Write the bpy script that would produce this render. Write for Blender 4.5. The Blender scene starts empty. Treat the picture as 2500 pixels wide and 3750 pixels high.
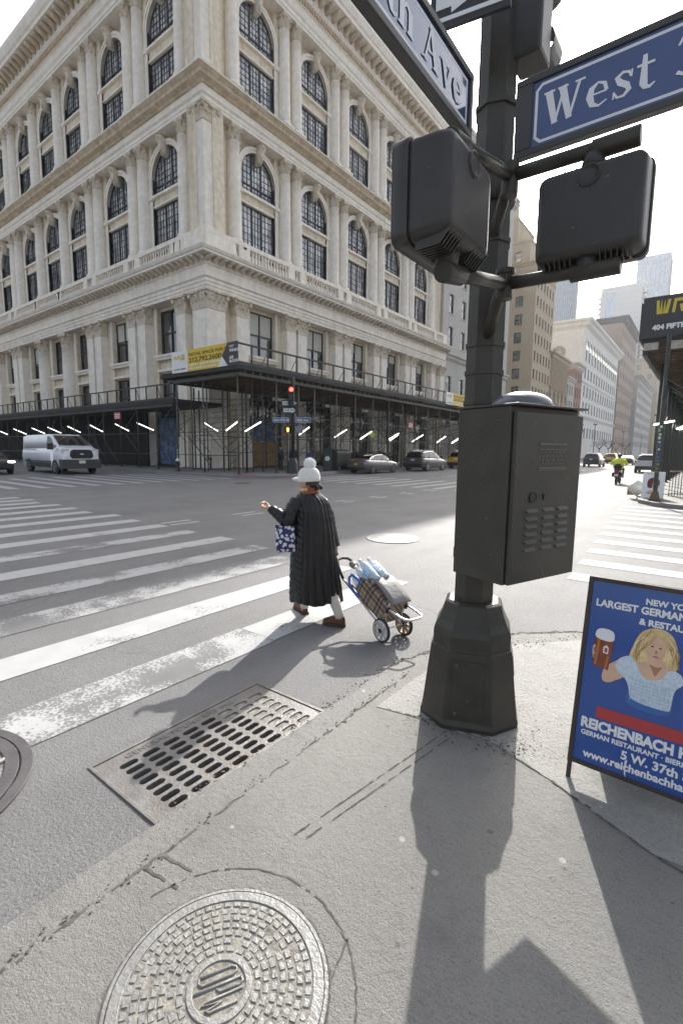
import bpy, bmesh, math, random
from mathutils import Matrix, Vector
random.seed(7)
scene = bpy.context.scene
COL = scene.collection
PI = math.pi
R = math.radians

# ------------------------------------------------------------------ materials
MATS = {}
def mat(name, col, rough=0.7, metal=0.0, noise=0.0, nscale=8.0, bump=0.0, bscale=60.0, spec=0.5, emit=None, estr=0.0,
        coat=0.0, stain=None, stain_amt=0.0, stain_scale=1.5, streak=False, trans=0.0, alpha=1.0, chips=None):
    if name in MATS: return MATS[name]
    m = bpy.data.materials.new(name); m.use_nodes = True
    nt = m.node_tree; b = nt.nodes['Principled BSDF']
    c4 = (col[0], col[1], col[2], 1)
    b.inputs['Base Color'].default_value = c4
    b.inputs['Roughness'].default_value = rough
    b.inputs['Metallic'].default_value = metal
    b.inputs['Specular IOR Level'].default_value = spec
    if coat: b.inputs['Coat Weight'].default_value = coat
    if trans: b.inputs['Transmission Weight'].default_value = trans
    if alpha < 1: b.inputs['Alpha'].default_value = alpha
    if emit:
        b.inputs['Emission Color'].default_value = (*emit, 1); b.inputs['Emission Strength'].default_value = estr
    tc = None
    def coords():
        nonlocal tc
        if tc is None: tc = nt.nodes.new('ShaderNodeTexCoord')
        return tc.outputs['Object']
    last = None
    if noise > 0:
        n = nt.nodes.new('ShaderNodeTexNoise'); n.inputs['Scale'].default_value = nscale; n.inputs['Detail'].default_value = 6
        nt.links.new(coords(), n.inputs['Vector'])
        r = nt.nodes.new('ShaderNodeMapRange'); r.inputs[1].default_value = .3; r.inputs[2].default_value = .7
        r.inputs[3].default_value = 1 - noise; r.inputs[4].default_value = 1 + noise
        nt.links.new(n.outputs['Fac'], r.inputs[0])
        mx = nt.nodes.new('ShaderNodeMix'); mx.data_type = 'RGBA'; mx.blend_type = 'MULTIPLY'; mx.inputs[0].default_value = 1
        mx.inputs[6].default_value = c4; nt.links.new(r.outputs[0], mx.inputs[7])
        last = mx.outputs[2]
    if stain:
        n = nt.nodes.new('ShaderNodeTexNoise'); n.inputs['Scale'].default_value = stain_scale; n.inputs['Detail'].default_value = 8
        n.inputs['Roughness'].default_value = .65
        if streak:
            mp = nt.nodes.new('ShaderNodeMapping'); mp.inputs['Scale'].default_value = (1, 1, .12)
            nt.links.new(coords(), mp.inputs['Vector']); nt.links.new(mp.outputs[0], n.inputs['Vector'])
        else: nt.links.new(coords(), n.inputs['Vector'])
        r = nt.nodes.new('ShaderNodeMapRange'); r.inputs[1].default_value = .45; r.inputs[2].default_value = .72
        r.inputs[3].default_value = 0; r.inputs[4].default_value = stain_amt
        nt.links.new(n.outputs['Fac'], r.inputs[0])
        mx = nt.nodes.new('ShaderNodeMix'); mx.data_type = 'RGBA'
        nt.links.new(r.outputs[0], mx.inputs[0])
        if last: nt.links.new(last, mx.inputs[6])
        else: mx.inputs[6].default_value = c4
        mx.inputs[7].default_value = (*stain, 1)
        last = mx.outputs[2]
    if chips:
        for sc_, th in ((6.5, .035), (17, .05)):
            v = nt.nodes.new('ShaderNodeTexVoronoi'); v.inputs['Scale'].default_value = sc_; n = nt.nodes.new('ShaderNodeTexNoise'); n.inputs['Scale'].default_value = 45
            ad = nt.nodes.new('ShaderNodeMix'); ad.data_type = 'RGBA'; ad.blend_type = 'ADD'; ad.inputs[0].default_value = .03
            nt.links.new(coords(), n.inputs['Vector']); nt.links.new(coords(), ad.inputs[6]); nt.links.new(n.outputs['Color'], ad.inputs[7]); nt.links.new(ad.outputs[2], v.inputs['Vector'])
            r = nt.nodes.new('ShaderNodeMapRange'); r.inputs[1].default_value = th; r.inputs[2].default_value = th + .012; r.inputs[3].default_value = .8; r.inputs[4].default_value = 0; nt.links.new(v.outputs['Distance'], r.inputs[0])
            mx = nt.nodes.new('ShaderNodeMix'); mx.data_type = 'RGBA'; nt.links.new(r.outputs[0], mx.inputs[0])
            if last: nt.links.new(last, mx.inputs[6])
            else: mx.inputs[6].default_value = c4
            mx.inputs[7].default_value = (*chips, 1); last = mx.outputs[2]
    if last: nt.links.new(last, b.inputs['Base Color'])
    if bump > 0:
        n = nt.nodes.new('ShaderNodeTexNoise'); n.inputs['Scale'].default_value = bscale; n.inputs['Detail'].default_value = 5
        nt.links.new(coords(), n.inputs['Vector'])
        bp = nt.nodes.new('ShaderNodeBump'); bp.inputs['Strength'].default_value = bump; bp.inputs['Distance'].default_value = .02
        nt.links.new(n.outputs['Fac'], bp.inputs['Height']); nt.links.new(bp.outputs[0], b.inputs['Normal'])
    MATS[name] = m
    return m

# ------------------------------------------------------------------ mesh builder
class MB:
    def __init__(s): s.v = []; s.f = []; s.mi = []; s.sm = []; s.m = 0; s.xf = None; s.smooth = False
    def vert(s, p):
        p = Vector(p)
        if s.xf is not None: p = s.xf @ p
        s.v.append(p); return len(s.v) - 1
    def verts(s, ps): return [s.vert(p) for p in ps]
    def face(s, ids, sm=None):
        s.f.append(tuple(ids)); s.mi.append(s.m); s.sm.append(s.smooth if sm is None else sm)
    def poly(s, ps, sm=False): s.face(s.verts(ps), sm)
    def box(s, a, b):
        x0, y0, z0 = a; x1, y1, z1 = b
        i = s.verts([(x0,y0,z0),(x1,y0,z0),(x1,y1,z0),(x0,y1,z0),(x0,y0,z1),(x1,y0,z1),(x1,y1,z1),(x0,y1,z1)])
        for q in ((0,3,2,1),(4,5,6,7),(0,1,5,4),(1,2,6,5),(2,3,7,6),(3,0,4,7)): s.face([i[k] for k in q], False)
    def cbox(s, c, d): s.box([c[k]-d[k]/2 for k in range(3)], [c[k]+d[k]/2 for k in range(3)])
    def prism(s, pts, d):           # pts: 3d polygon, d: extrusion vector
        d = Vector(d); n = len(pts)
        a = s.verts(pts); b = s.verts([Vector(p) + d for p in pts])
        s.face(a[::-1], False); s.face(b, False)
        for k in range(n): s.face([a[k], a[(k+1) % n], b[(k+1) % n], b[k]], False)
    def loft(s, rings, close=True, caps=True, sm=True):
        idx = [s.verts(r) for r in rings]; n = len(rings[0])
        for i in range(len(idx) - 1):
            for k in range(n if close else n - 1):
                s.face([idx[i][k], idx[i][(k+1) % n], idx[i+1][(k+1) % n], idx[i+1][k]], sm)
        if caps and close:
            s.face(idx[0][::-1], False); s.face(idx[-1], False)
        return idx
    def tube(s, pts, r, n=10, caps=True, sm=True):
        pts = [Vector(p) for p in pts]
        rr = r if isinstance(r, (list, tuple)) else [r] * len(pts)
        rings = []; up = None
        for i, p in enumerate(pts):
            if i == 0: t = pts[1] - p
            elif i == len(pts) - 1: t = p - pts[i-1]
            else: t = (pts[i+1] - p).normalized() + (p - pts[i-1]).normalized()
            t.normalize()
            if up is None:
                up = Vector((0,0,1)) if abs(t.z) < .9 else Vector((1,0,0))
            a = t.cross(up)
            if a.length < 1e-4: a = t.cross(Vector((0,1,0)))
            a.normalize(); b = a.cross(t).normalized(); up = b
            rings.append([p + (a*math.cos(2*PI*k/n) + b*math.sin(2*PI*k/n)) * rr[i] for k in range(n)])
        s.loft(rings, True, caps, sm)
    def lathe(s, prof, n=16, c=(0,0,0), sm=True, caps=True, rot=0.0):   # prof [(r,z)]
        rings = [[(c[0] + r*math.cos(2*PI*k/n + rot), c[1] + r*math.sin(2*PI*k/n + rot), c[2] + z) for k in range(n)] for r, z in prof]
        s.loft(rings, True, caps, sm)
    def grid(s, fn, nu, nv, sm=True, closeu=False):
        idx = [[s.vert(fn(i / (nu if closeu else nu-1), j / (nv-1))) for i in range(nu)] for j in range(nv)]
        for j in range(nv - 1):
            for i in range(nu if closeu else nu - 1):
                s.face([idx[j][i], idx[j][(i+1) % nu], idx[j+1][(i+1) % nu], idx[j+1][i]], sm)
        return idx
    def sphere(s, c, r, nu=16, nv=10):
        rx, ry, rz = r if isinstance(r, (tuple, list)) else (r, r, r)
        s.loft([[(c[0] + rx*math.sin(t)*math.cos(2*PI*k/nu), c[1] + ry*math.sin(t)*math.sin(2*PI*k/nu), c[2] + rz*math.cos(t)) for k in range(nu)]
                for t in [max(.02, min(PI - .02, PI*j/(nv-1))) for j in range(nv)]])
    def build(s, name, mats, parent=None, org=None, recalc=True, bevel=0.0, subd=0):
        me = bpy.data.meshes.new(name)
        o_ = Vector(org) if org is not None else Vector((0,0,0))
        me.from_pydata([tuple(p - o_) for p in s.v], [], s.f)
        if not isinstance(mats, (list, tuple)): mats = [mats]
        for m in mats: me.materials.append(m)
        me.polygons.foreach_set('material_index', s.mi)
        me.polygons.foreach_set('use_smooth', s.sm)
        if recalc:
            bm = bmesh.new(); bm.from_mesh(me); bmesh.ops.recalc_face_normals(bm, faces=bm.faces); bm.to_mesh(me); bm.free()
        me.update()
        o = bpy.data.objects.new(name, me); COL.objects.link(o)
        if parent is not None: o.parent = parent
        if bevel:
            b = o.modifiers.new('edge', 'BEVEL'); b.width = bevel; b.segments = 2; b.limit_method = 'ANGLE'
        if subd:
            b = o.modifiers.new('smooth', 'SUBSURF'); b.levels = subd; b.render_levels = subd
        return o

def tag(o, label=None, cat=None, group=None, kind=None):
    if label: o['label'] = label
    if cat: o['category'] = cat
    if group: o['group'] = group
    if kind: o['kind'] = kind
    return o
def thing(name, label, cat, loc=(0,0,0), rz=0.0, group=None):
    o = bpy.data.objects.new(name, None); COL.objects.link(o); o.empty_display_size = .1
    o.location = loc; o.rotation_euler = (0, 0, rz)
    return tag(o, label, cat, group)
def copy_tree(o, parent=None):
    c = o.copy(); COL.objects.link(c)
    if parent is not None: c.parent = parent
    for ch in list(o.children): copy_tree(ch, c)
    return c
def inst(src, name, parent, loc=(0,0,0), rot=(0,0,0), scale=None):   # another part that shares a mesh
    o = bpy.data.objects.new(name, src.data); COL.objects.link(o); o.parent = parent
    o.location = loc; o.rotation_euler = rot
    if scale: o.scale = scale
    return o
def struct(mb, name, m, **k): return tag(mb.build(name, m, **k), kind='structure')
def frame(o, x, y, z):       # matrix from an origin and three axes
    x, y, z, o = Vector(x), Vector(y), Vector(z), Vector(o)
    return Matrix(((x.x,y.x,z.x,o.x),(x.y,y.y,z.y,o.y),(x.z,y.z,z.z,o.z),(0,0,0,1)))
def text_mesh(mb, txt, size, xf, bold=0.0, shear=0.0, align='LEFT', space=1.0, depth=.002):
    c = bpy.data.curves.new('t', 'FONT'); c.body = txt; c.size = size; c.offset = bold; c.shear = shear
    c.align_x = align; c.space_character = space; c.fill_mode = 'FRONT' if depth == 0 else 'BOTH'; c.extrude = depth; c.resolution_u = 4
    o = bpy.data.objects.new('t', c); COL.objects.link(o)
    dg = bpy.context.evaluated_depsgraph_get(); me = bpy.data.meshes.new_from_object(o.evaluated_get(dg))
    base = len(mb.v)
    for v in me.vertices: mb.v.append(xf @ v.co)
    for p in me.polygons: mb.f.append(tuple(base + i for i in p.vertices)); mb.mi.append(mb.m); mb.sm.append(False)
    bpy.data.objects.remove(o); bpy.data.curves.remove(c); bpy.data.meshes.remove(me)
# bold serif lettering drawn as strokes: letter -> (advance, [ [(x,y,width)...] ...])
SER = {
 'W': (1.12, [[(.13,1,.2),(.33,0,.16)],[(.33,0,.07),(.55,.96,.07)],[(.5,1,.2),(.72,0,.16)],[(.72,0,.07),(.96,.98,.08)],[(.0,.97,.06),(.3,.97,.06)],[(.38,.97,.06),(.66,.97,.06)],[(.84,.97,.06),(1.1,.97,.06)]]),
 'e': (.62, [[(.1,.38,.05),(.52,.38,.05)],[(.52,.38,.09),(.46,.6,.1),(.3,.68,.06),(.14,.56,.16),(.1,.34,.19),(.17,.1,.15),(.34,.02,.07),(.53,.12,.04)]]),
 's': (.54, [[(.45,.5,.05),(.4,.64,.07),(.25,.68,.08),(.12,.58,.13),(.2,.42,.16),(.36,.3,.16),(.42,.16,.13),(.3,.03,.08),(.14,.04,.07),(.06,.2,.05)],[(.47,.68,.04),(.46,.48,.04)],[(.05,.02,.04),(.06,.22,.04)]]),
 't': (.46, [[(.19,.92,.1),(.19,.16,.19),(.24,.05,.14),(.34,.02,.09),(.45,.1,.04)],[(.02,.66,.07),(.42,.66,.07)]]),
 '3': (.64, [[(.08,.78,.05),(.16,.94,.08),(.3,.97,.09),(.46,.86,.16),(.42,.66,.12),(.24,.54,.06)],[(.24,.54,.06),(.44,.46,.13),(.52,.26,.18),(.42,.06,.12),(.24,0,.08),(.08,.1,.1)]]),
 '7': (.64, [[(.06,.93,.13),(.58,.93,.13)],[(.56,.9,.09),(.34,.4,.14),(.28,0,.2)],[(.07,.97,.05),(.05,.74,.05)]]),
 'h': (.7, [[(.16,1,.18),(.16,0,.18)],[(.2,.5,.08),(.36,.66,.1),(.52,.54,.17),(.53,0,.18)],[(.02,.03,.06),(.3,.03,.06)],[(.4,.03,.06),(.68,.03,.06)],[(.02,.97,.06),(.2,.97,.06)]]),
 'S': (.68, [[(.54,.7,.05),(.48,.92,.08),(.3,.98,.08),(.12,.84,.15),(.2,.62,.19),(.44,.42,.2),(.54,.22,.16),(.38,.03,.09),(.2,.02,.08),(.06,.28,.05)],[(.57,.98,.05),(.56,.68,.05)],[(.04,.02,.05),(.05,.32,.05)]]),
 'A': (.9, [[(.42,1,.06),(.14,.03,.07)],[(.4,1,.16),(.7,.03,.19)],[(.24,.34,.06),(.58,.34,.06)],[(.0,.03,.06),(.28,.03,.06)],[(.54,.03,.06),(.86,.03,.06)]]),
 'v': (.66, [[(.14,.66,.17),(.33,0,.13)],[(.33,0,.07),(.52,.64,.07)],[(.0,.65,.06),(.28,.65,.06)],[(.4,.65,.06),(.64,.65,.06)]]),
 'F': (.72, [[(.2,.97,.19),(.2,.03,.19)],[(.04,.03,.06),(.38,.03,.06)],[(.04,.96,.07),(.62,.96,.07)],[(.24,.52,.06),(.46,.52,.06)],[(.62,.97,.05),(.64,.72,.05)],[(.46,.64,.05),(.46,.4,.05)]]),
 'i': (.36, [[(.18,.66,.18),(.18,.03,.18)],[(.04,.03,.06),(.34,.03,.06)],[(.04,.64,.06),(.2,.64,.06)],[(.1,.88,.17),(.26,.88,.17)]]),
 'f': (.44, [[(.42,.9,.08),(.3,.96,.1),(.19,.84,.16),(.19,.03,.18)],[(.03,.66,.06),(.38,.66,.06)],[(.04,.03,.06),(.38,.03,.06)]]),
 ' ': (.34, []),
}
def serif(mb, txt, size, xf, sp=.0):
    x = 0; lift = .0005
    for ch in txt:
        adv, strokes = SER[ch]
        for st in strokes:
            P = [Vector((p[0]*size + x, p[1]*size, 0)) for p in st]; L = []; Rr = []
            for i, p in enumerate(P):
                a = P[max(0, i-1)]; b = P[min(len(P)-1, i+1)]; t = (b - a).normalized(); n = Vector((-t.y, t.x, 0)) * st[i][2]*size/2
                L.append(p + n + Vector((0,0,lift))); Rr.append(p - n + Vector((0,0,lift)))
            for i in range(len(P) - 1): mb.poly([xf @ Rr[i], xf @ Rr[i+1], xf @ L[i+1], xf @ L[i]])
            lift += .00012
        x += (adv + sp) * size
    return x

# ------------------------------------------------------------------ camera, light, sky
CAMH = 1.7
cam = bpy.data.cameras.new('camera'); camo = bpy.data.objects.new('camera', cam); COL.objects.link(camo); scene.camera = camo
yaw, pitch, roll = R(37.135), R(7.312), R(.578)
fw = Vector((-math.sin(yaw)*math.cos(pitch), math.cos(yaw)*math.cos(pitch), -math.sin(pitch)))
r0 = Vector((math.cos(yaw), math.sin(yaw), 0)); u0 = r0.cross(fw)
rr_ = r0*math.cos(roll) + u0*math.sin(roll); uu_ = -r0*math.sin(roll) + u0*math.cos(roll)
camo.matrix_world = frame((0,0,CAMH), rr_, uu_, -fw)
cam.sensor_fit = 'VERTICAL'; cam.sensor_height = 36; cam.lens = 36*1751.1/3750; cam.clip_end = 5000; cam.clip_start = .05

SUN_AZ, SUN_EL = 20.3, 32.8            # degrees east of south
w = bpy.data.worlds.new('World'); scene.world = w; w.use_nodes = True
nt = w.node_tree; bg = nt.nodes['Background']
sky = nt.nodes.new('ShaderNodeTexSky'); sky.sky_type = 'NISHITA'; sky.sun_disc = False
sky.sun_elevation = R(SUN_EL)
sd = Vector((-math.sin(R(SUN_AZ))*math.cos(R(SUN_EL)), math.cos(R(SUN_AZ))*math.cos(R(SUN_EL)), math.sin(R(SUN_EL))))
sky.sun_rotation = math.atan2(sd.x, sd.y)
sky.air_density = 1.0; sky.dust_density = 5.0; sky.ozone_density = 1.0; sky.altitude = 0
hs = nt.nodes.new('ShaderNodeHueSaturation'); hs.inputs['Saturation'].default_value = .5; nt.links.new(sky.outputs[0], hs.inputs['Color']); nt.links.new(hs.outputs[0], bg.inputs['Color']); bg.inputs['Strength'].default_value = .14
sl = bpy.data.lights.new('sun', 'SUN'); so = bpy.data.objects.new('sun', sl); COL.objects.link(so)
sl.energy = 3.7; sl.angle = R(.53); sl.color = (1, .965, .91)
so.rotation_euler = sd.to_track_quat('Z', 'Y').to_euler(); so.location = (0, 0, 60)
scene.view_settings.view_transform = 'Standard'; scene.view_settings.look = 'None'; scene.view_settings.exposure = 1.05
scene.view_settings.gamma = 1
scene.cycles.max_bounces = 6; scene.cycles.diffuse_bounces = 4; scene.cycles.glossy_bounces = 3
scene.cycles.transparent_max_bounces = 8
scene.cycles.use_denoising = True
# ------------------------------------------------------------------ ground, roads, pavements
def ground_mat(name, base, dark, speck, scale, kind):
    m = bpy.data.materials.new(name); m.use_nodes = True; nt = m.node_tree; b = nt.nodes['Principled BSDF']
    tc = nt.nodes.new('ShaderNodeTexCoord').outputs['Object']
    def noise(s, d=5, r=.6, vec=None):
        n = nt.nodes.new('ShaderNodeTexNoise'); n.inputs['Scale'].default_value = s; n.inputs['Detail'].default_value = d; n.inputs['Roughness'].default_value = r
        nt.links.new(vec or tc, n.inputs['Vector']); return n.outputs['Fac']
    def rng(f, a, bb, c, d):
        r = nt.nodes.new('ShaderNodeMapRange'); r.inputs[1].default_value = a; r.inputs[2].default_value = bb; r.inputs[3].default_value = c; r.inputs[4].default_value = d
        nt.links.new(f, r.inputs[0]); return r.outputs[0]
    def mix(f, a, bb, mode='MIX'):
        x = nt.nodes.new('ShaderNodeMix'); x.data_type = 'RGBA'; x.blend_type = mode
        if isinstance(f, float): x.inputs[0].default_value = f
        else: nt.links.new(f, x.inputs[0])
        for i, q in ((6, a), (7, bb)):
            if isinstance(q, tuple): x.inputs[i].default_value = (*q, 1)
            else: nt.links.new(q, x.inputs[i])
        return x.outputs[2]
    c = mix(rng(noise(.7, 7, .65), .35, .65, 0, 1), base, dark)
    c = mix(rng(noise(scale, 3, .7), .5, .68, 0, .6), c, speck)
    c = mix(rng(noise(scale*.45, 3, .7), .52, .7, 0, .65), c, tuple(x*.42 for x in base))
    h = noise(scale*.7, 4, .7)
    if kind == 'concrete':
        mp = nt.nodes.new('ShaderNodeMapping'); mp.inputs['Rotation'].default_value = (0, 0, R(-28)); mp.inputs['Scale'].default_value = (7, 70, 1)
        nt.links.new(tc, mp.inputs['Vector'])
        st = noise(2.2, 4, .6, mp.outputs[0])
        c = mix(rng(st, .57, .72, 0, .6), c, tuple(x*.42 for x in base)); c = mix(rng(st, .2, .42, .35, 0), c, tuple(min(1, x*1.35) for x in base))
        # discarded gum, flattened pale and dark spots
        v = nt.nodes.new('ShaderNodeTexVoronoi'); v.inputs['Scale'].default_value = 4.6; nt.links.new(tc, v.inputs['Vector'])
        c = mix(rng(v.outputs['Distance'], .06, .075, .6, 0), c, (.5,.49,.47))
        v = nt.nodes.new('ShaderNodeTexVoronoi'); v.inputs['Scale'].default_value = 4.3; mp2 = nt.nodes.new('ShaderNodeMapping'); mp2.inputs['Location'].default_value = (3.3, 1.7, 0)
        nt.links.new(tc, mp2.inputs['Vector']); nt.links.new(mp2.outputs[0], v.inputs['Vector'])
        c = mix(rng(v.outputs['Distance'], .05, .07, .5, 0), c, (.08,.08,.08))
        c = mix(rng(noise(2.6, 8, .7), .52, .72, 0, .5), c, tuple(x*.5 for x in base)); c = mix(rng(noise(9, 8, .75), .55, .75, 0, .5), c, tuple(x*.55 for x in base))
    else:
        # tar-filled cracks
        v = nt.nodes.new('ShaderNodeTexVoronoi'); v.feature = 'DISTANCE_TO_EDGE'; v.inputs['Scale'].default_value = .33
        nz = nt.nodes.new('ShaderNodeTexNoise'); nz.inputs['Scale'].default_value = 1.6; nz.inputs['Detail'].default_value = 6
        nt.links.new(tc, nz.inputs['Vector'])
        ad = nt.nodes.new('ShaderNodeMix'); ad.data_type = 'RGBA'; ad.blend_type = 'ADD'; ad.inputs[0].default_value = .5
        nt.links.new(tc, ad.inputs[6]); nt.links.new(nz.outputs['Color'], ad.inputs[7]); nt.links.new(ad.outputs[2], v.inputs['Vector'])
        ck = nt.nodes.new('ShaderNodeMath'); ck.operation = 'MULTIPLY'; nt.links.new(rng(v.outputs['Distance'], .001, .005, .55, 0), ck.inputs[0]); nt.links.new(rng(noise(.55, 3), .48, .62, 0, 1), ck.inputs[1])
        c = mix(ck.outputs[0], c, tuple(x*.35 for x in base))
        c = mix(rng(noise(.35, 6, .7), .55, .7, 0, .4), c, tuple(x*.72 for x in base))
        c = mix(rng(noise(3.2, 8, .75), .64, .74, 0, .5), c, tuple(x*.5 for x in base))
        mp = nt.nodes.new('ShaderNodeMapping'); mp.inputs['Scale'].default_value = (1.1, .1, 1); nt.links.new(tc, mp.inputs['Vector'])
        c = mix(rng(noise(.8, 4, .6, mp.outputs[0]), .5, .75, 0, .35), c, tuple(x*1.35 for x in base))
    nt.links.new(c, b.inputs['Base Color']); b.inputs['Roughness'].default_value = .70 if kind == 'asphalt' else .69; b.inputs['Specular IOR Level'].default_value = .42
    bp = nt.nodes.new('ShaderNodeBump'); bp.inputs['Strength'].default_value = .9; bp.inputs['Distance'].default_value = .007
    hm = nt.nodes.new('ShaderNodeMath'); hm.operation = 'MULTIPLY_ADD'; nt.links.new(noise(34 if kind == 'concrete' else 55, 6, .7), hm.inputs[0]); hm.inputs[1].default_value = 1.6; nt.links.new(h, hm.inputs[2]); h = hm.outputs[0]
    nt.links.new(h, bp.inputs['Height']); nt.links.new(bp.outputs[0], b.inputs['Normal'])
    return m
M_asph = ground_mat('asphalt', (.19,.187,.185), (.145,.143,.142), (.32,.315,.305), 130, 'asphalt')
M_conc = ground_mat('pavement_concrete', (.255,.247,.23), (.20,.193,.178), (.35,.34,.318), 210, 'concrete')
M_conc2 = ground_mat('ramp_concrete', (.36,.353,.333), (.28,.273,.256), (.46,.45,.425), 170, 'concrete')
M_kerb = ground_mat('kerb_concrete', (.245,.238,.224), (.20,.193,.181), (.34,.33,.31), 200, 'concrete')
M_conc3 = ground_mat('far_pavement', (.27,.265,.26), (.22,.215,.21), (.34,.33,.32), 40, 'concrete')
M_joint = mat('joint_dirt', (.10,.093,.082), .95, noise=.5, nscale=30)

def zr(x): return -.006*(x + 1.7) - .02 if x < 40 else -.006*41.7 - .02
g = MB()
xs = [-700, -120, -60, -30, -19, -12, -6, -3, -2.52, -1.873, -1.7, 0, 3, 10, 40, 700]; ys = [-300, -20, 0, 1.08, 2.31, 6, 20, 60, 150, 400, 2500]
zx = lambda x: zr(x) if x > -60 else zr(-60)
gi = [[g.vert((x, y, zx(x))) for x in xs] for y in ys]
for j in range(len(ys)-1):
    for i in range(len(xs)-1):
        if xs[i] == -2.52 and ys[j] == 1.08: continue
        g.face([gi[j][i], gi[j][i+1], gi[j+1][i+1], gi[j+1][i]], False)
struct(g, 'road', M_asph, recalc=False)

def arc(cx, cy, r, a0, a1, n=10): return [(cx + r*math.cos(R(a0 + (a1-a0)*k/n)), cy + r*math.sin(R(a0 + (a1-a0)*k/n))) for k in range(n+1)]
def slab(name, poly, ztop, m, zb=-.3, kerb=.18, mk=None):
    """raised pavement with a kerb stone round its edge"""
    p = MB(); zt = ztop if callable(ztop) else (lambda x, y: ztop)
    top = p.verts([(x, y, zt(x, y)) for x, y in poly]); p.face(top, False)
    bot = p.verts([(x, y, zb) for x, y in poly])
    for k in range(len(poly)): p.face([top[k], top[(k+1) % len(poly)], bot[(k+1) % len(poly)], bot[k]], False)
    return struct(p, name, m)
# near (north-west) corner where the photographer stands
near = [(-1.7,-8),(-1.7,3.2)] + [(-1.66,3.42),(-1.5,3.85),(-1.22,4.3),(-.82,4.72),(-.3,4.98),(.4,5.1)] + [(14,5.1),(14,-8)]
slab('near_pavement', near, 0.0, M_conc)
# ramp slab around the pole, paler: sheen and dust put into its colour
ramp = [(-1.62,2.55),(-1.6,3.4),(-1.44,3.82),(-1.17,4.25),(-.79,4.65),(-.3,4.9),(.4,5.02),(3,5.02),(3,2.42),(-.05,2.28),(-.5,2.5),(-.86,2.62),(-1.2,2.62)]
p = MB(); p.prism([(x, y, -.05) for x, y in ramp], (0,0,.054)); struct(p, 'ramp_pavement', M_conc2)
kb = MB()
kpts = near[:8]
def offs(pts, d):
    out = []
    for i, (x, y) in enumerate(pts):
        a = pts[max(0,i-1)]; b = pts[min(len(pts)-1,i+1)]; tx, ty = b[0]-a[0], b[1]-a[1]; l = math.hypot(tx, ty)
        out.append((x - ty/l*d, y + tx/l*d))
    return out
ko = offs(kpts, .17)
for i in range(len(kpts)-1):
    a, b, c, d = kpts[i], kpts[i+1], ko[i+1], ko[i]
    kb.prism([(a[0]-.012 if i < 1 else a[0], a[1], -.25), (b[0]-.006, b[1], -.25), (c[0], c[1], -.25), (d[0], d[1], -.25)], (0,0,.243))
struct(kb, 'near_kerb', M_kerb)
# joints: dirt-filled grooves
def strip(mb, pts, w, z, jit=.004):
    rnd = random.Random(3)
    P = []
    for i in range(len(pts)-1):
        n = max(2, int(math.hypot(pts[i+1][0]-pts[i][0], pts[i+1][1]-pts[i][1])/.03))
        for k in range(n):
            t = k/n; P.append((pts[i][0]*(1-t)+pts[i+1][0]*t + rnd.uniform(-jit,jit), pts[i][1]*(1-t)+pts[i+1][1]*t + rnd.uniform(-jit,jit)))
    P.append(pts[-1]); L = offs(P, w/2)
    for i in range(len(P)-1):
        wa = rnd.uniform(.35,1.3); a, b = P[i], P[i+1]; la, lb = ((a[0] + (L[i][0]-a[0])*wa, a[1] + (L[i][1]-a[1])*wa), (b[0] + (L[i+1][0]-b[0])*wa, b[1] + (L[i+1][1]-b[1])*wa))
        if rnd.random() < .12: continue
        mb.poly([(2*a[0]-la[0], 2*a[1]-la[1], z), (2*b[0]-lb[0], 2*b[1]-lb[1], z), (lb[0], lb[1], z), (la[0], la[1], z)])
j = MB()
strip(j, [(-1.69,-3),(-1.69,1),(-1.695,3.1)], .013, .0015, .007)
strip(j, [(-1.32,1.42),(-1.13,2.58)], .008, .0025, .002); strip(j, [(-1.27,1.41),(-1.08,2.55)], .008, .0025, .002)
strip(j, [(-1.69,.92),(-1.5,.95)], .014, .002); strip(j, [(-1.69,1.0),(-1.52,1.03)], .012, .002)
strip(j, [(-1.55,2.57),(-1.2,2.63),(-.86,2.63),(-.5,2.5),(-.05,2.28),(2,1.75)], .010, .0052, .003)
strip(j, [(-.33,-1),(-.62,.2),(-.86,1.2)], .006, .002, .003)
strip(j, [(x+.02*math.sin(k*1.7), y) for k, (x, y) in enumerate(offs(near[1:9], .175))], .035, -.004, .02)
struct(j, 'pavement_joints', M_joint, recalc=False)

# south-east pavement round the stone building, south-west corner, north-east corner
ZSE = lambda x, y: .26 + .008*max(0, -19 - x) if x > -33 else .37
se = [(-21.0,400),(-21.0,27.2),(-20.4,26.2),(-19.6,25.0),(-19.4,23.2)] + arc(-22.6, 21.0, 3.4, 20, -62, 8) + [(-22.9,17.6),(-120,17.0),(-120,24),(-31,24),(-31,400)]
p = MB(); b = 30
cx = -31
top = [(x, y, ZSE(x, y)) for x, y in se]
p.prism([(x, y, -.3) for x, y in se], (0,0,.56)); struct(p, 'far_pavement', M_conc3)
rp = MB(); rp.poly([(-21.4,17.95,.266),(-20.2,18.6,.266),(-20.75,19.3,.266),(-21.9,18.7,.266)]); rp.poly([(-19.7,20.9,.266),(-19.55,22.4,.266),(-20.3,22.4,.266),(-20.45,21.0,.266)])
M_red = mat('red_tactile', (.42,.1,.09), .8, noise=.3, nscale=20); struct(rp, 'tactile_paving', M_red, recalc=False)
sw = [(14,18.5),(.2,18.2)] + [(-.6,18.3),(-1.3,18.7),(-1.8,19.6),(-2.0,21)] + [(-2.1,24),(-2.3,400),(14,400)]
p = MB(); p.prism([(x, y, -.3) for x, y in sw], (0,0,.41)); struct(p, 'west_pavement', M_conc)
ne = [(-19.4,-60),(-19.4,1.0)] + arc(-22.2, 1.6, 2.8, 10, 80, 6) + [(-24,4.6),(-120,4.9),(-120,-60)]
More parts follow.
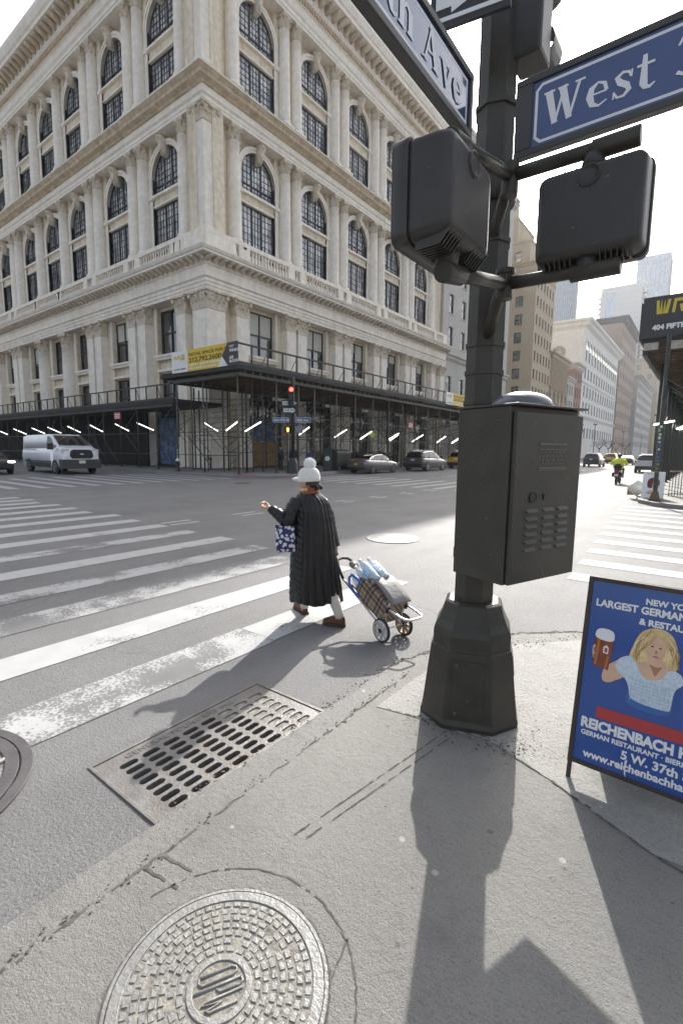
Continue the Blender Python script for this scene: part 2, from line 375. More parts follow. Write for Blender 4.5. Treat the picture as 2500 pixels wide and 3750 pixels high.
p = MB(); p.prism([(x, y, -.3) for x, y in ne], (0,0,.5)); struct(p, 'north_pavement', M_conc3)

# painted markings, worn where the photograph shows wear
def paint_mat(name, wear, sc=26):
    m = bpy.data.materials.new(name); m.use_nodes = True; nt = m.node_tree; b = nt.nodes['Principled BSDF']
    tc = nt.nodes.new('ShaderNodeTexCoord').outputs['Object']
    n = nt.nodes.new('ShaderNodeTexNoise'); n.inputs['Scale'].default_value = sc; n.inputs['Detail'].default_value = 6; n.inputs['Roughness'].default_value = .7
    nt.links.new(tc, n.inputs['Vector'])
    n2 = nt.nodes.new('ShaderNodeTexNoise'); n2.inputs['Scale'].default_value = 2.1; n2.inputs['Detail'].default_value = 4; nt.links.new(tc, n2.inputs['Vector'])
    a = nt.nodes.new('ShaderNodeMath'); a.operation = 'MULTIPLY_ADD'; nt.links.new(n2.outputs['Fac'], a.inputs[0]); a.inputs[1].default_value = 1.1; nt.links.new(n.outputs['Fac'], a.inputs[2])
    r = nt.nodes.new('ShaderNodeMapRange'); r.inputs[1].default_value = wear; r.inputs[2].default_value = wear + .10; nt.links.new(a.outputs[0], r.inputs[0])
    mx = nt.nodes.new('ShaderNodeMix'); mx.data_type = 'RGBA'; nt.links.new(r.outputs[0], mx.inputs[0])
    mx.inputs[6].default_value = (.48,.48,.475,1); mx.inputs[7].default_value = (.188,.186,.184,1)
    n3 = nt.nodes.new('ShaderNodeTexNoise'); n3.inputs['Scale'].default_value = 5; n3.inputs['Detail'].default_value = 8; nt.links.new(tc, n3.inputs['Vector'])
    mm = nt.nodes.new('ShaderNodeMix'); mm.data_type = 'RGBA'; mm.blend_type = 'MULTIPLY'; mm.inputs[0].default_value = .3
    nt.links.new(mx.outputs[2], mm.inputs[6]); nt.links.new(n3.outputs['Fac'], mm.inputs[7]); nt.links.new(mm.outputs[2], b.inputs['Base Color'])
    b.inputs['Roughness'].default_value = .7
    bp = nt.nodes.new('ShaderNodeBump'); bp.inputs['Strength'].default_value = .4; bp.inputs['Distance'].default_value = .004
    nt.links.new(n.outputs['Fac'], bp.inputs['Height']); nt.links.new(bp.outputs[0], b.inputs['Normal'])
    return m
P_new, P_mid, P_old = paint_mat('road_paint', 1.24, 34), paint_mat('worn_road_paint', 1.06, 40), paint_mat('very_worn_paint', .97, 46)
def mark(name, quads, m):
    q = MB()
    for x0, x1, y0, y1 in quads:
        n = 6
        for k in range(n):
            a, b = x0 + (x1-x0)*k/n, x0 + (x1-x0)*(k+1)/n
            q.poly([(a,y0,zr(a)+.005),(b,y0,zr(b)+.005),(b,y1,zr(b)+.005),(a,y1,zr(a)+.005)])
    return struct(q, name, m, recalc=False)
sx = [-17.7,-16.75,-15.8,-14.85,-13.75,-12.7,-11.65,-10.5,-9.4,-8.3,-7.2,-6.12]
mark('crosswalk_stripes', [(x-.21, x+.21, -1.5, 6.0 + .12*math.sin(k*2.3)) for k, x in enumerate(sx) if k not in (9,11)] + [(-4.4,-3.98,-1.5,5.55), (-3.42,-2.98,2.95,5.42)], P_new)
mark('worn_crosswalk_stripes', [(-8.5,-8.1,-1.5,5.9),(-6.33,-5.92,-1.5,5.75)], P_mid)
mark('faded_crosswalk_stripes', [(-5.4,-4.92,-1.5,5.6),(-3.44,-2.96,-1.5,2.945)], P_old)
mark('west_crosswalk_stripes', [(-2.15 + .075*(10-k), 3.5, 7.0 + 1.075*k, 7.42 + 1.075*k) for k in range(11)], P_new)
mark('east_crosswalk_stripes', [(-28.2 + .25*(k % 3) + .5*max(0, 2-k), -21.2 + .35*min(k, 1), 6.9 + 1.02*k, 7.28 + 1.02*k) for k in range(11)], P_new)
mark('south_crosswalk_stripes', [(-18.3 + 1.08*k - .2, -18.3 + 1.08*k + .2, 19.6 + .05*(k % 3), 25.3) for k in range(15)], P_new)
mark('lane_dashes', [(x, x + .13, y0, y1) for y0, y1 in ((6.05,6.8),(8.1,8.85),(12.4,13.0),(14.4,15.05),(16.6,17.1),(18.6,19.2)) for x in (-9.72,-9.38)]
     + [(-9.6,-9.46,30+7*k,33+7*k) for k in range(12)] + [(-13.9,-13.76,30+7*k,33+7*k) for k in range(12)] + [(-5.4,-5.26,30+7*k,33+7*k) for k in range(12)], P_new)
mark('stop_line', [(-36,-35.6,11.2,16.8),(-45,-36.2,11.1,11.25)], P_new)
# ------------------------------------------------------------------ the stone corner building
M_stone = mat('limestone', (.86,.80,.71), .82, noise=.1, nscale=2.5, bump=.25, bscale=14, stain=(.5,.41,.29), stain_amt=.26, stain_scale=.9, streak=True)
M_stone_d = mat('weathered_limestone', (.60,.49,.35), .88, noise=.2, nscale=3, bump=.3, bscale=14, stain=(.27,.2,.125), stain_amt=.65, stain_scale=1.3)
M_stone_c = mat('carved_limestone', (.70,.62,.5), .85, noise=.15, nscale=6, bump=.4, bscale=20, stain=(.3,.215,.12), stain_amt=.6, stain_scale=3.2)
M_frame = mat('black_window_frame', (.018,.018,.02), .45)
def glass_mat(name, c0, c1, rough=.06):
    m = bpy.data.materials.new(name); m.use_nodes = True; nt = m.node_tree; b = nt.nodes['Principled BSDF']
    oi = nt.nodes.new('ShaderNodeObjectInfo'); tc = nt.nodes.new('ShaderNodeTexCoord')
    n = nt.nodes.new('ShaderNodeTexNoise'); n.inputs['Scale'].default_value = .9; n.inputs['Detail'].default_value = 3
    ad = nt.nodes.new('ShaderNodeVectorMath'); ad.operation = 'ADD'
    sc = nt.nodes.new('ShaderNodeVectorMath'); sc.operation = 'SCALE'; sc.inputs['Scale'].default_value = 37
    cb = nt.nodes.new('ShaderNodeCombineXYZ'); nt.links.new(oi.outputs['Random'], cb.inputs[0]); nt.links.new(oi.outputs['Random'], cb.inputs[2])
    nt.links.new(cb.outputs[0], sc.inputs[0]); nt.links.new(tc.outputs['Object'], ad.inputs[0]); nt.links.new(sc.outputs[0], ad.inputs[1]); nt.links.new(ad.outputs[0], n.inputs['Vector'])
    r = nt.nodes.new('ShaderNodeMapRange'); r.inputs[1].default_value = .42; r.inputs[2].default_value = .62; nt.links.new(n.outputs['Fac'], r.inputs[0])
    mx = nt.nodes.new('ShaderNodeMix'); mx.data_type = 'RGBA'; mx.inputs[6].default_value = (*c0,1); mx.inputs[7].default_value = (*c1,1)
    nt.links.new(r.outputs[0], mx.inputs[0]); nt.links.new(mx.outputs[2], b.inputs['Base Color'])
    b.inputs['Roughness'].default_value = rough; b.inputs['Specular IOR Level'].default_value = .9; b.inputs['IOR'].default_value = 1.9
    bp = nt.nodes.new('ShaderNodeBump'); bp.inputs['Strength'].default_value = .08; bp.inputs['Distance'].default_value = .3
    n2 = nt.nodes.new('ShaderNodeTexNoise'); n2.inputs['Scale'].default_value = 1.4; nt.links.new(ad.outputs[0], n2.inputs['Vector'])
    nt.links.new(n2.outputs['Fac'], bp.inputs['Height']); nt.links.new(bp.outputs[0], b.inputs['Normal'])
    return m
M_glass = glass_mat('window_glass', (.2,.215,.24), (.58,.58,.55))  # pale base tones stand in for reflected sky and blinds behind
M_glass_d = glass_mat('dark_window_glass', (.012,.013,.016), (.05,.05,.052))
M_blind = mat('window_blind', (.55,.54,.47), .8, noise=.08, nscale=3)
M_dark = mat('dark_interior', (.012,.012,.013), .9)

XC, YC = -29.5, 22.85
BL = thing('stone_building', 'ornate pale limestone corner building with arched windows and paired columns', 'building', (XC, YC, .3))
BO = (XC, YC, .3)
FR = frame((XC, YC, 0), (0,1,0), (1,0,0), (0,0,1))      # facade on the avenue: s southward, d outward
FL = frame((XC, YC, 0), (-1,0,0), (0,-1,0), (0,0,1))    # facade on the side street: s eastward
RBAY = [5.35, 12.05, 18.65, 25.3, 31.9]; RCOL = [2.65, 8.05, 9.45, 14.65, 16.1, 21.25, 22.7, 27.9, 29.3, 34.5]; RLEN = 37.9
LBAY = [5.2, 12.2, 19.1, 24.55, 30.0, 36.9, 43.9]; LCOL = [2.5, 7.85, 9.35, 15.0, 16.45, 21.8, 27.3, 32.7, 34.15, 39.6, 41.2, 46.6]; LLEN = 49.3
FACES = [(FR, RBAY, RCOL, RLEN, -PI/2), (FL, LBAY, LCOL, LLEN, PI)]
def loc(F, s, d, z): return (F @ Vector((s, d, z))) - Vector(BO)
def bpart(mb, name, m, **k): return mb.build(name, m, parent=BL, org=BO, **k)

def sweep(mb, prof, e=0.0):      # a moulding (d,z) carried along both fronts and mitred at the corner
    rings = []
    for k in range(4):
        ring = []
        for d, z in prof:
            if k == 0: p = (XC - LLEN - e, YC - d, z)
            elif k == 1: p = (XC + d, YC - d, z)
            elif k == 2: p = (XC + d, YC + RLEN + e, z)
            ring.append(p) if k < 3 else None
        if k < 3: rings.append(ring)
    mb.loft(rings, True, True, False)
def cornice(name, prof, mods=None, m=None, m2=None):
    mb = MB(); sweep(mb, prof)
    if mods:
        for (z0, z1, d0, d1, w, step, rnd) in mods:
            mb.m = 1
            for F, _, _, L, _ in FACES:
                mb.xf = F; s = -d0 + .1
                while s < L:
                    if rnd:
                        r_ = (z1-z0)/2; mb.loft([[(s + sx_*w/2, d0 + (d1-d0)*t, z1 - (z1-z0)*(1-.75*t*t)*q) for sx_, q in ((-1,0),(-1,.75),(-.6,1),(.6,1),(1,.75),(1,0))] for t in (0,.35,.7,.92,1)], True, True, True)
                    else: mb.box((s - w/2, d0, z0), (s + w/2, d1, z1))
                    s += step
            mb.m = 0; mb.xf = None
    return bpart(mb, name, [m or M_stone, m2 or M_stone_c])
# base entablature with modillions and the balcony
cornice('entablature', [(-1,12.9),(.62,12.9),(.62,13.15),(.68,13.15),(.68,13.4),(.74,13.4),(.74,13.6),(.86,13.7),(.66,13.74),(.66,14.5),(.78,14.56),(.78,14.62),(-1,14.62)])
cornice('balcony_cornice', [(-1,14.62),(.80,14.62),(.80,14.98),(1.5,14.98),(1.5,15.12),(1.58,15.16),(1.68,15.34),(1.68,15.38),(-1,15.42)],
        [(14.64,14.98,.8,1.42,.3,.62,True)], m2=M_stone_c)
cornice('middle_cornice', [(-1,25.07),(.36,25.07),(.36,25.28),(.4,25.28),(.4,25.5),(.52,25.62),(.38,25.66),(.38,26.15),(-1,26.17)])
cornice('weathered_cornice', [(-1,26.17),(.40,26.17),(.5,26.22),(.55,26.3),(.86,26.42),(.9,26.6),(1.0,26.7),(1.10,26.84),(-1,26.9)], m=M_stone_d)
cornice('cornice_lip', [(-1,26.84),(1.14,26.84),(1.16,26.93),(-1,27.0)])
cornice('crown_cornice', [(-1,35.7),(.36,35.7),(.36,35.92),(.42,35.92),(.42,36.2),(.55,36.34),(.4,36.38),(.4,37.12),(.52,37.2),(.62,37.62),(.8,37.85),(.84,38.6),(1.75,38.65),(1.75,38.95),(1.88,39.05),(2.05,39.5),(2.05,39.85),(-1,40.3)],
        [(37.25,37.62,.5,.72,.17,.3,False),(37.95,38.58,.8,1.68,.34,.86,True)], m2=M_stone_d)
# plinths under the upper orders
mb = MB(); sweep(mb, [(-1,26.95),(.34,26.95),(.34,27.5),(.4,27.55),(-1,27.6)]); bpart(mb, 'plinth', M_stone)

# balustrade
M_ball = M_stone
for F, BAY, COLS, L, rot in FACES:
    mb = MB(); mb.xf = F
    sgn = .62
    mb.box((-.62, .30, 16.66), (L, .76, 16.95)); mb.box((-.5, .34, 15.40), (L, .72, 15.62))
    piers = [(-.62, 2.0)] + [(2.0+.75, 2.75+.62)]
    for c in BAY: piers += [(c-2.65-.36, c-2.65+.36), (c+2.65-.36, c+2.65+.36)]
    piers.append((L-1.2, L))
    for a, b in piers: mb.box((a, .31 if F is FR else .315, 15.6), (b, .75, 16.67)); mb.box((a+.14, .72, 15.78), (b-.14, .77, 16.5))
    s = .2
    while s < L:
        if not any(a - .08 < s < b + .08 for a, b in piers):
            mb.lathe([(.10,0),(.10,.08),(.065,.1),(.06,.2),(.115,.36),(.12,.45),(.08,.62),(.05,.78),(.07,.84),(.07,.9),(.1,.93),(.1,1.06)], 8, (s, .53, 15.6))
        s += .33
    bpart(mb, 'balustrade', M_ball)

# carved capitals
def leaf(mb, base, out, up, side, w, h, curl):
    rows = []
    for t, o_, ww in ((0,0,.75),(.35,.04,1),(.7,.12,.95),(.92,.30,.7),(1.0,.46,.35),(.9,.52,.15)):
        c = Vector(base) + Vector(up)*h*t + Vector(out)*curl*o_
        rows.append([c - Vector(side)*w/2*ww, c + Vector(out)*.05*w, c + Vector(side)*w/2*ww])
    mb.loft(rows, False, False, True)
def capital_round(r, h):
    mb = MB(); mb.lathe([(r*1.06,0),(r*1.06,h*.04),(r*.94,h*.06),(r*.92,h*.4),(r*1.0,h*.7),(r*1.25,h*.88)], 16)
    for row, n, z0, hh, rr0 in ((0,8,.05*h,.42*h,.97*r),(1,8,.2*h,.5*h,.98*r)):
        for k in range(n):
            a = 2*PI*(k + .5*row)/n; o_ = (math.cos(a), math.sin(a), 0)
            leaf(mb, (o_[0]*rr0, o_[1]*rr0, z0), o_, (0,0,1), (-o_[1], o_[0], 0), r*.66, hh, r*1.15)
    for k in range(4):
        a = PI/4 + k*PI/2; o_ = Vector((math.cos(a), math.sin(a), 0)); sd_ = Vector((-o_.y, o_.x, 0))
        c = o_*r*1.33 + Vector((0,0,h*.76)); mb.xf = frame(c, o_, Vector((0,0,1)), sd_)
        mb.lathe([(.02,-.09*r/.47),(r*.27,-.09*r/.47),(r*.27,.09*r/.47),(.02,.09*r/.47)], 10); mb.xf = None
    ab = r*1.42; pts = []
    for k in range(4):
        a0 = PI/4 + k*PI/2
        for t in (0,.25,.5,.75):
            a = a0 + t*PI/2; rad = ab*(1.0 - .30*math.sin(PI*t)); pts.append((rad*math.cos(a)*1.05, rad*math.sin(a)*1.05, h*.88))
    mb.prism(pts, (0,0,h*.12))
    return mb
def capital_flat(w, d, h):
    mb = MB(); mb.box((-w/2-.03, -.02, 0), (w/2+.03, d+.04, h*.05)); mb.prism([(-w/2,0,.05*h),(w/2,0,.05*h),(w/2+.16,0,.88*h),(-w/2-.16,0,.88*h)], (0,d,0))
    n1 = max(2, int(w/.36))
    for row, n, z0, hh in ((0,n1,.06,.42),(1,n1+1,.22,.5)):
        for k in range(n):
            x = -w/2 + w*(k+.5)/n1 if row == 0 else -w/2 + w*k/n1
            leaf(mb, (x, d, z0*h), (0,1,0), (0,0,1), (1,0,0), .34, hh*h, .42)
    for sx_ in (-1,1):
        for row in (0,1): leaf(mb, (sx_*w/2, d*.5, (.06+.18*row)*h), (sx_,0,0), (0,0,1), (0,1,0), .34, .45*h, .34)
        mb.xf = frame((sx_*(w/2+.14), d+.12, h*.74), Vector((sx_*.7,.7,0)), (0,0,1), Vector((-.7*sx_,.7,0)).normalized()); mb.lathe([(.02,-.07),(.17,-.07),(.17,.07),(.02,.07)], 10); mb.xf = None
    mb.prism([(-w/2-.24,-.02,h*.88),(w/2+.24,-.02,h*.88),(w/2+.26,d+.26,h*.88),(w/4,d+.14,h*.88),(-w/4,d+.14,h*.88),(-w/2-.26,d+.26,h*.88)], (0,0,h*.12))
    mb.sphere((0, d+.16, h*.9), .1, 8, 6)
    return mb
def shaft(r, H, base=True):
    mb = MB(); b = .42
    mb.box((-r*1.32,-r*1.32,0),(r*1.32,r*1.32,.14))
    mb.lathe([(r*1.3,.14),(r*1.34,.2),(r*1.3,.26),(r*1.12,.29),(r*1.1,.34),(r*1.2,.39),(r*1.03,.44)] + [(r*(1.02 - .15*(t**1.7)), .44 + (H-.5)*t) for t in (0,.2,.4,.6,.8,1)] + [(r*.92,H-.05),(r*.92,H)], 24)
    return mb
CAPS = {}
def column(F, rot, s, z0, z1, h, r, d=-.1):
    key = (r, round(z1-z0,2)); L = loc(F, s, d, z0)
    if key not in CAPS:
        sh = shaft(r, z1-z0).build('column', M_stone, parent=BL); cp = capital_round(r*.88, h).build('capital', M_stone_c, parent=sh); cp.location = (0,0,z1-z0); CAPS[key] = (sh, cp); sh.location = L
    else:
        a, b = CAPS[key]; sh = inst(a, 'column', BL, L); inst(b, 'capital', sh, (0,0,z1-z0))
    sh.rotation_euler = (0,0,rot)
for F, BAY, COLS, L, rot in FACES:
    for s in COLS:
        column(F, rot, s, 16.95, 24.0, 1.07, .49); column(F, rot, s, 27.6, 34.6, 1.1, .47)
for s in (21.8, 27.3): column(FL, PI, s, 2.3, 11.6, 1.3, .68, .15)

# pilasters of the base (box shafts with carved caps), and the corner piers
FC = {}
def pilaster(F, rot, s, w, z0=2.3, z1=11.62, h=1.28, dep=.62):
    k = (round(w,2), round(z1-z0,2), dep)
    if k not in FC:
        mb = MB(); mb.box((-w/2,-.3,.32),(w/2,dep,z1-z0)); mb.box((-w/2-.1,-.3,0),(w/2+.1,dep+.1,.18)); mb.box((-w/2-.05,-.3,.18),(w/2+.05,dep+.05,.32))
        o = mb.build('pilaster', M_stone, parent=BL, bevel=.012); c = capital_flat(w, dep, h).build('capital', M_stone_c, parent=o); c.location = (0,0,z1-z0); FC[k] = (o, c)
    else:
        o = inst(FC[k][0], 'pilaster', BL); inst(FC[k][1], 'capital', o, (0,0,z1-z0))
    o.location = loc(F, s, 0, z0); o.rotation_euler = (0,0,rot)
for s in RCOL: pilaster(FR, -PI/2, s, 1.12)
for s in LCOL:
    if s not in (21.8, 27.3): pilaster(FL, PI, s, 1.12)
for s in (RLEN - .75,): pilaster(FR, -PI/2, s, 1.2)
def corner_pier(z0, z1, h, e, w, name='corner_pier'):
    mb = MB(); x0, x1, y0, y1 = XC - w + e, XC + e, YC - e, YC + w - e
    mb.box((x0,y0,z0),(x1,y1,z1)); mb.box((x0-.06,y0-.08,z0),(x1+.08,y1+.06,z0+.3))
    for zz in [z0 + (z1-z0)*f for f in ()]: pass
    o = bpart(mb, name, M_stone, bevel=.02)
    cb = MB()
    for F in (FR, FL):
        cb.xf = F @ Matrix.Translation((w/2 - e, 0, z1)); c = capital_flat(w, e, h)
        base = len(cb.v)
        for v in c.v: cb.v.append(cb.xf @ v)
        for f, sm_ in zip(c.f, c.sm): cb.f.append(tuple(base+i for i in f)); cb.mi.append(0); cb.sm.append(sm_)
    q = cb.build('capital', M_stone_c, parent=o, org=BO); return o
corner_pier(.37, 11.62, 1.28, .62, 1.65)
corner_pier(16.95, 24.0, 1.07, .36, 1.1); corner_pier(27.6, 34.6, 1.1, .36, 1.1)

# wall masses, openings, arches
wall = MB(); trim = MB()
for F, BAY, COLS, L, rot in FACES:
    wall.xf = F; trim.xf = F
    for (z0, zl, z2, zs, zt, hw) in ((15.4, 20.5, 21.4, 22.65, 25.1, 1.8), (26.9, 30.85, 31.85, 33.0, 35.72, 1.8)):
        edges = [-.5] + [e for c in BAY for e in (c - hw, c + hw)] + [L]
        for k in range(0, len(edges), 2): wall.box((edges[k] + (.05 if k == 0 else 0), -1.3, z0), (edges[k+1], -.36, zt))
        # sunk panels by the corner
        for zz0, zz1 in ((z0 + 2.2, z0 + 4.6), (z0 + 5.2, z0 + 7.6)):
            trim.box((1.25, -.42, zz0), (1.33, -.37, zz1)); trim.box((1.9, -.42, zz0), (1.98, -.37, zz1)); trim.box((1.33, -.42, zz1 - .08), (1.9, -.37, zz1)); trim.box((1.33, -.42, zz0), (1.9, -.37, zz0 + .08))
        for c in BAY:
            wall.box((c-hw, -1.28, zl), (c+hw, -.46, z2)); trim.box((c-hw-.02, -.46, z2-.22), (c+hw+.02, -.22, z2-.06)); trim.box((c-hw, -.46, z2-.06), (c+hw, -.3, z2+.02)); trim.box((c-hw, -.46, zl+.02), (c+hw, -.38, zl+.14))
            wall.box((c-hw, -1.28, z0), (c+hw, -.4, z0 + (1.35 if z0 < 20 else .82)))
            # spandrel with round opening
            n = 20; P = [(c - hw*math.cos(PI*k/n), zs + hw*math.sin(PI*k/n)) for k in range(n+1)]
            for k in range(n):
                a, b = P[k], P[k+1]
                wall.poly([(a[0],-.75,a[1]),(b[0],-.75,b[1]),(b[0],-.75,zt),(a[0],-.75,zt)])
                wall.poly([(a[0],-1.28,a[1]),(b[0],-1.28,b[1]),(b[0],-.3,b[1]),(a[0],-.3,a[1])])
                # archivolt in two steps
                for r0_, r1_, d_ in ((hw, hw+.2, -.3), (hw+.2, hw+.4, -.24)):
                    q = [(c - rr*math.cos(PI*kk/n), zs + rr*math.sin(PI*kk/n)) for rr in (r0_, r1_) for kk in (k, k+1)]
                    trim.poly([(q[0][0],d_,q[0][1]),(q[1][0],d_,q[1][1]),(q[3][0],d_,q[3][1]),(q[2][0],d_,q[2][1])])
                    trim.poly([(q[2][0],d_,q[2][1]),(q[3][0],d_,q[3][1]),(q[3][0],-.75,q[3][1]),(q[2][0],-.75,q[2][1])])
                    trim.poly([(q[0][0],d_,q[0][1]),(q[1][0],d_,q[1][1]),(q[1][0],-.75,q[1][1]),(q[0][0],-.75,q[0][1])])
            for sg in (-1, 1):
                a, b = sorted((c + sg*hw, c + sg*(hw+.4))); trim.box((a, -.7, z2+.02), (b, -.27, zs)); trim.box((a, -.7, z0+.6), (b, -.3, z2-.3))
                a, b = sorted((c + sg*(hw-.06), c + sg*(hw+.48))); trim.box((a, -.7, z2-.3), (b, -.2, z2+.02))
    # base storey
    edges = [.2] + [e for c in BAY for e in (c - 1.4, c + 1.4)] + [L]
    for k in range(0, len(edges), 2): wall.box((edges[k], -1.3, .32), (edges[k+1], -.05, 12.88))
    for c in BAY:
        wall.box((c-1.4, -1.28, 7.75), (c+1.4, -.25, 9.1)); trim.box((c-1.62, -.05, 8.95), (c+1.62, .26, 9.12)); trim.box((c-1.55, -.05, 8.75), (c+1.55, .16, 8.95)); trim.box((c-1.5, -.25, 7.85), (c+1.5, .02, 8.05))
        wall.box((c-1.4, -1.28, 12.62), (c+1.4, -.4, 12.88))
        for sg in (-1,1):
            a, b = sorted((c + sg*1.42, c + sg*1.62)); trim.box((a, -.05, 9.12), (b, .02, 12.8))
    # pedestals
    for s in COLS:
        if s not in (21.8, 27.3) or F is FR: trim.box((s-.72, -.1, .31), (s+.72, .80, 1.7)); trim.box((s-.68, -.1, 1.7), (s+.68, .76, 2.3))
        else: trim.box((s-1, -.1, .31), (s+1, 1.1, 2.3))
wall.xf = None; trim.xf = None
M_stone_w = mat('shaded_warm_limestone', (.77,.68,.54), .85, noise=.14, nscale=3, bump=.25, bscale=14, stain=(.40,.29,.16), stain_amt=.5, stain_scale=1.1, streak=True)  # recessed walls: warm bounced light and staining both put into the colour
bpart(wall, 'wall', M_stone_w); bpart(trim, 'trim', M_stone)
pd = MB(); pd.box((XC-1.25, YC-.85, .31), (XC+.85, YC+1.25, 1.7)); pd.box((XC-1.2, YC-.8, 1.7), (XC+.8, YC+1.2, 2.3)); bpart(pd, 'pedestal', M_stone, bevel=.03)
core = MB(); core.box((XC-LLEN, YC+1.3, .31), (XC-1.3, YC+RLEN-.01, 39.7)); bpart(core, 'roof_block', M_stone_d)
# windows
def window_arch(hw, zlow, zs):          # bottom at 0, spring at zs
    mb = MB(); n = 18; fr = .09
    def z_at(x): return zs + math.sqrt(max(0, hw*hw - x*x))
    mb.m = 1; P = [(-hw,0)] + [(-hw*math.cos(PI*k/n), zs + hw*math.sin(PI*k/n)) for k in range(n+1)] + [(hw,0)]
    mb.poly([(x, 0, z) for x, z in P]); mb.m = 0
    for k in range(n):
        a, b = PI*k/n, PI*(k+1)/n
        mb.prism([(-hw*math.cos(a),.0,zs+hw*math.sin(a)),(-hw*math.cos(b),.0,zs+hw*math.sin(b)),(-(hw-fr)*math.cos(b),.0,zs+(hw-fr)*math.sin(b)),(-(hw-fr)*math.cos(a),.0,zs+(hw-fr)*math.sin(a))], (0,.08,0))
    mb.box((-hw,0,0),(hw,.08,fr)); mb.box((-hw,0,fr),(-hw+fr,.08,zs)); mb.box((hw-fr,0,fr),(hw,.08,zs))
    for x, w_ in ((-.5,.055),(.5,.055)): mb.box((x-w_,0,fr),(x+w_,.1,z_at(x)-.03))
    mb.box((-hw+fr,.0,.62),(hw-fr,.095,.72))
    for x in (-1.33,-.92,-.17,.17,.92,1.33): mb.box((x-.009,0,fr),(x+.009,.05,z_at(x)-.03))
    for z in (.38,1.12,1.55,2.0,2.4):
        xm = hw - fr if z < zs else math.sqrt(max(.01, (hw)**2 - (z-zs)**2)) - .05
        mb.box((-xm,0,z-.011),(xm,.045,z+.011))
    return mb
def window_low(hw, H):
    mb = MB(); fr = .09; mb.m = 1; mb.poly([(-hw,0,0),(hw,0,0),(hw,0,H),(-hw,0,H)]); mb.m = 0
    mb.box((-hw,0,0),(hw,.08,fr)); mb.box((-hw,0,H-fr),(hw,.08,H)); mb.box((-hw,0,fr),(-hw+fr,.08,H-fr)); mb.box((hw-fr,0,fr),(hw,.08,H-fr))
    for x in (-.5,.5): mb.box((x-.055,0,fr),(x+.055,.1,H-fr))
    mb.box((-hw+fr,0,H*.2-.05),(hw-fr,.095,H*.2+.05))
    for x in (-1.33,-.92,-.17,.17,.92,1.33): mb.box((x-.009,0,fr),(x+.009,.05,H-fr))
    for k in range(1,6): z = H*.2 + (H*.8)*k/6; mb.box((-hw+fr,0,z-.009),(hw-fr,.045,z+.009))
    return mb
def window_base(hw, H, blind):
    mb = MB(); fr = .1; mb.m = 1; mb.poly([(-hw,0,0),(hw,0,0),(hw,0,H),(-hw,0,H)])
    if blind:
        mb.m = 2; mb.poly([(-hw+fr,.02,H-fr-blind[0]*H),(-.05,.02,H-fr-blind[0]*H),(-.05,.02,H-fr),(-hw+fr,.02,H-fr)]); mb.poly([(.05,.02,H-fr-blind[1]*H),(hw-fr,.02,H-fr-blind[1]*H),(hw-fr,.02,H-fr),(.05,.02,H-fr)])
    mb.m = 0
    mb.box((-hw,0,0),(hw,.1,fr)); mb.box((-hw,0,H-fr),(hw,.1,H)); mb.box((-hw,0,fr),(-hw+fr,.1,H-fr)); mb.box((hw-fr,0,fr),(hw,.1,H-fr)); mb.box((-.05,0,fr),(.05,.1,H-fr)); mb.box((-hw+fr,0,H*.5-.05),(hw-fr,.09,H*.5+.05))
    return mb
WM = {}
def put_window(key, make, F, rot, s, d, z, mats):
    if key not in WM: o = make().build('window', mats, parent=BL); WM[key] = o
    else: o = inst(WM[key], 'window', BL)
    o.location = loc(F, s, d, z); o.rotation_euler = (0,0,rot)
KS = None
rn = random.Random(5)
for F, BAY, COLS, L, rot in FACES:
    for c in BAY:
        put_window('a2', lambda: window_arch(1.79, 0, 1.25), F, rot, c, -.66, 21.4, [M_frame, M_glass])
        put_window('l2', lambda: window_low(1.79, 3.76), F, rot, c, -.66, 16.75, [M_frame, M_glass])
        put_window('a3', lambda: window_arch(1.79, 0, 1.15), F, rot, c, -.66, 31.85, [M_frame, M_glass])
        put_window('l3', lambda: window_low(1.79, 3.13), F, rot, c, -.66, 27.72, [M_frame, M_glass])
        bl = rn.choice([(.45,.25),(.3,.5),(.5,.5),(.22,.4)]) if F is FR else rn.choice([None,(.4,.4),None,(.3,.5)])
        put_window(('b', bl), lambda: window_base(1.38, 3.5, bl), F, rot, c, -.5, 9.12, [M_frame, M_glass_d, M_blind])
        put_window('bl', lambda: window_base(1.38, 3.2, None), F, rot, c, -.5, 4.55, [M_frame, M_glass_d, M_blind])
        for z in (24.05, 34.45):
            if KS is None:
                mb = MB(); mb.loft([[(x*wd, y, zz) for x, y in ((-1,-.5),(1,-.5),(1,yd),(-1,yd))] for wd, yd, zz in ((.17,-.02,-.25),(.2,.1,.1),(.24,.2,.5),(.26,.34,.78),(.24,.36,.95),(.27,.2,1.02),(.27,.16,1.15))], True, True, True)
                mb.sphere((0,.32,.86), (.26,.14,.16), 8, 6); mb.sphere((0,.16,.2), (.2,.12,.3), 8, 6)
                KS = mb.build('keystone', M_stone_c, parent=BL)
                o = KS
            else: o = inst(KS, 'keystone', BL)
            o.location = loc(F, c, -.1, z - .06); o.rotation_euler = (0,0,rot)
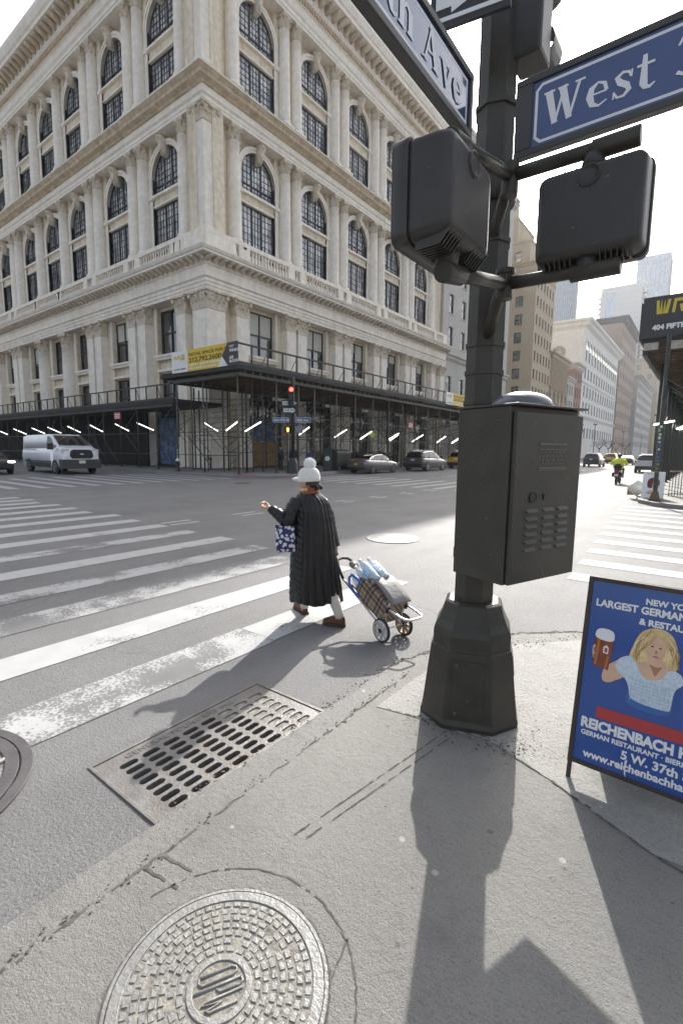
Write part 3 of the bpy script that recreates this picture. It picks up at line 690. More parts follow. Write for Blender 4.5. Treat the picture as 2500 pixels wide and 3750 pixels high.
# shop fronts below the shed: dark glazing between the piers
M_blue = mat('blue_hoarding', (.02,.07,.2), .5, noise=.5, nscale=3, stain=(.35,.4,.45), stain_amt=.7, stain_scale=2.2)
M_ply = mat('plywood_boards', (.33,.2,.09), .8, noise=.25, nscale=4, stain=(.16,.09,.04), stain_amt=.6, stain_scale=3)
for F, BAY, COLS, L, rot in FACES:
    for k, c in enumerate(BAY):
        mb = MB(); mb.xf = F; mb.m = 1
        mb.box((c-1.95,-.6,.32),(c+1.95,.0,5.6)); mb.m = 0
        for x in (-1.9,-.65,.65,1.9): mb.box((c+x-.05,.001,.32),(c+x+.05,.06,5.6))
        mb.box((c-1.95,.0,2.9),(c+1.95,.075,3.05)); mb.box((c-1.95,.0,.32),(c+1.95,.08,.6)); mb.box((c-1.98,.0,5.6),(c+1.98,.09,5.8))
        bpart(mb, 'shopfront', [M_frame, M_glass_d])
mb = MB(); mb.xf = FR
for x in (-1.3,-.65,0,.65): mb.box((5.35+x, .1, .34), (5.35+x+.63, .14, 2.35))
bpart(mb, 'boarding', M_ply)
mb = MB(); mb.xf = FR; mb.box((4.2,.09,2.4),(6.4,.13,4.2)); bpart(mb, 'window_poster', M_blue); mb = MB(); mb.xf = FL; mb.box((3.9,.09,.5),(6.5,.13,4.2)); bpart(mb, 'window_poster', M_blue)
# ------------------------------------------------------------------ pavement sheds
M_green = mat('dark_green_steel', (.035,.042,.036), .6, noise=.3, nscale=6)
M_galv = mat('galvanised_pipe', (.2,.2,.19), .5, metal=.5, noise=.3, nscale=9)
M_olive = mat('brown_green_pipe', (.1,.1,.08), .55, metal=.2, noise=.3, nscale=9)
M_deck = mat('deck_timber', (.12,.075,.04), .85, noise=.4, nscale=3)
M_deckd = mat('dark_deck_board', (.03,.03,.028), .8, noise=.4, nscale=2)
M_tube = mat('fluorescent_tube', (.9,.9,.9), .4, emit=(1,.97,.88), estr=2.6)
M_white = mat('white_vinyl', (.78,.78,.77), .5, noise=.04, nscale=2)
M_yell = mat('yellow_vinyl', (.72,.5,.02), .5, noise=.05, nscale=2)
M_black = mat('black_vinyl', (.03,.028,.032), .5)
M_ink = mat('dark_brown_ink', (.09,.05,.02), .6)

SO = (-21.3, 18.5, .28)
SH = thing('sidewalk_shed', 'dark steel pavement shed on pipe scaffolding wrapped round the stone building', 'scaffold', SO)
def spart(mb, name, m, **k): return mb.build(name, m, parent=SH, org=SO, **k)
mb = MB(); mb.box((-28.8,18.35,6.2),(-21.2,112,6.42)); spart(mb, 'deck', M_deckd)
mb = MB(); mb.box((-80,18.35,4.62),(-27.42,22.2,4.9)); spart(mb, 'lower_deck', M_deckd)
mb = MB(); mb.box((-80,22.0,.3),(-36.6,22.1,4.6)); spart(mb, 'shade_sheet', mat('shade_sheet', (.012,.012,.013), .95))  # added near-black sheet, stands in for the shade under the lower shed
mb = MB()
y = 18.9
while y < 110: mb.box((-28.2, y, 6.0), (-21.3, y+.1, 6.19)); y += .6
spart(mb, 'joists', M_deck)
mb = MB(); mb.box((-21.32,18.36,5.82),(-21.18,112,5.98)); mb.box((-27.7,18.36,5.82),(-27.56,112,5.98)); mb.box((-27.4,18.36,5.8),(-21.3,18.46,5.99)); mb.box((-80,18.4,4.42),(-27.6,18.52,4.6)); spart(mb, 'ledger_beam', M_green)
mb = MB(); mb.box((-28.1,22.9,3.9),(-27.85,112,5.9)) ; 
# parapet railings
rl = MB(); 
for z in (7.58,): rl.box((-21.27,18.4,z-.05),(-21.2,112,z+.05))
rl.box((-80,18.36,5.82),(-27.5,18.43,5.9)); rl.box((-27.5,18.38,6.44),(-27.44,22,6.5))
spart(rl, 'top_rail', M_green)
mb = MB(); mb.box((-21.26,18.4,6.43),(-21.2,112,6.62)); mb.box((-80,18.37,4.9),(-27.45,18.42,5.02)); spart(mb, 'toe_board', M_green)
ps = MB(); k = 0; y = 19.4
while y < 112:
    ps.box((-21.27, y-.035, 6.42), (-21.2, y+.035, 7.55))
    if k % 2: ps.tube([(-21.3, y-.03, 7.3), (-21.9, y-.03, 6.44)], .02, 6)
    y += 1.255; k += 1
x = -28.0; k = 0
while x > -80:
    ps.box((x-.035, 18.36, 4.9), (x+.035, 18.43, 5.82))
    if k % 2: ps.tube([(x, 18.46, 5.7), (x-.5, 19.0, 4.92)], .02, 6)
    x -= 1.3; k += 1
tag(spart(ps, 'railing_posts', M_green), kind='stuff')
# upright poles
PM = {}
def pole(x, y, z1, r=.048, m=None):
    z0 = ZSE(x, y) if True else 0
    key = (round(z1-z0,1), r, m)
    if key not in PM:
        mb = MB(); mb.lathe([(r,0),(r,round(z1-z0,1))], 8); mb.cbox((0,0,.01),(.24,.24,.02)); o = mb.build('pole', m or M_olive, parent=SH); PM[key] = o
    else: o = inst(PM[key], 'pole', SH)
    o.location = Vector((x, y, z0)) - Vector(SO)
fy = [18.5,21.4,23.4,25.0,27.4,29.7,32.1,34.5,36.7,39.1,41.5,43.9] + [46.3+2.4*k for k in range(8)] + [68+5*k for k in range(9)]
for i, y in enumerate(fy): pole(-21.3 if i else -21.45, y, 5.82)
for i, y in enumerate([22.4,24.2,26.6,29.0,31.4,33.8,36.2,38.6,41,43.4,45.8,48.2] + [52+4*k for k in range(8)]): pole(-27.6, y, 5.82, .045, M_green)
for x in (-24.6,-27.3): pole(x, 18.5, 5.8)
for i in range(20): pole(-29.6 - 2.4*i, 18.5, 4.42, .045, M_green)
for x, y in ((-22.7,20.2),(-25.6,21.2),(-26.6,20.0),(-29.2,21.6),(-28.4,20.6),(-24.0,21.4)): pole(x, y, 5.8, .05, M_green)
for i in range(14): pole(-31 - 3.4*i, 21.6, 4.42, .045, M_green)
# horizontal pipes and cross braces
def pipe(a, b, r=.024, m=M_galv, name='brace'):
    mb = MB(); mb.tube([a, b], r, 6); return spart(mb, name, m)
for z in (3.82, 2.54): pipe((-21.3,21.3,z), (-21.3,100,z-.1), .03, M_galv, 'rail')
for z in (3.9, 2.6, 1.5): pipe((-27.6,22.5,z), (-27.6,80,z), .028, M_olive, 'rail')
for z in (2.75, 1.35): pipe((-60,18.5,z), (-21.5,18.5,z), .028, M_olive, 'rail')
for a, b in ((-27.2,-24.7),(-24.6,-21.5)):
    pipe((a,18.42,4.35), (b,18.42,2.75)); pipe((a,18.44,2.75), (b,18.44,4.25))
rb = random.Random(11)
for i in range(1, 16):
    y0, y1 = fy[i], fy[i+1]
    if i % 2: pipe((-21.33,y0,2.5),(-21.33,y1+.0,5.4 if i % 4 == 1 else 3.9), .02, M_olive)
    else: pipe((-21.33,y0,3.9),(-21.33,y1,2.5), .02, M_olive)
for i in range(14):
    y = 23 + 2.4*i
    pipe((-21.4,y,5.6),(-27.5,y,3.2 + .8*(i % 3)), .02, M_olive); pipe((-27.55,y,.6+.5*(i % 2)),(-27.55,y+2.4,2.6+1.2*(i%2)), .02, M_olive)
for i in range(10):
    x = -28 - 4.2*i
    pipe((x,18.55,4.3),(x-2.2,18.55,2.75), .02, M_olive); pipe((x,21.5,.6),(x-2.4,21.5,2.7), .02, M_olive)
for i in range(8): pipe((-21.35-.1*i, 18.7+.3*i, 2.4+.35*i), (-27.4, 19.5+.35*i, 2.2+.4*i), .02, M_olive)

eb = MB(); re_ = random.Random(21)  # extra pipes added to darken the inside of the shed
for i in range(70):
    y = 19.5 + i*1.15; x = re_.choice([-22.6,-23.8,-25.2,-26.4,-27.5]); zq = re_.uniform(.5,3.6); eb.tube([(x,y,zq),(x+re_.uniform(-.6,.6),y+re_.choice([-2.2,2.2]),zq+re_.uniform(1.2,2.1))], .022, 5)
    if i % 2 == 0: eb.tube([(-21.35,y,re_.uniform(4.3,5.6)),(-27.5,y+re_.uniform(-.5,.5),re_.uniform(3.0,5.5))], .024, 5); eb.tube([(x,y-2.4,re_.choice([1.3,2.5,3.7,4.8])),(x,y+2.4,re_.choice([1.3,2.5,3.7,4.8]))], .022, 5)
    if i % 2: eb.lathe([(.04,0),(.04,5.75)], 6, (x,y,.3))
for i in range(26):
    x = -22.5 - i*1.6; y = re_.choice([19.6,20.4,21.4]); zq = re_.uniform(.5,2.6); eb.tube([(x,y,zq),(x-2.0,y,zq+1.5)], .022, 5)
    if i < 4: eb.tube([(x,18.6,re_.uniform(1,5)),(x-1.6,18.6,re_.uniform(1,5))], .022, 5); eb.lathe([(.04,0),(.04,5.75)], 6, (x,y,.3))
tag(spart(eb, 'brace', M_olive), kind='stuff')
# tube lights hung inside the sheds
def tube_light(a, b, lab, grp):
    a, b = Vector(a), Vector(b); o = thing('tube_light', lab, 'light', a, 0, grp)
    mb = MB(); mb.tube([a, a.lerp(b,.48)], .034, 8); mb.tube([a.lerp(b,.52), b], .034, 8); mb.build('tube', M_tube, parent=o, org=a)
    mb = MB(); d = Vector((-.06,.0,.05)); mb.tube([a+d, b+d], .03, 6); mb.tube([a.lerp(b,.5)+d, a.lerp(b,.5)+Vector((0,0,1.0))], .01, 5); mb.build('holder', M_galv, parent=o, org=a)
la = 'slanted white tube light glowing under the shed on the avenue side'; ga = 'tube lights under the shed along the avenue'
for a, b in ((23.6,24.7),(27.5,28.9),(30.8,32.3),(34.8,36.5),(39.2,41.0),(44.0,45.9),(47.5,49.4),(51.5,53.6),(56,58)):
    tube_light((-21.5,a,2.66), (-21.5,b,3.24), la, ga)
for a, b in ((31.7,33.0),(36.2,37.6),(40.2,41.8),(45.4,47),(49,51)): tube_light((-22.2,a,2.6), (-22.2,b,3.16), la, ga)
tube_light((-22.6,20.0,2.80),(-21.5,20.3,3.36), 'slanted tube light at the shed corner, the brightest of the row', ga)
ls = 'slanted white tube light glowing under the shed on the side street'; gs = 'tube lights under the shed along the side street'
for a, b in ((-41.3,-43.5),(-44.9,-47.4),(-48.2,-50.9),(-52.4,-55.3),(-37.6,-39.5),(-57,-60),(-62,-65),(-33.8,-35.6),(-30.6,-32.6)):
    tube_light((a,18.8,2.99), (b,18.8,3.52), ls, gs)
tube_light((-23.8,18.9,2.82), (-25.15,18.9,3.38), 'tube light slanting down to the right beneath the yellow lease banner', gs)
tube_light((-23.0,18.9,2.82), (-21.95,18.9,3.32), 'tube light slanting up to the right beneath the yellow lease banner', gs)

# lease banner at the corner and its twin further down the avenue
def banner(name, label, o, xd, W, H, grp):
    nz = Vector(xd).cross(Vector((0,0,1))); F = frame(o, xd, (0,0,1), nz); t = thing(name, label, 'banner', o, 0, grp)
    def pan(pts, m, nm, z=.0):
        mb = MB(); mb.xf = F; mb.prism([(x*W, y*H, z) for x, y in pts], (0,0,.03)); return mb.build(nm, m, parent=t, org=o)
    pan([(0,0),(.262,0),(.262,1),(0,1)], M_white, 'logo_panel'); pan([(.262,0),(.72,0),(.765,.36),(.84,1),(.262,1)], M_yell, 'offer_panel')
    pan([(.72,0),(.86,0),(.775,.43)], M_white, 'arrow_panel', .004); pan([(.86,0),(1,0),(1,1),(.86,1),(.78,.45)], M_black, 'name_panel', .001)
    def T(txt, x, y, s, m, bold=0, nm='lettering', sp=1.0, sxx=1.0):
        mb = MB(); text_mesh(mb, txt, s*H, F @ Matrix.Translation((x*W, y*H, .034)) @ Matrix.Scale(sxx, 4, (1,0,0)), bold*H, space=sp); mb.build(nm, m, parent=t, org=o)
    T('WRG', .03, .62, .27, M_yell, .012, sxx=1.5); T('winick\nrealty\ngroup', .165, .78, .10, M_ink, 0); T('401 FIFTH AVENUE', .035, .12, .09, M_ink, .004, sxx=1.3)
    T('RETAIL SPACE FOR LEASE', .285, .70, .19, M_ink, .005, sxx=1.62); T('212.792.2600', .285, .40, .30, M_ink, .009, sxx=1.5)
    T('5,000 SF - 16,000 SF AVAILABLE', .285, .24, .125, M_white, .006, sxx=1.45); T('WILL CONSIDER ALL DIVISIONS', .285, .08, .105, M_white, .005, sxx=1.4)
    T('JEFF\nWINICK', .885, .74, .16, M_white, .006, sxx=1.15); T('LEE\nBLOCK', .885, .28, .16, M_white, .006, sxx=1.15)
    return t
banner('lease_banner', 'yellow, white and black lease banner at the corner of the shed parapet', (-27.4, 18.33, 6.42), (1,0,0), 6.25, 1.25, 'lease banners on the shed')
banner('lease_banner', 'second yellow and white lease banner far along the avenue beside the dark pole', (-21.15, 44.9, 6.42), (0,1,0), 6.25, 1.2, 'lease banners on the shed')

# ------------------------------------------------------------------ near signal pole and what it carries
M_pole = mat('brown_green_paint', (.05,.0455,.036), .42, noise=.18, nscale=7, bump=.12, bscale=40, stain=(.028,.024,.019), stain_amt=.5, stain_scale=5, spec=.35, chips=(.13,.11,.085))
M_cab = mat('cabinet_paint', (.052,.0475,.037), .46, noise=.14, nscale=5, bump=.1, bscale=70, stain=(.09,.08,.065), stain_amt=.3, stain_scale=3.5, spec=.35, chips=(.2,.19,.165))
M_head = mat('dark_grey_housing', (.045,.043,.041), .42, noise=.12, nscale=6, bump=.06, bscale=90, stain=(.03,.022,.016), stain_amt=.5, stain_scale=4, spec=.4, chips=(.17,.13,.085))
M_bolt = mat('rusty_bolt', (.12,.075,.045), .7)
PX, PY = -1.13, 2.92
TP = thing('signal_pole', 'dark brown-green octagonal signal pole rising from a flared cast base', 'pole', (PX, PY, 0))
PR = R(20)
def octo(a, c, z, rot=PR):
    pts = [(a,-a+c),(a,a-c),(a-c,a),(-a+c,a),(-a,a-c),(-a,-a+c),(-a+c,-a),(a-c,-a)]
    return [(x*math.cos(rot) - y*math.sin(rot), x*math.sin(rot) + y*math.cos(rot), z) for x, y in pts]
mb = MB(); mb.loft([octo(a, a*.5, z) for a, z in ((.300,0),(.302,.03),(.292,.06),(.248,.47),(.25,.475),(.236,.482),(.236,.57),(.228,.60),(.205,.645),(.185,.70),(.172,.75),(.150,.762),(.12,.765))], True, True, False)
mb.build('base', M_pole, parent=TP, bevel=.008)
def on_face(t0, t1, u0, u1, nrm, th, mbx, a0=.292, a1=.248, z0=.06, z1=.47):     # plate on the sloped face with normal index
    rot = PR + nrm*PI/2 - PI/2
    c, s = math.cos(rot), math.sin(rot)
    def P(u, z, o): d = a0 + (a1-a0)*(z-z0)/(z1-z0) + o; return (c*d - s*u, s*d + c*u, z)
    a = [P(u0,t0,-.01), P(u1,t0,-.01), P(u1,t1,-.01), P(u0,t1,-.01)]; b = [P(u0,t0,th), P(u1,t0,th), P(u1,t1,th), P(u0,t1,th)]
    i = mbx.verts(a + b)
    for q in ((0,3,2,1),(4,5,6,7),(0,1,5,4),(1,2,6,5),(2,3,7,6),(3,0,4,7)): mbx.face([i[k] for k in q], False)
mb = MB(); on_face(.085,.43,-.1,.09,0,.006,mb); mb.build('access_panel', M_pole, parent=TP, bevel=.003)
mb = MB(); on_face(.30,.43,-.07,.07,1,.005,mb); mb.build('maker_plate', M_pole, parent=TP, bevel=.003)
for u, z in ((-.075,.405),(-.075,.11)):
    mb = MB(); on_face(z-.009,z+.009,u-.009,u+.009,0,.016,mb); mb.build('bolt', M_bolt, parent=TP, bevel=.004)
mb = MB(); mb.loft([octo(a, a*.55, z) for a, z in ((.118,.76),(.112,1.2),(.107,2.0),(.104,3.0),(.100,4.9))], True, True, False); mb.build('shaft', M_pole, parent=TP)
for z in (2.16, 2.32, 1.98, 2.9, 3.24, 3.62):
    mb = MB(); mb.loft([octo(a, a*.55, zz) for a, zz in ((.1125,z),(.1135,z+.003),(.1135,z+.022),(.1125,z+.025))], True, True, False); mb.build('band_clamp', M_pole, parent=TP)
mb = MB(); mb.lathe([(.125,3.12),(.135,3.14),(.135,3.3),(.125,3.32)], 16); mb.build('collar', M_pole, parent=TP)
# brackets: diagonal stubs, tees and arms
def tw(mb, pts, r, n=12): mb.tube([Vector(p) - Vector((PX,PY,0)) for p in pts], r, n)
mb = MB(); tw(mb, [(-1.1,2.86,2.36),(-1.0,2.74,2.55),(-.95,2.69,2.6)], .034); mb.build('bracket_stub', M_pole, parent=TP); mb = MB(); tw(mb, [(-1.1,2.86,2.9),(-.95,2.69,3.13)], .03); mb.build('bracket_stub', M_pole, parent=TP)
mb = MB(); tw(mb, [(-.95,2.69,2.52),(-.95,2.69,2.66)], .045); tw(mb, [(-.95,2.69,2.645),(-.95,2.69,2.675)], .052); mb.build('tee_fitting', M_pole, parent=TP, bevel=.004); mb = MB(); tw(mb, [(-.95,2.69,3.04),(-.95,2.69,3.2)], .045); mb.build('tee_fitting', M_pole, parent=TP, bevel=.004)
mb = MB(); tw(mb, [(-.95,2.69,2.6),(-.40,2.69,2.585)], .033); tw(mb, [(-.95,2.69,2.6),(-.95,1.94,2.45)], .033); mb.build('lower_arm', M_pole, parent=TP)
mb = MB(); tw(mb, [(-.95,2.69,3.14),(-.36,2.69,3.13)], .033); tw(mb, [(-.95,2.69,3.14),(-.95,1.94,2.97)], .03); mb.build('upper_arm', M_pole, parent=TP)
for a, b in (((-.62,2.69,2.585),(-.40,2.69,2.585)), ((-.56,2.69,3.13),(-.36,2.69,3.13)), ((-.95,2.12,2.485),(-.95,1.94,2.45)), ((-.95,2.1,3.0),(-.95,1.96,2.972))):
    mb = MB(); tw(mb, [a, b], .044); mb.build('end_fitting', M_pole, parent=TP, bevel=.004)
# moisture stain where the pole meets the slab
def rrect(w, h, r, y, n=5, tap=0.0):
    pts = []
    for cx, cz, a0 in ((w/2-r, h/2-r, 0), (-w/2+r, h/2-r, 90), (-w/2+r, -h/2+r, 180), (w/2-r, -h/2+r, 270)):
        for k in range(n+1):
            a = R(a0 + 90*k/n); pts.append((cx + r*math.cos(a), y, cz + r*math.sin(a)))
    return pts
def ped_head(loc_, rz, label, W=.45, H=.43, D=.2):
    t = thing('pedestrian_signal', label, 'signal', loc_, rz, 'pedestrian signals on the near pole')
    mb = MB()        # local: back face at y=0, lamp faces +y
    mb.loft([rrect(W-.09, H-.09, .03, 0), rrect(W-.05, H-.05, .035, .004), rrect(W-.025, H-.025, .04, .018), rrect(W-.012, H-.012, .042, .05), rrect(W, H, .042, D*.62), rrect(W, H, .042, D*.7)], True, True, True)
    mb.build('housing', M_head, parent=t)
    mb = MB(); mb.loft([rrect(W+.01, H+.01, .045, D*.7), rrect(W+.018, H+.018, .045, D*.72), rrect(W+.018, H+.018, .045, D*.98), rrect(W+.0, H+.0, .045, D*1.0)], True, True, True); mb.build('door', M_head, parent=t)
    mb = MB(); o1 = rrect(W-.03,H-.03,.03,D); 
    mb.box((-W/2+.03,D,-H/2+.03),(W/2-.03,D+.012,H/2-.03)); mb.build('lens_panel', M_black, parent=t)
    mb = MB(); mb.xf = frame((0,0,H/2-.065),(1,0,0),(0,0,1),(0,-1,0)); mb.lathe([(.05,-.01),(.05,.006),(.042,.008),(.042,.004),(.02,.004)], 16); mb.build('port_cover', M_head, parent=t)
    mb = MB()
    for sg in (-1,1):
        for k in range(6):
            x = sg*(.065 + .024*k); mb.prism([(x-.003,.012,-H/2+.05),(x-.003,.0,-H/2+.03),(x-.003,.05,-H/2-.028),(x-.003,D*.62,-H/2-.03),(x-.003,D*.62,-H/2+.02)], (.006,0,0))
    for k in range(6): mb.box((-.12+.05*k-.004, .05, H/2-.01), (-.12+.05*k+.004, .09, H/2+.008))
    mb.build('vent_grille', M_head, parent=t)
    mb = MB(); mb.lathe([(.045,-H/2-.05),(.05,-H/2-.03),(.06,-H/2+.01)], 14, (0,D*.42,0)); mb.build('hub', M_head, parent=t); mb = MB(); mb.lathe([(.06,H/2-.01),(.05,H/2+.03),(.045,H/2+.06)], 14, (0,D*.42,0)); mb.build('hub', M_head, parent=t)
    return t
ped_head((-.55, 2.605, 2.84), 0, 'dark pedestrian signal seen squarely from behind, right of the near pole', .48, .42, .2)
h = ped_head((-.85, 1.985, 2.725), PI/2, 'dark pedestrian signal seen edge-on, left of the near pole', .44, .385, .25)

# control cabinet
A = R(20); E1 = Vector((math.sin(A), math.cos(A), 0)); E2 = Vector((-math.cos(A), math.sin(A), 0)); UPV = Vector((0,0,1))
CM = Vector((-.776, 2.411, 1.015)); W1, W2, CH = .577, .357, .915
CF = frame(CM, E1, E2, UPV)
CB = thing('control_cabinet', 'dark brown steel signal cabinet with louvres strapped to the near pole', 'cabinet', CM)
def cpart(mb, n, m, **k): return mb.build(n, m, parent=CB, org=CM, **k)
mb = MB(); mb.xf = CF; mb.box((0,.012,0),(W1,W2,CH)); cpart(mb, 'body', M_cab, bevel=.006)
mb = MB(); mb.xf = CF; mb.box((.012,-.016,.004),(W1+.004,.008,CH-.028)); cpart(mb, 'door', M_cab, bevel=.006)
mb = MB(); mb.xf = CF; mb.box((-.006,-.035,CH+.001),(W1+.012,W2+.006,CH+.012)); cpart(mb, 'lid', M_cab, bevel=.003)
mb = MB(); mb.xf = CF; mb.lathe([(.165*math.cos(t), .085*math.sin(t) + CH + .012) for t in (0,.15,.35,.6,.85,1.1,1.35,1.5)] + [(.002, CH+.097)], 28, (.26,.15,0)); cpart(mb, 'dome', mat('dome_paint', (.11,.12,.135), .22, noise=.1, nscale=5, spec=.7))
mb = MB(); mb.xf = CF
for cx_ in (.16,.30,.43):
    for k in range(6):
        z = .17 + .041*k
        mb.loft([[(cx_ - .045, -.0165, z), (cx_ + .055, -.0165, z), (cx_ + .055, -.0165, z+.02), (cx_ - .045, -.0165, z+.02)],
                 [(cx_ - .035, -.029, z+.002), (cx_ + .05, -.029, z+.002), (cx_ + .05, -.0168, z+.019), (cx_ - .035, -.0168, z+.019)]], True, True, False)
cpart(mb, 'louvres', M_cab)
mb = MB(); mb.xf = CF
for a, b in ((.725,.735),(.70,.704),(.60,.609),(.592,.596)): mb.box((.2,-.0195,a),(.44,-.0155,b))
F2 = CF @ frame((.22,-.017,.66),(1,0,0),(0,0,1),(0,-1,0))
rq = random.Random(3)
for zz in (.685,.665,.645,.625):
    x = .225
    while x < .40: w_ = rq.uniform(.006,.02); mb.box((x,-.0185,zz),(x+w_,-.0155,zz+.007)); x += w_ + rq.uniform(.006,.018)
cpart(mb, 'maker_plate', mat('plate_paint', (.1,.09,.072), .4))
mb = MB(); mb.xf = CF @ frame((.17,-.018,.455),(1,0,0),(0,0,1),(0,-1,0)); mb.lathe([(.03,0),(.03,.004),(.026,.004),(.026,.001)], 20); mb.cbox((.09,0,.003),(.012,.03,.006)); cpart(mb, 'lock', mat('dark_lock', (.02,.018,.015), .5))
mb = MB(); mb.xf = CF
for z in (.12,.8): mb.box((.30,W2,z),(.40,W2+.06,z+.05))
mb.box((.02,W2+.001,.08),(.07,W2+.02,.14)); cpart(mb, 'strap_bracket', M_pole)

# street name signs
M_blue_s = mat('sign_blue', (.07,.10,.23), .35, noise=.05, nscale=5)
M_sline = mat('sign_white', (.72,.73,.75), .45)
M_sfr = mat('sign_frame', (.06,.058,.057), .4, metal=.3)
def street_sign(label, o, xd, W, H, txt, size, x0, y0, stretch=1.25, dep=.05, blue=None, small=False):
    nz = Vector(xd).cross(Vector((0,0,1))); F = frame(o, xd, (0,0,1), nz); t = thing('street_sign', label, 'street sign', o)
    fr = .034 if not small else .012
    mb = MB(); mb.xf = F; mb.box((0,0,-dep),(W,fr,0)); mb.box((0,H-fr,-dep),(W,H,0)); mb.box((0,fr,-dep),(fr*2.6,H-fr,0)); mb.box((W-fr,fr,-dep),(W,H-fr,0)); mb.build('frame', M_sfr, parent=t, org=o, bevel=.004 if not small else 0)
    mb = MB(); mb.xf = F; mb.box((fr*2.6-.002,fr-.002,-dep*.8),(W-fr+.002,H-fr+.002,-.012 if not small else -.003)); mb.build('panel', blue or M_blue_s, parent=t, org=o)
    z = -.0115 if not small else -.0025; a = fr*2.6 + .012*(1 if not small else .4); b = fr + .014*(1 if not small else .5); lw = .014 if not small else .008
    mb = MB(); mb.xf = F @ Matrix.Translation((0,0,z)); c = .03
    out = [(a+c,b),(W-fr-.02,b),(W-fr-.02,H-b),(a+c,H-b),(a,H-b-c),(a,b+c)]; inn = [(a+c+lw*.4,b+lw),(W-fr-.02-lw,b+lw),(W-fr-.02-lw,H-b-lw),(a+c+lw*.4,H-b-lw),(a+lw,H-b-c-lw*.4),(a+lw,b+c+lw*.4)]
    for k in range(6): mb.poly([(*out[k],0),(*out[(k+1)%6],0),(*inn[(k+1)%6],0),(*inn[k],0)])
    mb.build('border', M_sline, parent=t, org=o, recalc=False)
    mb = MB(); serif(mb, txt, size, F @ Matrix.Translation((x0, y0, z+.001)) @ Matrix.Scale(stretch, 4, (1,0,0)), .02); mb.build('lettering', M_sline, parent=t, org=o, recalc=False)
    return t
street_sign('large blue West street sign sticking out to the right of the near pole', (-.985, 2.82, 3.285), (1,0,0), 1.5, .385, 'West 37th St', .162, .145, .118, 1.10)
street_sign('blue avenue name sign seen steeply from below above the near pole', (-1.1, 1.05, 3.29), (0,1,0), 1.48, .30, 'Fifth Ave', .15, .36, .085, 1.25, blue=mat('sign_blue_gloss', (.03,.06,.16), .1, spec=.8, coat=.7))
tg = thing('traffic_light', 'dark traffic signal housing at the very top of the near pole', 'traffic light', (-.975, 2.98, 3.84))
mb = MB(); mb.box((-.085,-.1,0),(.085,.1,1.05)); mb.build('housing', M_head, parent=tg, bevel=.02)
mb = MB()
for z in (.17,.52,.87): mb.xf = frame((0,.1,z),(1,0,0),(0,0,-1),(0,1,0)); mb.lathe([(.1,0),(.105,.16),(.1,.16),(.095,0)], 16, caps=False)
mb.build('visor', M_head, parent=tg)
mb = MB(); mb.tube([(-.02,-.06,.2),(-.2,-.13,.2)], .025, 8); mb.tube([(-.02,-.06,.85),(-.2,-.13,.85)], .025, 8); mb.build('bracket', M_head, parent=tg)
ow = thing('direction_sign', 'black and white one way sign high on the near pole, partly cut off', 'road sign', (-1.28, 2.5, 3.86), R(12))
mb = MB(); mb.box((-.06,0,0),(.34,.02,.26)); mb.build('plate', M_black, parent=ow)
mb = MB(); mb.box((-.04,-.004,.03),(.3,-.001,.05)); mb.box((-.04,-.004,.21),(.3,-.001,.23)); mb.prism([(-.03,-.004,.09),(.05,-.004,.09),(.05,-.004,.06),(.22,-.004,.13),(.05,-.004,.2),(.05,-.004,.17),(-.03,-.004,.17)], (0,.003,0)); mb.build('arrow', M_sline, parent=ow)
# ------------------------------------------------------------------ ironwork in the ground
M_iron = mat('worn_cast_iron', (.21,.203,.196), .42, metal=.35, noise=.22, nscale=9, bump=.25, bscale=70, stain=(.16,.12,.085), stain_amt=.55, stain_scale=5)
M_iron_l = mat('dusty_cast_iron', (.225,.224,.218), .48, metal=.2, noise=.15, nscale=9, bump=.25, bscale=80, stain=(.24,.215,.18), stain_amt=.5, stain_scale=6)
M_dirt = mat('packed_dirt', (.235,.22,.19), .95, noise=.4, nscale=25, bump=.6, bscale=40)
M_pit = mat('drain_pit', (.015,.013,.011), .95)
GX0, GX1, GY0, GY1, GZ = -2.5, -1.885, 1.10, 2.29, -.014
GR = thing('drain_grate', 'rectangular cast iron storm drain grate in the gutter beside the kerb', 'drain', (-2.2, 1.7, GZ))
GO = (-2.2, 1.7, GZ)
mb = MB(); f = .018
mb.box((GX0-.02,GY0-.02,GZ-.12),(GX1+.012,GY0,GZ+.006)); mb.box((GX0-.02,GY1,GZ-.12),(GX1+.012,GY1+.02,GZ+.006)); mb.box((GX0-.02,GY0,GZ-.12),(GX0,GY1,GZ+.006)); mb.box((GX1,GY0,GZ-.12),(GX1+.012,GY1,GZ+.006))
mb.build('frame', M_iron, parent=GR, org=GO, bevel=.003)
mb = MB(); zt = GZ - .001; zb = GZ - .035
gx0, gx1 = GX0+.003, GX1-.003; gy0, gy1 = GY0+.003, GY1-.003
nx, ny = 8, 8; sx0, sx1, sy0, sy1 = gx0+.085, gx1-.005, gy0+.07, gy1-.06
px_ = (sx1-sx0)/nx; py_ = (sy1-sy0)/ny; hw_, hl_ = .021, .052
def slot_outline(cx, cy, n=6):
    return [(cx + hw_*math.cos(PI*k/n), cy + hl_ - hw_ + hw_*math.sin(PI*k/n)) for k in range(n+1)] + [(cx - hw_*math.cos(PI*k/n), cy - hl_ + hw_ - hw_*math.sin(PI*k/n)) for k in range(n+1)]
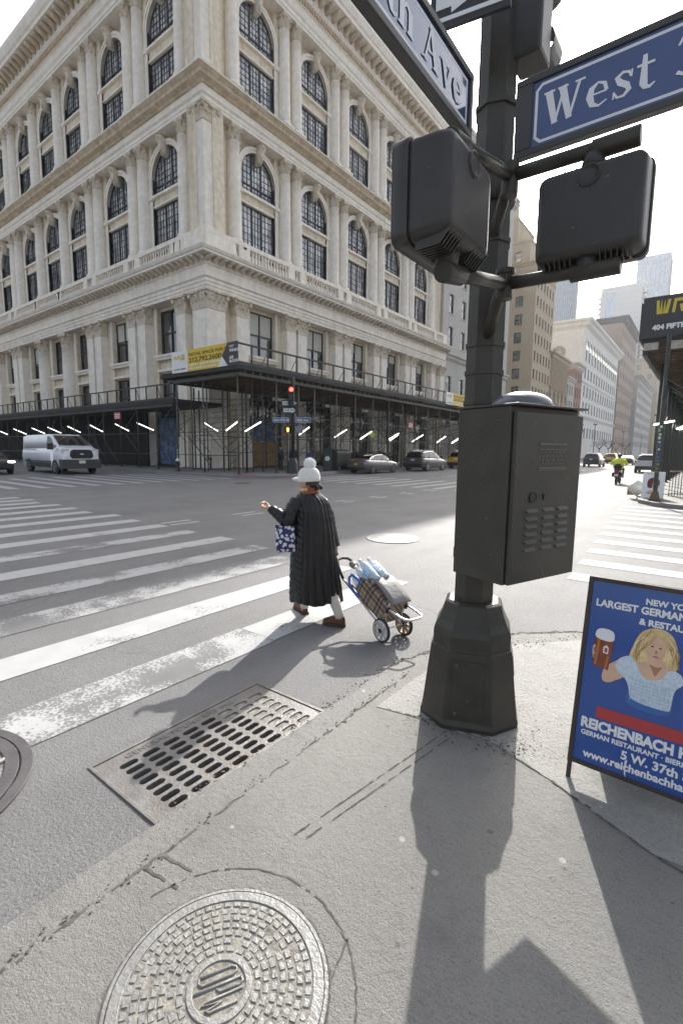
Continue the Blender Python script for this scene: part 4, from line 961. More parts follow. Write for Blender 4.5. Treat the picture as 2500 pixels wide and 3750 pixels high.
def cell(mbx, x0, x1, y0, y1, cx, cy):
    o = slot_outline(cx, cy); n = len(o); R4 = []
    for (x, y) in o:
        dx, dy = x - cx, y - cy; t = min((x1-cx)/dx if dx > 1e-6 else (x0-cx)/dx if dx < -1e-6 else 9e9, (y1-cy)/dy if dy > 1e-6 else (y0-cy)/dy if dy < -1e-6 else 9e9)
        R4.append((cx + dx*t, cy + dy*t))
    for k in range(n):
        a, b = o[k], o[(k+1)%n]; c, d = R4[(k+1)%n], R4[k]
        pts = [d, c, b, a]
        if abs(c[0]-d[0]) > 1e-5 and abs(c[1]-d[1]) > 1e-5:
            cr = (x1 if (c[0]+d[0])/2 > cx else x0, y1 if (c[1]+d[1])/2 > cy else y0); pts = [d, cr, c, b, a]
        mbx.poly([(p[0],p[1],zt) for p in pts]); mbx.poly([(a[0],a[1],zt),(b[0],b[1],zt),(b[0],b[1],zb),(a[0],a[1],zb)])
filled = []
for i in range(nx):
    for j in range(ny):
        cx_, cy_ = sx0 + px_*(i+.5), sy0 + py_*(j+.5)
        cell(mb, sx0+px_*i, sx0+px_*(i+1), sy0+py_*j, sy0+py_*(j+1), cx_, cy_)
        if j >= 6 or (j == 5 and (i < 2)) : filled.append((cx_, cy_))
mb.box((gx0,gy0,zb),(sx0,gy1,zt)); mb.box((sx1,gy0,zb),(gx1,gy1,zt)); mb.box((sx0,gy0,zb),(sx1,sy0,zt)); mb.box((sx0,sy1,zb),(sx1,gy1,zt))
mb.build('grid', M_iron, parent=GR, org=GO, recalc=False)
mb = MB()
for cx_, cy_ in filled: mb.poly([(x,y,zt-.006-.004*random.random()) for x, y in slot_outline(cx_, cy_)])
mb.build('silt', M_dirt, parent=GR, org=GO, recalc=False)
mb = MB(); text_mesh(mb, 'GENERAL FOUNDRIES INC', .058, frame((sx0-.018, sy0+.08, zt),(0,1,0),(-1,0,0),(0,0,1)), .0, space=1.12, depth=.003); mb.build('lettering', M_iron, parent=GR, org=GO)
mb = MB(); mb.box((GX0-.3,GY0-.2,GZ-.5),(GX1+.3,GY1+.2,GZ-.49)); mb.poly([(GX0-.02,GY0-.02,GZ-.45),(GX0-.02,GY1+.02,GZ-.45),(GX0-.02,GY1+.02,GZ-.01),(GX0-.02,GY0-.02,GZ-.01)]); mb.poly([(GX1+.012,GY0-.02,GZ-.45),(GX1+.012,GY1+.02,GZ-.45),(GX1+.012,GY1+.02,GZ-.01),(GX1+.012,GY0-.02,GZ-.01)])
mb.poly([(GX0,GY0-.02,GZ-.45),(GX1,GY0-.02,GZ-.45),(GX1,GY0-.02,GZ-.01),(GX0,GY0-.02,GZ-.01)]); mb.poly([(GX0,GY1+.02,GZ-.45),(GX1,GY1+.02,GZ-.45),(GX1,GY1+.02,GZ-.01),(GX0,GY1+.02,GZ-.01)]); mb.build('pit', M_pit, parent=GR, org=GO, recalc=False)

def ringplate(mbx, r0_, r1_, z0, z1, n=64, c=(0,0)):
    mbx.loft([[(c[0]+r*math.cos(2*PI*k/n), c[1]+r*math.sin(2*PI*k/n), z) for k in range(n)] for r, z in ((r1_,z0),(r1_,z1),(r0_,z1),(r0_,z0))], True, False, False)
def block(mbx, r0_, r1_, a0, a1, z0, z1, c=(0,0)):
    P = lambda r, a, z: (c[0]+r*math.cos(a), c[1]+r*math.sin(a), z)
    i = mbx.verts([P(r0_,a0,z0),P(r1_,a0,z0),P(r1_,a1,z0),P(r0_,a1,z0),P(r0_+.002,a0+.008,z1),P(r1_-.002,a0+.008,z1),P(r1_-.002,a1-.008,z1),P(r0_+.002,a1-.008,z1)])
    for q in ((4,5,6,7),(0,1,5,4),(1,2,6,5),(2,3,7,6),(3,0,4,7)): mbx.face([i[k] for k in q], False)
# the big cover in the pavement
MH = thing('manhole_cover', 'round cast iron cover with checker blocks set in the pavement in the foreground', 'manhole', (-1.089,.822,.002))
mb = MB(); mb.lathe([(.302,.0012),(.302,.0015)], 64, (0,0,.0)); mb.build('plate', M_dirt, parent=MH)
mb = MB(); ringplate(mb, .297, .332, 0, .0055); mb.build('rim', M_iron_l, parent=MH, bevel=.002)
mb = MB(); ringplate(mb, .335, .346, 0, .005); mb.build('frame', M_iron_l, parent=MH)
mb = MB(); ringplate(mb, .082, .102, 0, .0055); mb.build('centre_ring', M_iron_l, parent=MH, bevel=.002)
mb = MB(); rows = 7
for k in range(rows):
    ra = .108 + .0268*k; n = int(2*PI*(ra+.012)/.034); ph = .3*k
    for q in range(n):
        if random.random() < .97: block(mb, ra+.003, ra+.0235, ph + 2*PI*(q+.12)/n, ph + 2*PI*(q+.88)/n, .0, .0055 - .002*random.random())
mb.build('blocks', M_iron_l, parent=MH)
mb = MB(); L = .0045
def rib(pts): mb.tube([(x,y,.0025) for x, y in pts], L, 6)
MHx = frame((0,0,0), Vector((.87,-.49,0)), Vector((.49,.87,0)), (0,0,1)); mb.xf = MHx
rib([(-.05,-.055),(-.05,.05),(-.042,.062),(-.032,.062),(-.024,.05),(-.024,-.05),(-.034,-.06),(-.05,-.055)])
rib([(-.008,-.078),(-.008,.07)]); rib([(-.008,.07),(.006,.074),(.014,.06),(.012,.0),(.0,-.01)])
rib([(.026,.07),(.026,-.05),(.034,-.06),(.042,.0),(.05,-.05),(.058,-.04),(.058,.045)]); mb.xf = None
mb.build('monogram', M_iron_l, parent=MH)
j = MB()
strip(j, [(-1.098+.4545*math.cos(R(a)), .80+.4545*math.sin(R(a))) for a in range(-20, 175, 6)], .007, .002, .003)
strip(j, [(-1.089+.35*math.cos(R(a)), .822+.35*math.sin(R(a))) for a in range(0, 366, 6)], .009, .0022, .003)
struct(j, 'collar_joint', M_joint, recalc=False)
# cover at the left edge, with a star of ribs
ML = thing('manhole_cover', 'dark iron road cover cut off by the left edge of the view', 'manhole', (-3.036,.34,zr(-3.0)+.004))
mb = MB(); mb.lathe([(.55,.001),(.55,.004)], 64); mb.build('plate', M_dirt, parent=ML)
M_iron_k = mat('dark_purple_iron', (.11,.1,.102), .45, metal=.3, noise=.2, nscale=9, bump=.2, bscale=70)
mb = MB(); ringplate(mb, .5, .565, 0, .012); ringplate(mb, .575, .63, 0, .009); mb.build('rim', M_iron_k, parent=ML, bevel=.002)
mb = MB()
for k in range(6):
    a = k*PI/3; mb.tube([(.06*math.cos(a),.06*math.sin(a),.006),(.33*math.cos(a),.33*math.sin(a),.006),(.5*math.cos(a+.3),.5*math.sin(a+.3),.006)], .018, 4)
    mb.tube([(.33*math.cos(a),.33*math.sin(a),.006),(.33*math.cos(a+PI/3),.33*math.sin(a+PI/3),.006)], .018, 4); mb.tube([(.33*math.cos(a),.33*math.sin(a),.006),(.5*math.cos(a-.3),.5*math.sin(a-.3),.006)], .018, 4)
mb.build('ribs', M_iron_k, parent=ML)
# pierced cover out in the road and flat covers further off
MM = thing('manhole_cover', 'pale round cover pierced with small slots in the sunlit road', 'manhole', (-4.78,7.97,zr(-4.8)+.004))
mb = MB(); mb.lathe([(.52,0),(.52,.006),(.5,.009)], 48); mb.build('plate', M_iron_l, parent=MM)
mb = MB()
for i in range(-7,8):
    for q in range(-9,10):
        x, y = i*.055, q*.045
        if .12 < math.hypot(x, y) < .43: mb.box((x-.014,y-.008,.0085),(x+.014,y+.008,.0098))
mb.build('slots', M_pit, parent=MM)
for x, y, r, lab in ((-17.9,15.6,.42,'dark flat road cover near the far crosswalk in the shade'),(-17.2,20.3,.4,'dark flat road cover just off the far corner kerb'),(-32,12.6,.4,'dark road cover in front of the white van')):
    c = thing('manhole_cover', lab, 'manhole', (x,y,zr(x)+.004)); mb = MB(); mb.lathe([(r,0),(r,.006),(r-.03,.008)], 32); mb.build('plate', mat('dark_iron', (.06,.055,.05), .6, noise=.3), parent=c); mb = MB(); ringplate(mb, r-.12, r-.09, .008, .011, 32); mb.build('rim', mat('dark_iron', (.06,.055,.05)), parent=c)
# crumbs of grit along the gutter and kerb
gr = MB(); rg = random.Random(9)
for k in range(420):
    t = rg.random()
    if t < .35: x, y = -1.9 + rg.gauss(0,.025), rg.uniform(1.2, 3.2)
    elif t < .6: x, y = -1.70 + rg.gauss(0,.02), rg.uniform(.2,3.2)
    elif t < .8: x, y = rg.uniform(-1.4,-.7), 2.6 + rg.gauss(0,.05)
    else: a = rg.uniform(0,1); x, y = -1.7 + .95*a + rg.gauss(0,.05), 3.5 + 1.35*a + rg.gauss(0,.05)
    s = rg.uniform(.003,.008); z = (zr(x) if x < -1.88 else (.005 if y > 2.5 else 0)) ; mb_ = gr
    mb_.loft([[(x + s*rg.uniform(.6,1.2)*math.cos(q*1.26), y + s*rg.uniform(.6,1.2)*math.sin(q*1.26), z + zz) for q in range(5)] for zz in (0, s*.6)], True, True, False)
for k in range(260):
    a = rg.uniform(0, 6.28); q = abs(rg.gauss(0,.11)); x, y = -1.08 + (.33+q)*math.cos(a), 2.88 + (.33+q)*math.sin(a)*.95
    if rg.random() < .35: x, y = -.78 + rg.gauss(0,.12), 2.68 + rg.gauss(0,.05)
    s = rg.uniform(.002,.0065); z = .0062 + .00001*k
    gr.poly([(x + s*rg.uniform(.5,1.6)*math.cos(q_*.9), y + s*rg.uniform(.4,1.1)*math.sin(q_*.9), z) for q_ in range(7)])
for k in range(90):
    x, y = rg.uniform(-1.6,1.2), rg.uniform(-.2,2.4); s = rg.uniform(.002,.005); gr.poly([(x + s*rg.uniform(.5,1.6)*math.cos(q_*.9), y + s*rg.uniform(.4,1.1)*math.sin(q_*.9), .0012 + .00001*k) for q_ in range(7)])
tag(gr.build('grit', mat('grit', (.11,.095,.075), .9, noise=.5, nscale=60)), 'loose grit gathered along the kerb and gutter', 'grit', kind='stuff')

# ------------------------------------------------------------------ advertising board beside the pole
M_bfr = mat('board_frame', (.045,.03,.025), .5, noise=.2); M_bblue = mat('poster_blue', (.014,.07,.30), .28, noise=.05, nscale=4, coat=.5)
M_red_p = mat('poster_red', (.42,.03,.035), .35, coat=.4); M_wht_p = mat('poster_white', (.78,.78,.8), .35, coat=.4)
M_skin_p = mat('poster_skin', (.66,.42,.28), .35, coat=.4, noise=.12, nscale=14); M_hair_p = mat('poster_blonde', (.72,.52,.24), .35, coat=.4, noise=.25, nscale=22)
M_beer = mat('poster_beer', (.2,.04,.01), .3, coat=.5, noise=.4, nscale=14); M_blouse = mat('poster_blouse', (.55,.64,.72), .35, coat=.4, noise=.15, nscale=60); M_skirt = mat('poster_skirt', (.02,.12,.38), .35, coat=.4)
BP = Vector((-.455, 2.600, .09)); BU = Vector((1,-.03,0)).normalized(); BV = Vector((.012,.172,.965)); BH = BV.length; BV.normalize(); BN = BU.cross(BV)
AB = thing('sandwich_board', 'blue folding restaurant sandwich board with a beer poster beside the pole', 'sandwich board', (-.455+.31, 2.7, 0)); AO = (-.455+.31, 2.7, 0)
BF = frame(BP, BU, BV, BN); BW = .66
def ab(mb, n, m, **k): return mb.build(n, m, parent=AB, org=AO, **k)
mb = MB(); mb.xf = BF; fr = .022
for a, b in (((0,0),(fr,BH)),((BW-fr,0),(BW,BH)),((fr,0),(BW-fr,fr)),((fr,BH-fr),(BW-fr,BH))): mb.box((a[0],a[1],-.02),(b[0],b[1],.006))
ab(mb, 'frame', M_bfr, bevel=.002)
mb = MB(); mb.xf = BF; mb.box((fr,fr,-.015),(BW-fr,BH-fr,-.002)); ab(mb, 'poster', M_bblue)
for u in (.002, BW-.022):
    mb = MB(); mb.xf = BF; mb.box((u,-.095,-.018),(u+.02,0,.0)); ab(mb, 'leg', M_bfr)
mb = MB(); BF2 = frame(BP + BV*BH + Vector((0,.012,0)), BU, Vector((0,.36,-.965)).normalized(), BU.cross(Vector((0,.36,-.965)).normalized())); mb.xf = BF2; mb.box((0,0,-.012),(BW,BH*.98,.006)); ab(mb, 'rear_panel', M_bfr)
for u in (.002, BW-.022):
    mb = MB(); mb.xf = BF2; mb.box((u,BH*.98,-.012),(u+.02,BH*1.085,.004)); ab(mb, 'leg', M_bfr)
def pt(txt, u, v, s, m=M_wht_p, bold=.0, shear=0, sxx=1.0, z=.0005):
    mb = MB(); text_mesh(mb, txt, s, BF @ Matrix.Translation((u, v, z)) @ Matrix.Scale(sxx, 4, (1,0,0)), bold, shear, depth=.0008); ab(mb, 'lettering', m)
pt("NEW YORK CITY'S", .262, BH*.90, .040, bold=.0016); pt('LARGEST GERMAN BAR', .045, BH*.85, .049, bold=.002, sxx=.95); pt('& RESTAURANT', .245, BH*.795, .042, bold=.0017)
pt('REICHENBACH HALL', .042, BH*.205, .068, bold=.0034, sxx=.88); pt('GERMAN RESTAURANT \u00b7 BIERHALLE \u00b7', .048, BH*.164, .033, bold=.0011, sxx=.98)
pt('5 W. 37th St.', .235, BH*.105, .057, bold=.0019); pt('www.reichenbachhall.com', .07, BH*.052, .052, bold=.0018)
def flat(pts, m, n, z):
    mb = MB(); mb.xf = BF
    if n not in ('red_bar','scratch'): pts = [(.062 + (u-.09)*.74, .525 + (v-.475)*.85) for u, v in pts]
    mb.prism([(u, BH*v, z) for u, v in pts], (0,0,.0006)); return ab(mb, n, m)
flat([(.105,.268),(.64,.268),(.64,.328),(.105,.328)], M_red_p, 'red_bar', .0002)
def smooth(pts, n=3):
    for _ in range(n):
        o = []
        for k in range(len(pts)):
            a, b = pts[k], pts[(k+1) % len(pts)]; o += [(a[0]*.75+b[0]*.25, a[1]*.75+b[1]*.25), (a[0]*.25+b[0]*.75, a[1]*.25+b[1]*.75)]
        pts = o
    return pts
flat(smooth([(.315,.295),(.31,.36),(.33,.42),(.56,.42),(.57,.36),(.56,.29)]), M_skirt, 'skirt_print', .0008)
flat(smooth([(.318,.655),(.30,.59),(.315,.535),(.35,.52),(.52,.51),(.57,.55),(.575,.64),(.55,.74),(.50,.785),(.43,.79),(.365,.76),(.335,.71)]), M_hair_p, 'hair_print', .0012)
flat(smooth([(.30,.56),(.36,.46),(.54,.45),(.60,.56),(.52,.575),(.50,.61),(.42,.61),(.41,.58)]), M_skin_p, 'neck_print', .0018)
flat(smooth([(.395,.66),(.405,.61),(.44,.582),(.475,.59),(.50,.63),(.505,.70),(.48,.74),(.42,.735),(.395,.70)]), M_skin_p, 'face_print', .0024)
flat(smooth([(.265,.575),(.20,.52),(.17,.50),(.155,.45),(.16,.405),(.20,.40),(.245,.43),(.29,.46),(.31,.51)]), M_skin_p, 'arm_print', .0024)
flat(smooth([(.225,.52),(.25,.57),(.31,.60),(.345,.575),(.37,.51),(.43,.475),(.50,.50),(.53,.57),(.60,.56),(.62,.50),(.57,.46),(.565,.35),(.555,.325),(.335,.335),(.325,.40),(.30,.455),(.25,.48)], 2), M_blouse, 'blouse_print', .003)
flat(smooth([(.085,.62),(.078,.58),(.09,.53),(.12,.52),(.13,.55),(.125,.63)]), M_skin_p, 'hand_print', .003)
flat([(.095,.49),(.19,.475),(.205,.655),(.09,.665)], M_beer, 'beer_print', .0036)
flat(smooth([(.088,.655),(.206,.645),(.208,.70),(.185,.722),(.12,.725),(.09,.705)], 2), M_wht_p, 'foam_print', .0042)
flat([(.148,.575),(.178,.572),(.18,.61),(.164,.625),(.147,.612)], M_wht_p, 'crest_print', .0042); flat([(.155,.582),(.172,.58),(.173,.607),(.155,.609)], M_red_p, 'crest_mark', .0048)
for u, v in ((.428,.678),(.472,.675)): flat(smooth([(u-.012,v),(u,v+.006),(u+.012,v),(u,v-.005)],2), M_black, 'eye_print', .003)
flat(smooth([(.43,.622),(.452,.613),(.475,.62),(.452,.628)],2), M_red_p, 'mouth_print', .003)
M_hair_d = mat('poster_blonde_shade', (.42,.25,.085), .35, coat=.4); M_hair_l = mat('poster_blonde_light', (.85,.72,.45), .35, coat=.4); M_skin_d = mat('poster_skin_shade', (.42,.2,.1), .35, coat=.4); M_lip = mat('poster_lips', (.5,.12,.1), .35, coat=.4); M_grid = mat('poster_blouse_line', (.36,.46,.58), .35, coat=.4); M_beer_l = mat('poster_beer_light', (.45,.13,.03), .3, coat=.5)
rp_ = random.Random(6)
for k in range(26):
    sd__ = -1 if k % 2 else 1; x0 = .45 + sd__*rp_.uniform(.005,.06); x1 = .45 + sd__*rp_.uniform(.075,.125); y0_, y1_ = rp_.uniform(.74,.785), rp_.uniform(.54,.62); w_ = rp_.uniform(.002,.006); c_ = []
    for q in range(7): t_ = q/6; c_.append((x0 + (x1-x0)*min(1, t_*1.7) + .008*math.sin(t_*6+k), y0_*(1-t_) + y1_*t_))
    flat([(x-w_*(1-abs(2*i/6-1)*.8), y) for i, (x, y) in enumerate(c_)] + [(x+w_*(1-abs(2*i/6-1)*.8), y) for i, (x, y) in reversed(list(enumerate(c_)))], M_hair_d if k % 3 else M_hair_l, 'hair_strand', .0019 + .00003*k)
flat(smooth([(.40,.70),(.43,.745),(.48,.745),(.505,.70),(.52,.66),(.515,.75),(.47,.782),(.42,.775),(.392,.73)]), M_hair_p, 'fringe_print', .0036)
for u, v in ((.428,.692),(.472,.689)): flat(smooth([(u-.015,v),(u,v+.006),(u+.015,v+.001),(u,v+.002)],2), M_hair_d, 'brow_print', .0032)
flat(smooth([(.446,.665),(.444,.642),(.452,.636),(.46,.641),(.455,.655)],2), M_skin_d, 'nose_print', .0031); flat(smooth([(.432,.622),(.452,.616),(.474,.621),(.452,.609)],2), M_lip, 'smile_print', .0036); flat(smooth([(.438,.621),(.452,.6185),(.468,.6205),(.452,.6145)],2), M_wht_p, 'teeth_print', .0042)
flat(smooth([(.415,.575),(.44,.545),(.46,.50),(.48,.545),(.5,.575),(.46,.56)],2), M_skin_d, 'neckline_shade', .0025)
for k in range(11): x = .335 + .021*k; flat([(x,.335),(x+.002,.335),(x+.004,.47),(x+.002,.47)], M_grid, 'blouse_line', .0037)
for k in range(7): v = .345 + .019*k; flat([(.33,v),(.56,v-.004),(.56,v-.002),(.33,v+.002)], M_grid, 'blouse_line', .0044)
flat([(.10,.495),(.115,.493),(.125,.65),(.107,.652)], M_beer_l, 'beer_glint', .0043); flat([(.165,.48),(.178,.478),(.186,.56),(.174,.565)], M_beer_l, 'beer_glint', .0043)
for k in range(4): flat(smooth([(.083,.535+.022*k),(.098,.53+.022*k),(.1,.545+.022*k),(.085,.55+.022*k)],2), M_skin_p if k % 2 else M_skin_d, 'finger_print', .0043)
flat([(.255,.10),(.258,.04),(.266,.02),(.262,.06),(.266,.11)], M_wht_p, 'scratch', .003)

# ------------------------------------------------------------------ the woman crossing, her tote and her shopping cart
M_skin = mat('skin', (.55,.33,.22), .5, noise=.08, nscale=20); M_sock = mat('cream_sock', (.6,.56,.48), .9, bump=.3, bscale=200); M_wool = mat('white_wool', (.8,.79,.75), .95, noise=.06, nscale=30, bump=.5, bscale=220)
M_hair = mat('dark_brown_hair', (.03,.014,.008), .5, noise=.4, nscale=40); M_scarf = mat('rust_scarf', (.3,.1,.045), .85, noise=.35, nscale=18, bump=.3, bscale=120); M_scarf2 = mat('cream_scarf', (.6,.48,.28), .85, noise=.2, nscale=18)
M_coat = mat('black_quilted_nylon', (.011,.0103,.011), .32, noise=.2, nscale=9, bump=.1, bscale=45, spec=.42); M_shoe = mat('brown_suede', (.115,.05,.025), .8, noise=.3, nscale=24); M_sole = mat('shoe_sole', (.05,.04,.035), .8)
WO = Vector((-2.98, 3.63, 0)); RT = Vector((.773,.635,0)); VW = Vector((-.635,.773,0))
def W3(u, w_, z): return WO + RT*u + VW*w_ + Vector((0,0,z))
PE = thing('person', 'person in a long black quilted coat and white pompom hat pulling a shopping cart', 'person', WO)
def capsule(mb, a, b, ra, rb, n=14):
    a, b = Vector(a), Vector(b); t = (b-a).normalized(); pts = []; rr = []
    for k in range(4): th = PI/2*(1-k/4); pts.append(a - t*ra*math.sin(th)*.98); rr.append(max(.0008, ra*math.cos(th)))
    pts += [a, b]; rr += [ra, rb]
    for k in range(1,5): th = PI/2*k/4; pts.append(b + t*rb*math.sin(th)*.98); rr.append(max(.0008, rb*math.cos(th)))
    mb.tube(pts, rr, n)
body = MB(); hc = W3(-.142,.03,1.405); fd = (RT*-.80 + VW*.60).normalized(); ld = Vector((0,0,1)).cross(fd)
def H3(f_, l_, z): return hc + fd*f_ + ld*l_ + Vector((0,0,z))
body.xf = frame(hc, fd, ld, (0,0,1)); body.sphere((-.005,0,.02), (.098,.076,.108), 24, 16); body.sphere((.035,0,-.05), (.056,.054,.062), 16, 10); body.sphere((.066,0,-.088), (.02,.022,.018), 10, 8); body.sphere((.098,0,-.02), (.016,.013,.02), 10, 8); body.sphere((.09,0,.0), (.012,.012,.03), 10, 8)
for sg in (-1,1):
    body.sphere((-.012,sg*.077,-.018), (.018,.011,.032), 10, 8); body.sphere((.06,sg*.04,-.025), (.03,.025,.03), 10, 8); body.sphere((.08,sg*.034,.018), (.016,.022,.01), 10, 8)
body.sphere((.088,0,-.058), (.012,.024,.008), 10, 6); body.xf = None
capsule(body, H3(-.02,0,-.06), W3(-.13,.03,1.22), .048, .05)
capsule(body, W3(-.13,.02,1.09), W3(-.10,.02,.75), .11, .12); capsule(body, W3(-.22,.0,1.14), W3(-.03,.04,1.13), .05, .05)
sh_l, el_l, wr_l = W3(-.275,-.03,1.18), W3(-.338,-.06,1.0), W3(-.515,.02,1.125)
sh_r, el_r, wr_r = W3(.015,.04,1.17), W3(.075,.12,.93), W3(.135,.09,.70)
for a, b, c in ((sh_l, el_l, wr_l), (sh_r, el_r, wr_r)): capsule(body, a, b, .045, .038); capsule(body, b, c, .038, .024)
# left hand: loosely closed, palm turned up
hd = (RT*-.95 + VW*.2 + Vector((0,0,.18))).normalized(); hs = (VW*-.9 + RT*-.25 + Vector((0,0,-.1))); hs = (hs - hd*hs.dot(hd)).normalized(); hu = hd.cross(hs).normalized()
if hu.z < 0: hu = -hu
def HN(a, b, c): return wr_l + hd*a + hs*b + hu*c
capsule(body, wr_l, HN(.03,0,0), .023, .026); 
for k in range(4): capsule(body, HN(.02,(-.024+.016*k)*.7,0), HN(.068,-.026+.0172*k,.002), .0135, .0125, 10)
for k, ln in enumerate((.92,1.05,1.0,.8)):
    o = -.027 + .018*k
    p = [HN(.068,o,.002), HN(.068+.030*ln,o*1.05,.006), HN(.068+.043*ln,o*1.03,.026), HN(.068+.030*ln,o,.042), HN(.068+.012*ln,o*.97,.044)]
    for q, r_ in zip(range(4), (.0098,.009,.0083,.0076)): capsule(body, p[q], p[q+1], r_, r_-.0006, 10)
for a, b, r_ in ((HN(.022,-.026,.004), HN(.048,-.048,.02), .012), (HN(.048,-.048,.02), HN(.074,-.046,.036), .010), (HN(.074,-.046,.036), HN(.092,-.034,.044), .0085)): capsule(body, a, b, r_, r_-.001, 10)
# right hand round the cart handle
for k in range(4):
    c = wr_r + RT*(.02) + Vector((0,0,-.045)) + VW*(-.027+.018*k)
    capsule(body, wr_r + VW*(-.02+.013*k), c, .012, .011, 10); capsule(body, c, c + Vector((0,0,-.02)) + RT*-.03, .0095, .0085, 10); capsule(body, c + Vector((0,0,-.02)) + RT*-.03, c + RT*-.05 + Vector((0,0,.008)), .0085, .0075, 10)
capsule(body, wr_r, wr_r + RT*-.02 + Vector((0,0,-.05)), .014, .01, 10)
hipl, kl, al, tl = W3(-.14,.04,.72), W3(-.20,.12,.40), Vector((-3.23,3.64,.085)), Vector((-3.44,3.735,.03))
hipr, kr, ar, tr_ = W3(-.04,.02,.72), W3(.05,.0,.40), Vector((-2.735,3.60,.085)), Vector((-2.87,3.56,.03))
for h_, k_, a_, t_ in ((hipl,kl,al,tl),(hipr,kr,ar,tr_)): capsule(body, h_, k_, .085, .058); capsule(body, k_, a_, .056, .036); capsule(body, a_ + Vector((0,0,-.045)), t_, .034, .028)
bo = body.build('body', M_skin, parent=PE, org=WO, recalc=False)
rm = bo.modifiers.new('join', 'REMESH'); rm.mode = 'VOXEL'; rm.voxel_size = .0045; rm.use_smooth_shade = True
sm_ = bo.modifiers.new('soften', 'SMOOTH'); sm_.factor = .5; sm_.iterations = 3
# socks
for a_, k_ in ((al,kl),(ar,kr)):
    mb = MB(); d = (k_-a_).normalized(); mb.tube([a_ + Vector((0,0,-.02)), a_ + d*.05, a_ + d*.12, a_ + d*.2], [.044,.045,.052,.06], 14); mb.build('sock', M_sock, parent=PE, org=WO)
def shoe(heel, toe):
    d = (toe-heel); d.z = 0; L = d.length; d.normalize(); s_ = Vector((-d.y,d.x,0)); F = frame((heel.x,heel.y,zr(heel.x)+.006), d, s_, (0,0,1))
    mb = MB(); mb.xf = F; rings = []
    for t, w2, h2 in ((-.02,.012,.05),(-.012,.03,.075),(.03,.037,.088),(.3*L,.038,.085),(.5*L,.042,.07),(.72*L,.046,.055),(.9*L,.038,.042),(.98*L,.02,.03),(1.0*L,.006,.022)):
        rings.append([(t, w2*math.cos(a)*(1 if math.sin(a) < 0 else .92), .022 + max(-.004, h2*math.sin(a) - .0*h2) if math.sin(a) > 0 else .022 - .004) for a in [2*PI*k/14 for k in range(14)]])
    mb.loft(rings); o = mb.build('shoe', M_shoe, parent=PE, org=WO)
    mb = MB(); mb.xf = F; out = [(-.026,-.01),(-.016,-.036),(.1,-.04),(.5*L,-.044),(.75*L,-.05),(.93*L,-.038),(1.03*L,0),(.93*L,.038),(.75*L,.05),(.5*L,.044),(.1,.04),(-.016,.036),(-.026,.01)]
    mb.prism([(x,y,0) for x, y in out], (0,0,.021)); mb.build('sole', M_sole, parent=o, org=WO)
shoe(Vector((-3.21,3.63,0)), Vector((-3.45,3.74,0))); shoe(Vector((-2.70,3.61,0)), Vector((-2.90,3.545,0)))
# coat
prof = [(.20,-.062,.02,.268,.215),(.32,-.075,.015,.256,.205),(.45,-.085,.01,.243,.195),(.60,-.09,.01,.232,.187),(.75,-.092,.01,.222,.178),(.90,-.092,.01,.208,.168),(1.02,-.098,.012,.196,.158),(1.12,-.108,.014,.188,.150),(1.18,-.116,.018,.178,.138),(1.225,-.124,.022,.155,.118),(1.255,-.130,.026,.125,.1),(1.28,-.135,.028,.1,.085),(1.30,-.138,.03,.088,.078)]
def pr_(z):
    for k in range(len(prof)-1):
        a, b = prof[k], prof[k+1]
        if z <= b[0]: t = (z-a[0])/(b[0]-a[0]); t = max(0,t); return [a[i]*(1-t)+b[i]*t for i in range(1,5)]
    return prof[-1][1:]
seams = [R(a) for a in (-121,-103,-84,-66,-49,-33,-17,0,18,36)]
def coat_fn(u_, v_):
    z = .20 + (1.30-.20)*v_; th = -PI + 2*PI*u_; cu, cw, hu_, hw2 = pr_(z); dsp = 0
    if -2.13 < th < .7:
        d = min(abs(th - s) for s in seams); wid = .15; dsp = .021*(min(1, d/wid)**.5) - .014
        dsp += .0016*math.sin(z*38 + th*3 + 2*math.sin(z*7))*min(1, d/wid) + .0008*math.sin(z*91+th*23)
    else:
        q = (z + .11*((th + 2.12) if th < 0 else (.7 - th)+1))/.062; fq = abs((q % 1) - .5)*2; dsp = .017*((1-fq)**.5) - .011; dsp = -dsp*.9 + .002*math.sin(th*17+z*30)
    dsp += .006*math.sin(3*th + z*5) + .004*math.sin(7*th - z*9)
    hem = .010*math.sin(5*th)*max(0, 1 - (z-.2)/.2)
    k = 1 + dsp/.2
    return WO + RT*(cu + hu_*k*math.cos(th)) + VW*(cw + hw2*k*math.sin(th)) + Vector((0,0,z + hem))
mb = MB(); mb.smooth = True; idx = mb.grid(coat_fn, 280, 190, True, True)
inner = [mb.vert(mb.v[i] + (WO + RT*-.06 + Vector((0,0,mb.v[i].z)) - mb.v[i])*.12 + Vector((0,0,.04))) for i in idx[0]]
for i in range(280): mb.face([idx[0][i], idx[0][(i+1)%280], inner[(i+1)%280], inner[i]])
mb.face(inner, False)
coat = mb.build('coat', M_coat, parent=PE, org=WO)
def sleeve(pts, rad):
    mb = MB(); P = []; rr = []
    for k in range(len(pts)-1):
        n = 14
        for q in range(n): t = q/n; P.append(Vector(pts[k]).lerp(Vector(pts[k+1]), t)); rr.append(rad[k]*(1-t)+rad[k+1]*t)
    P.append(Vector(pts[-1])); rr.append(rad[-1])
    for _ in range(3): P = [P[0]] + [(P[i-1]+P[i]*2+P[i+1])/4 for i in range(1,len(P)-1)] + [P[-1]]
    L = 0; R2 = []
    for i, p in enumerate(P):
        if i: L += (p-P[i-1]).length
        R2.append(rr[i]*(1 + .10*abs(math.sin(L*PI/.058))))
    mb.tube(P, R2, 20); return mb.build('sleeve', M_coat, parent=coat, org=WO)
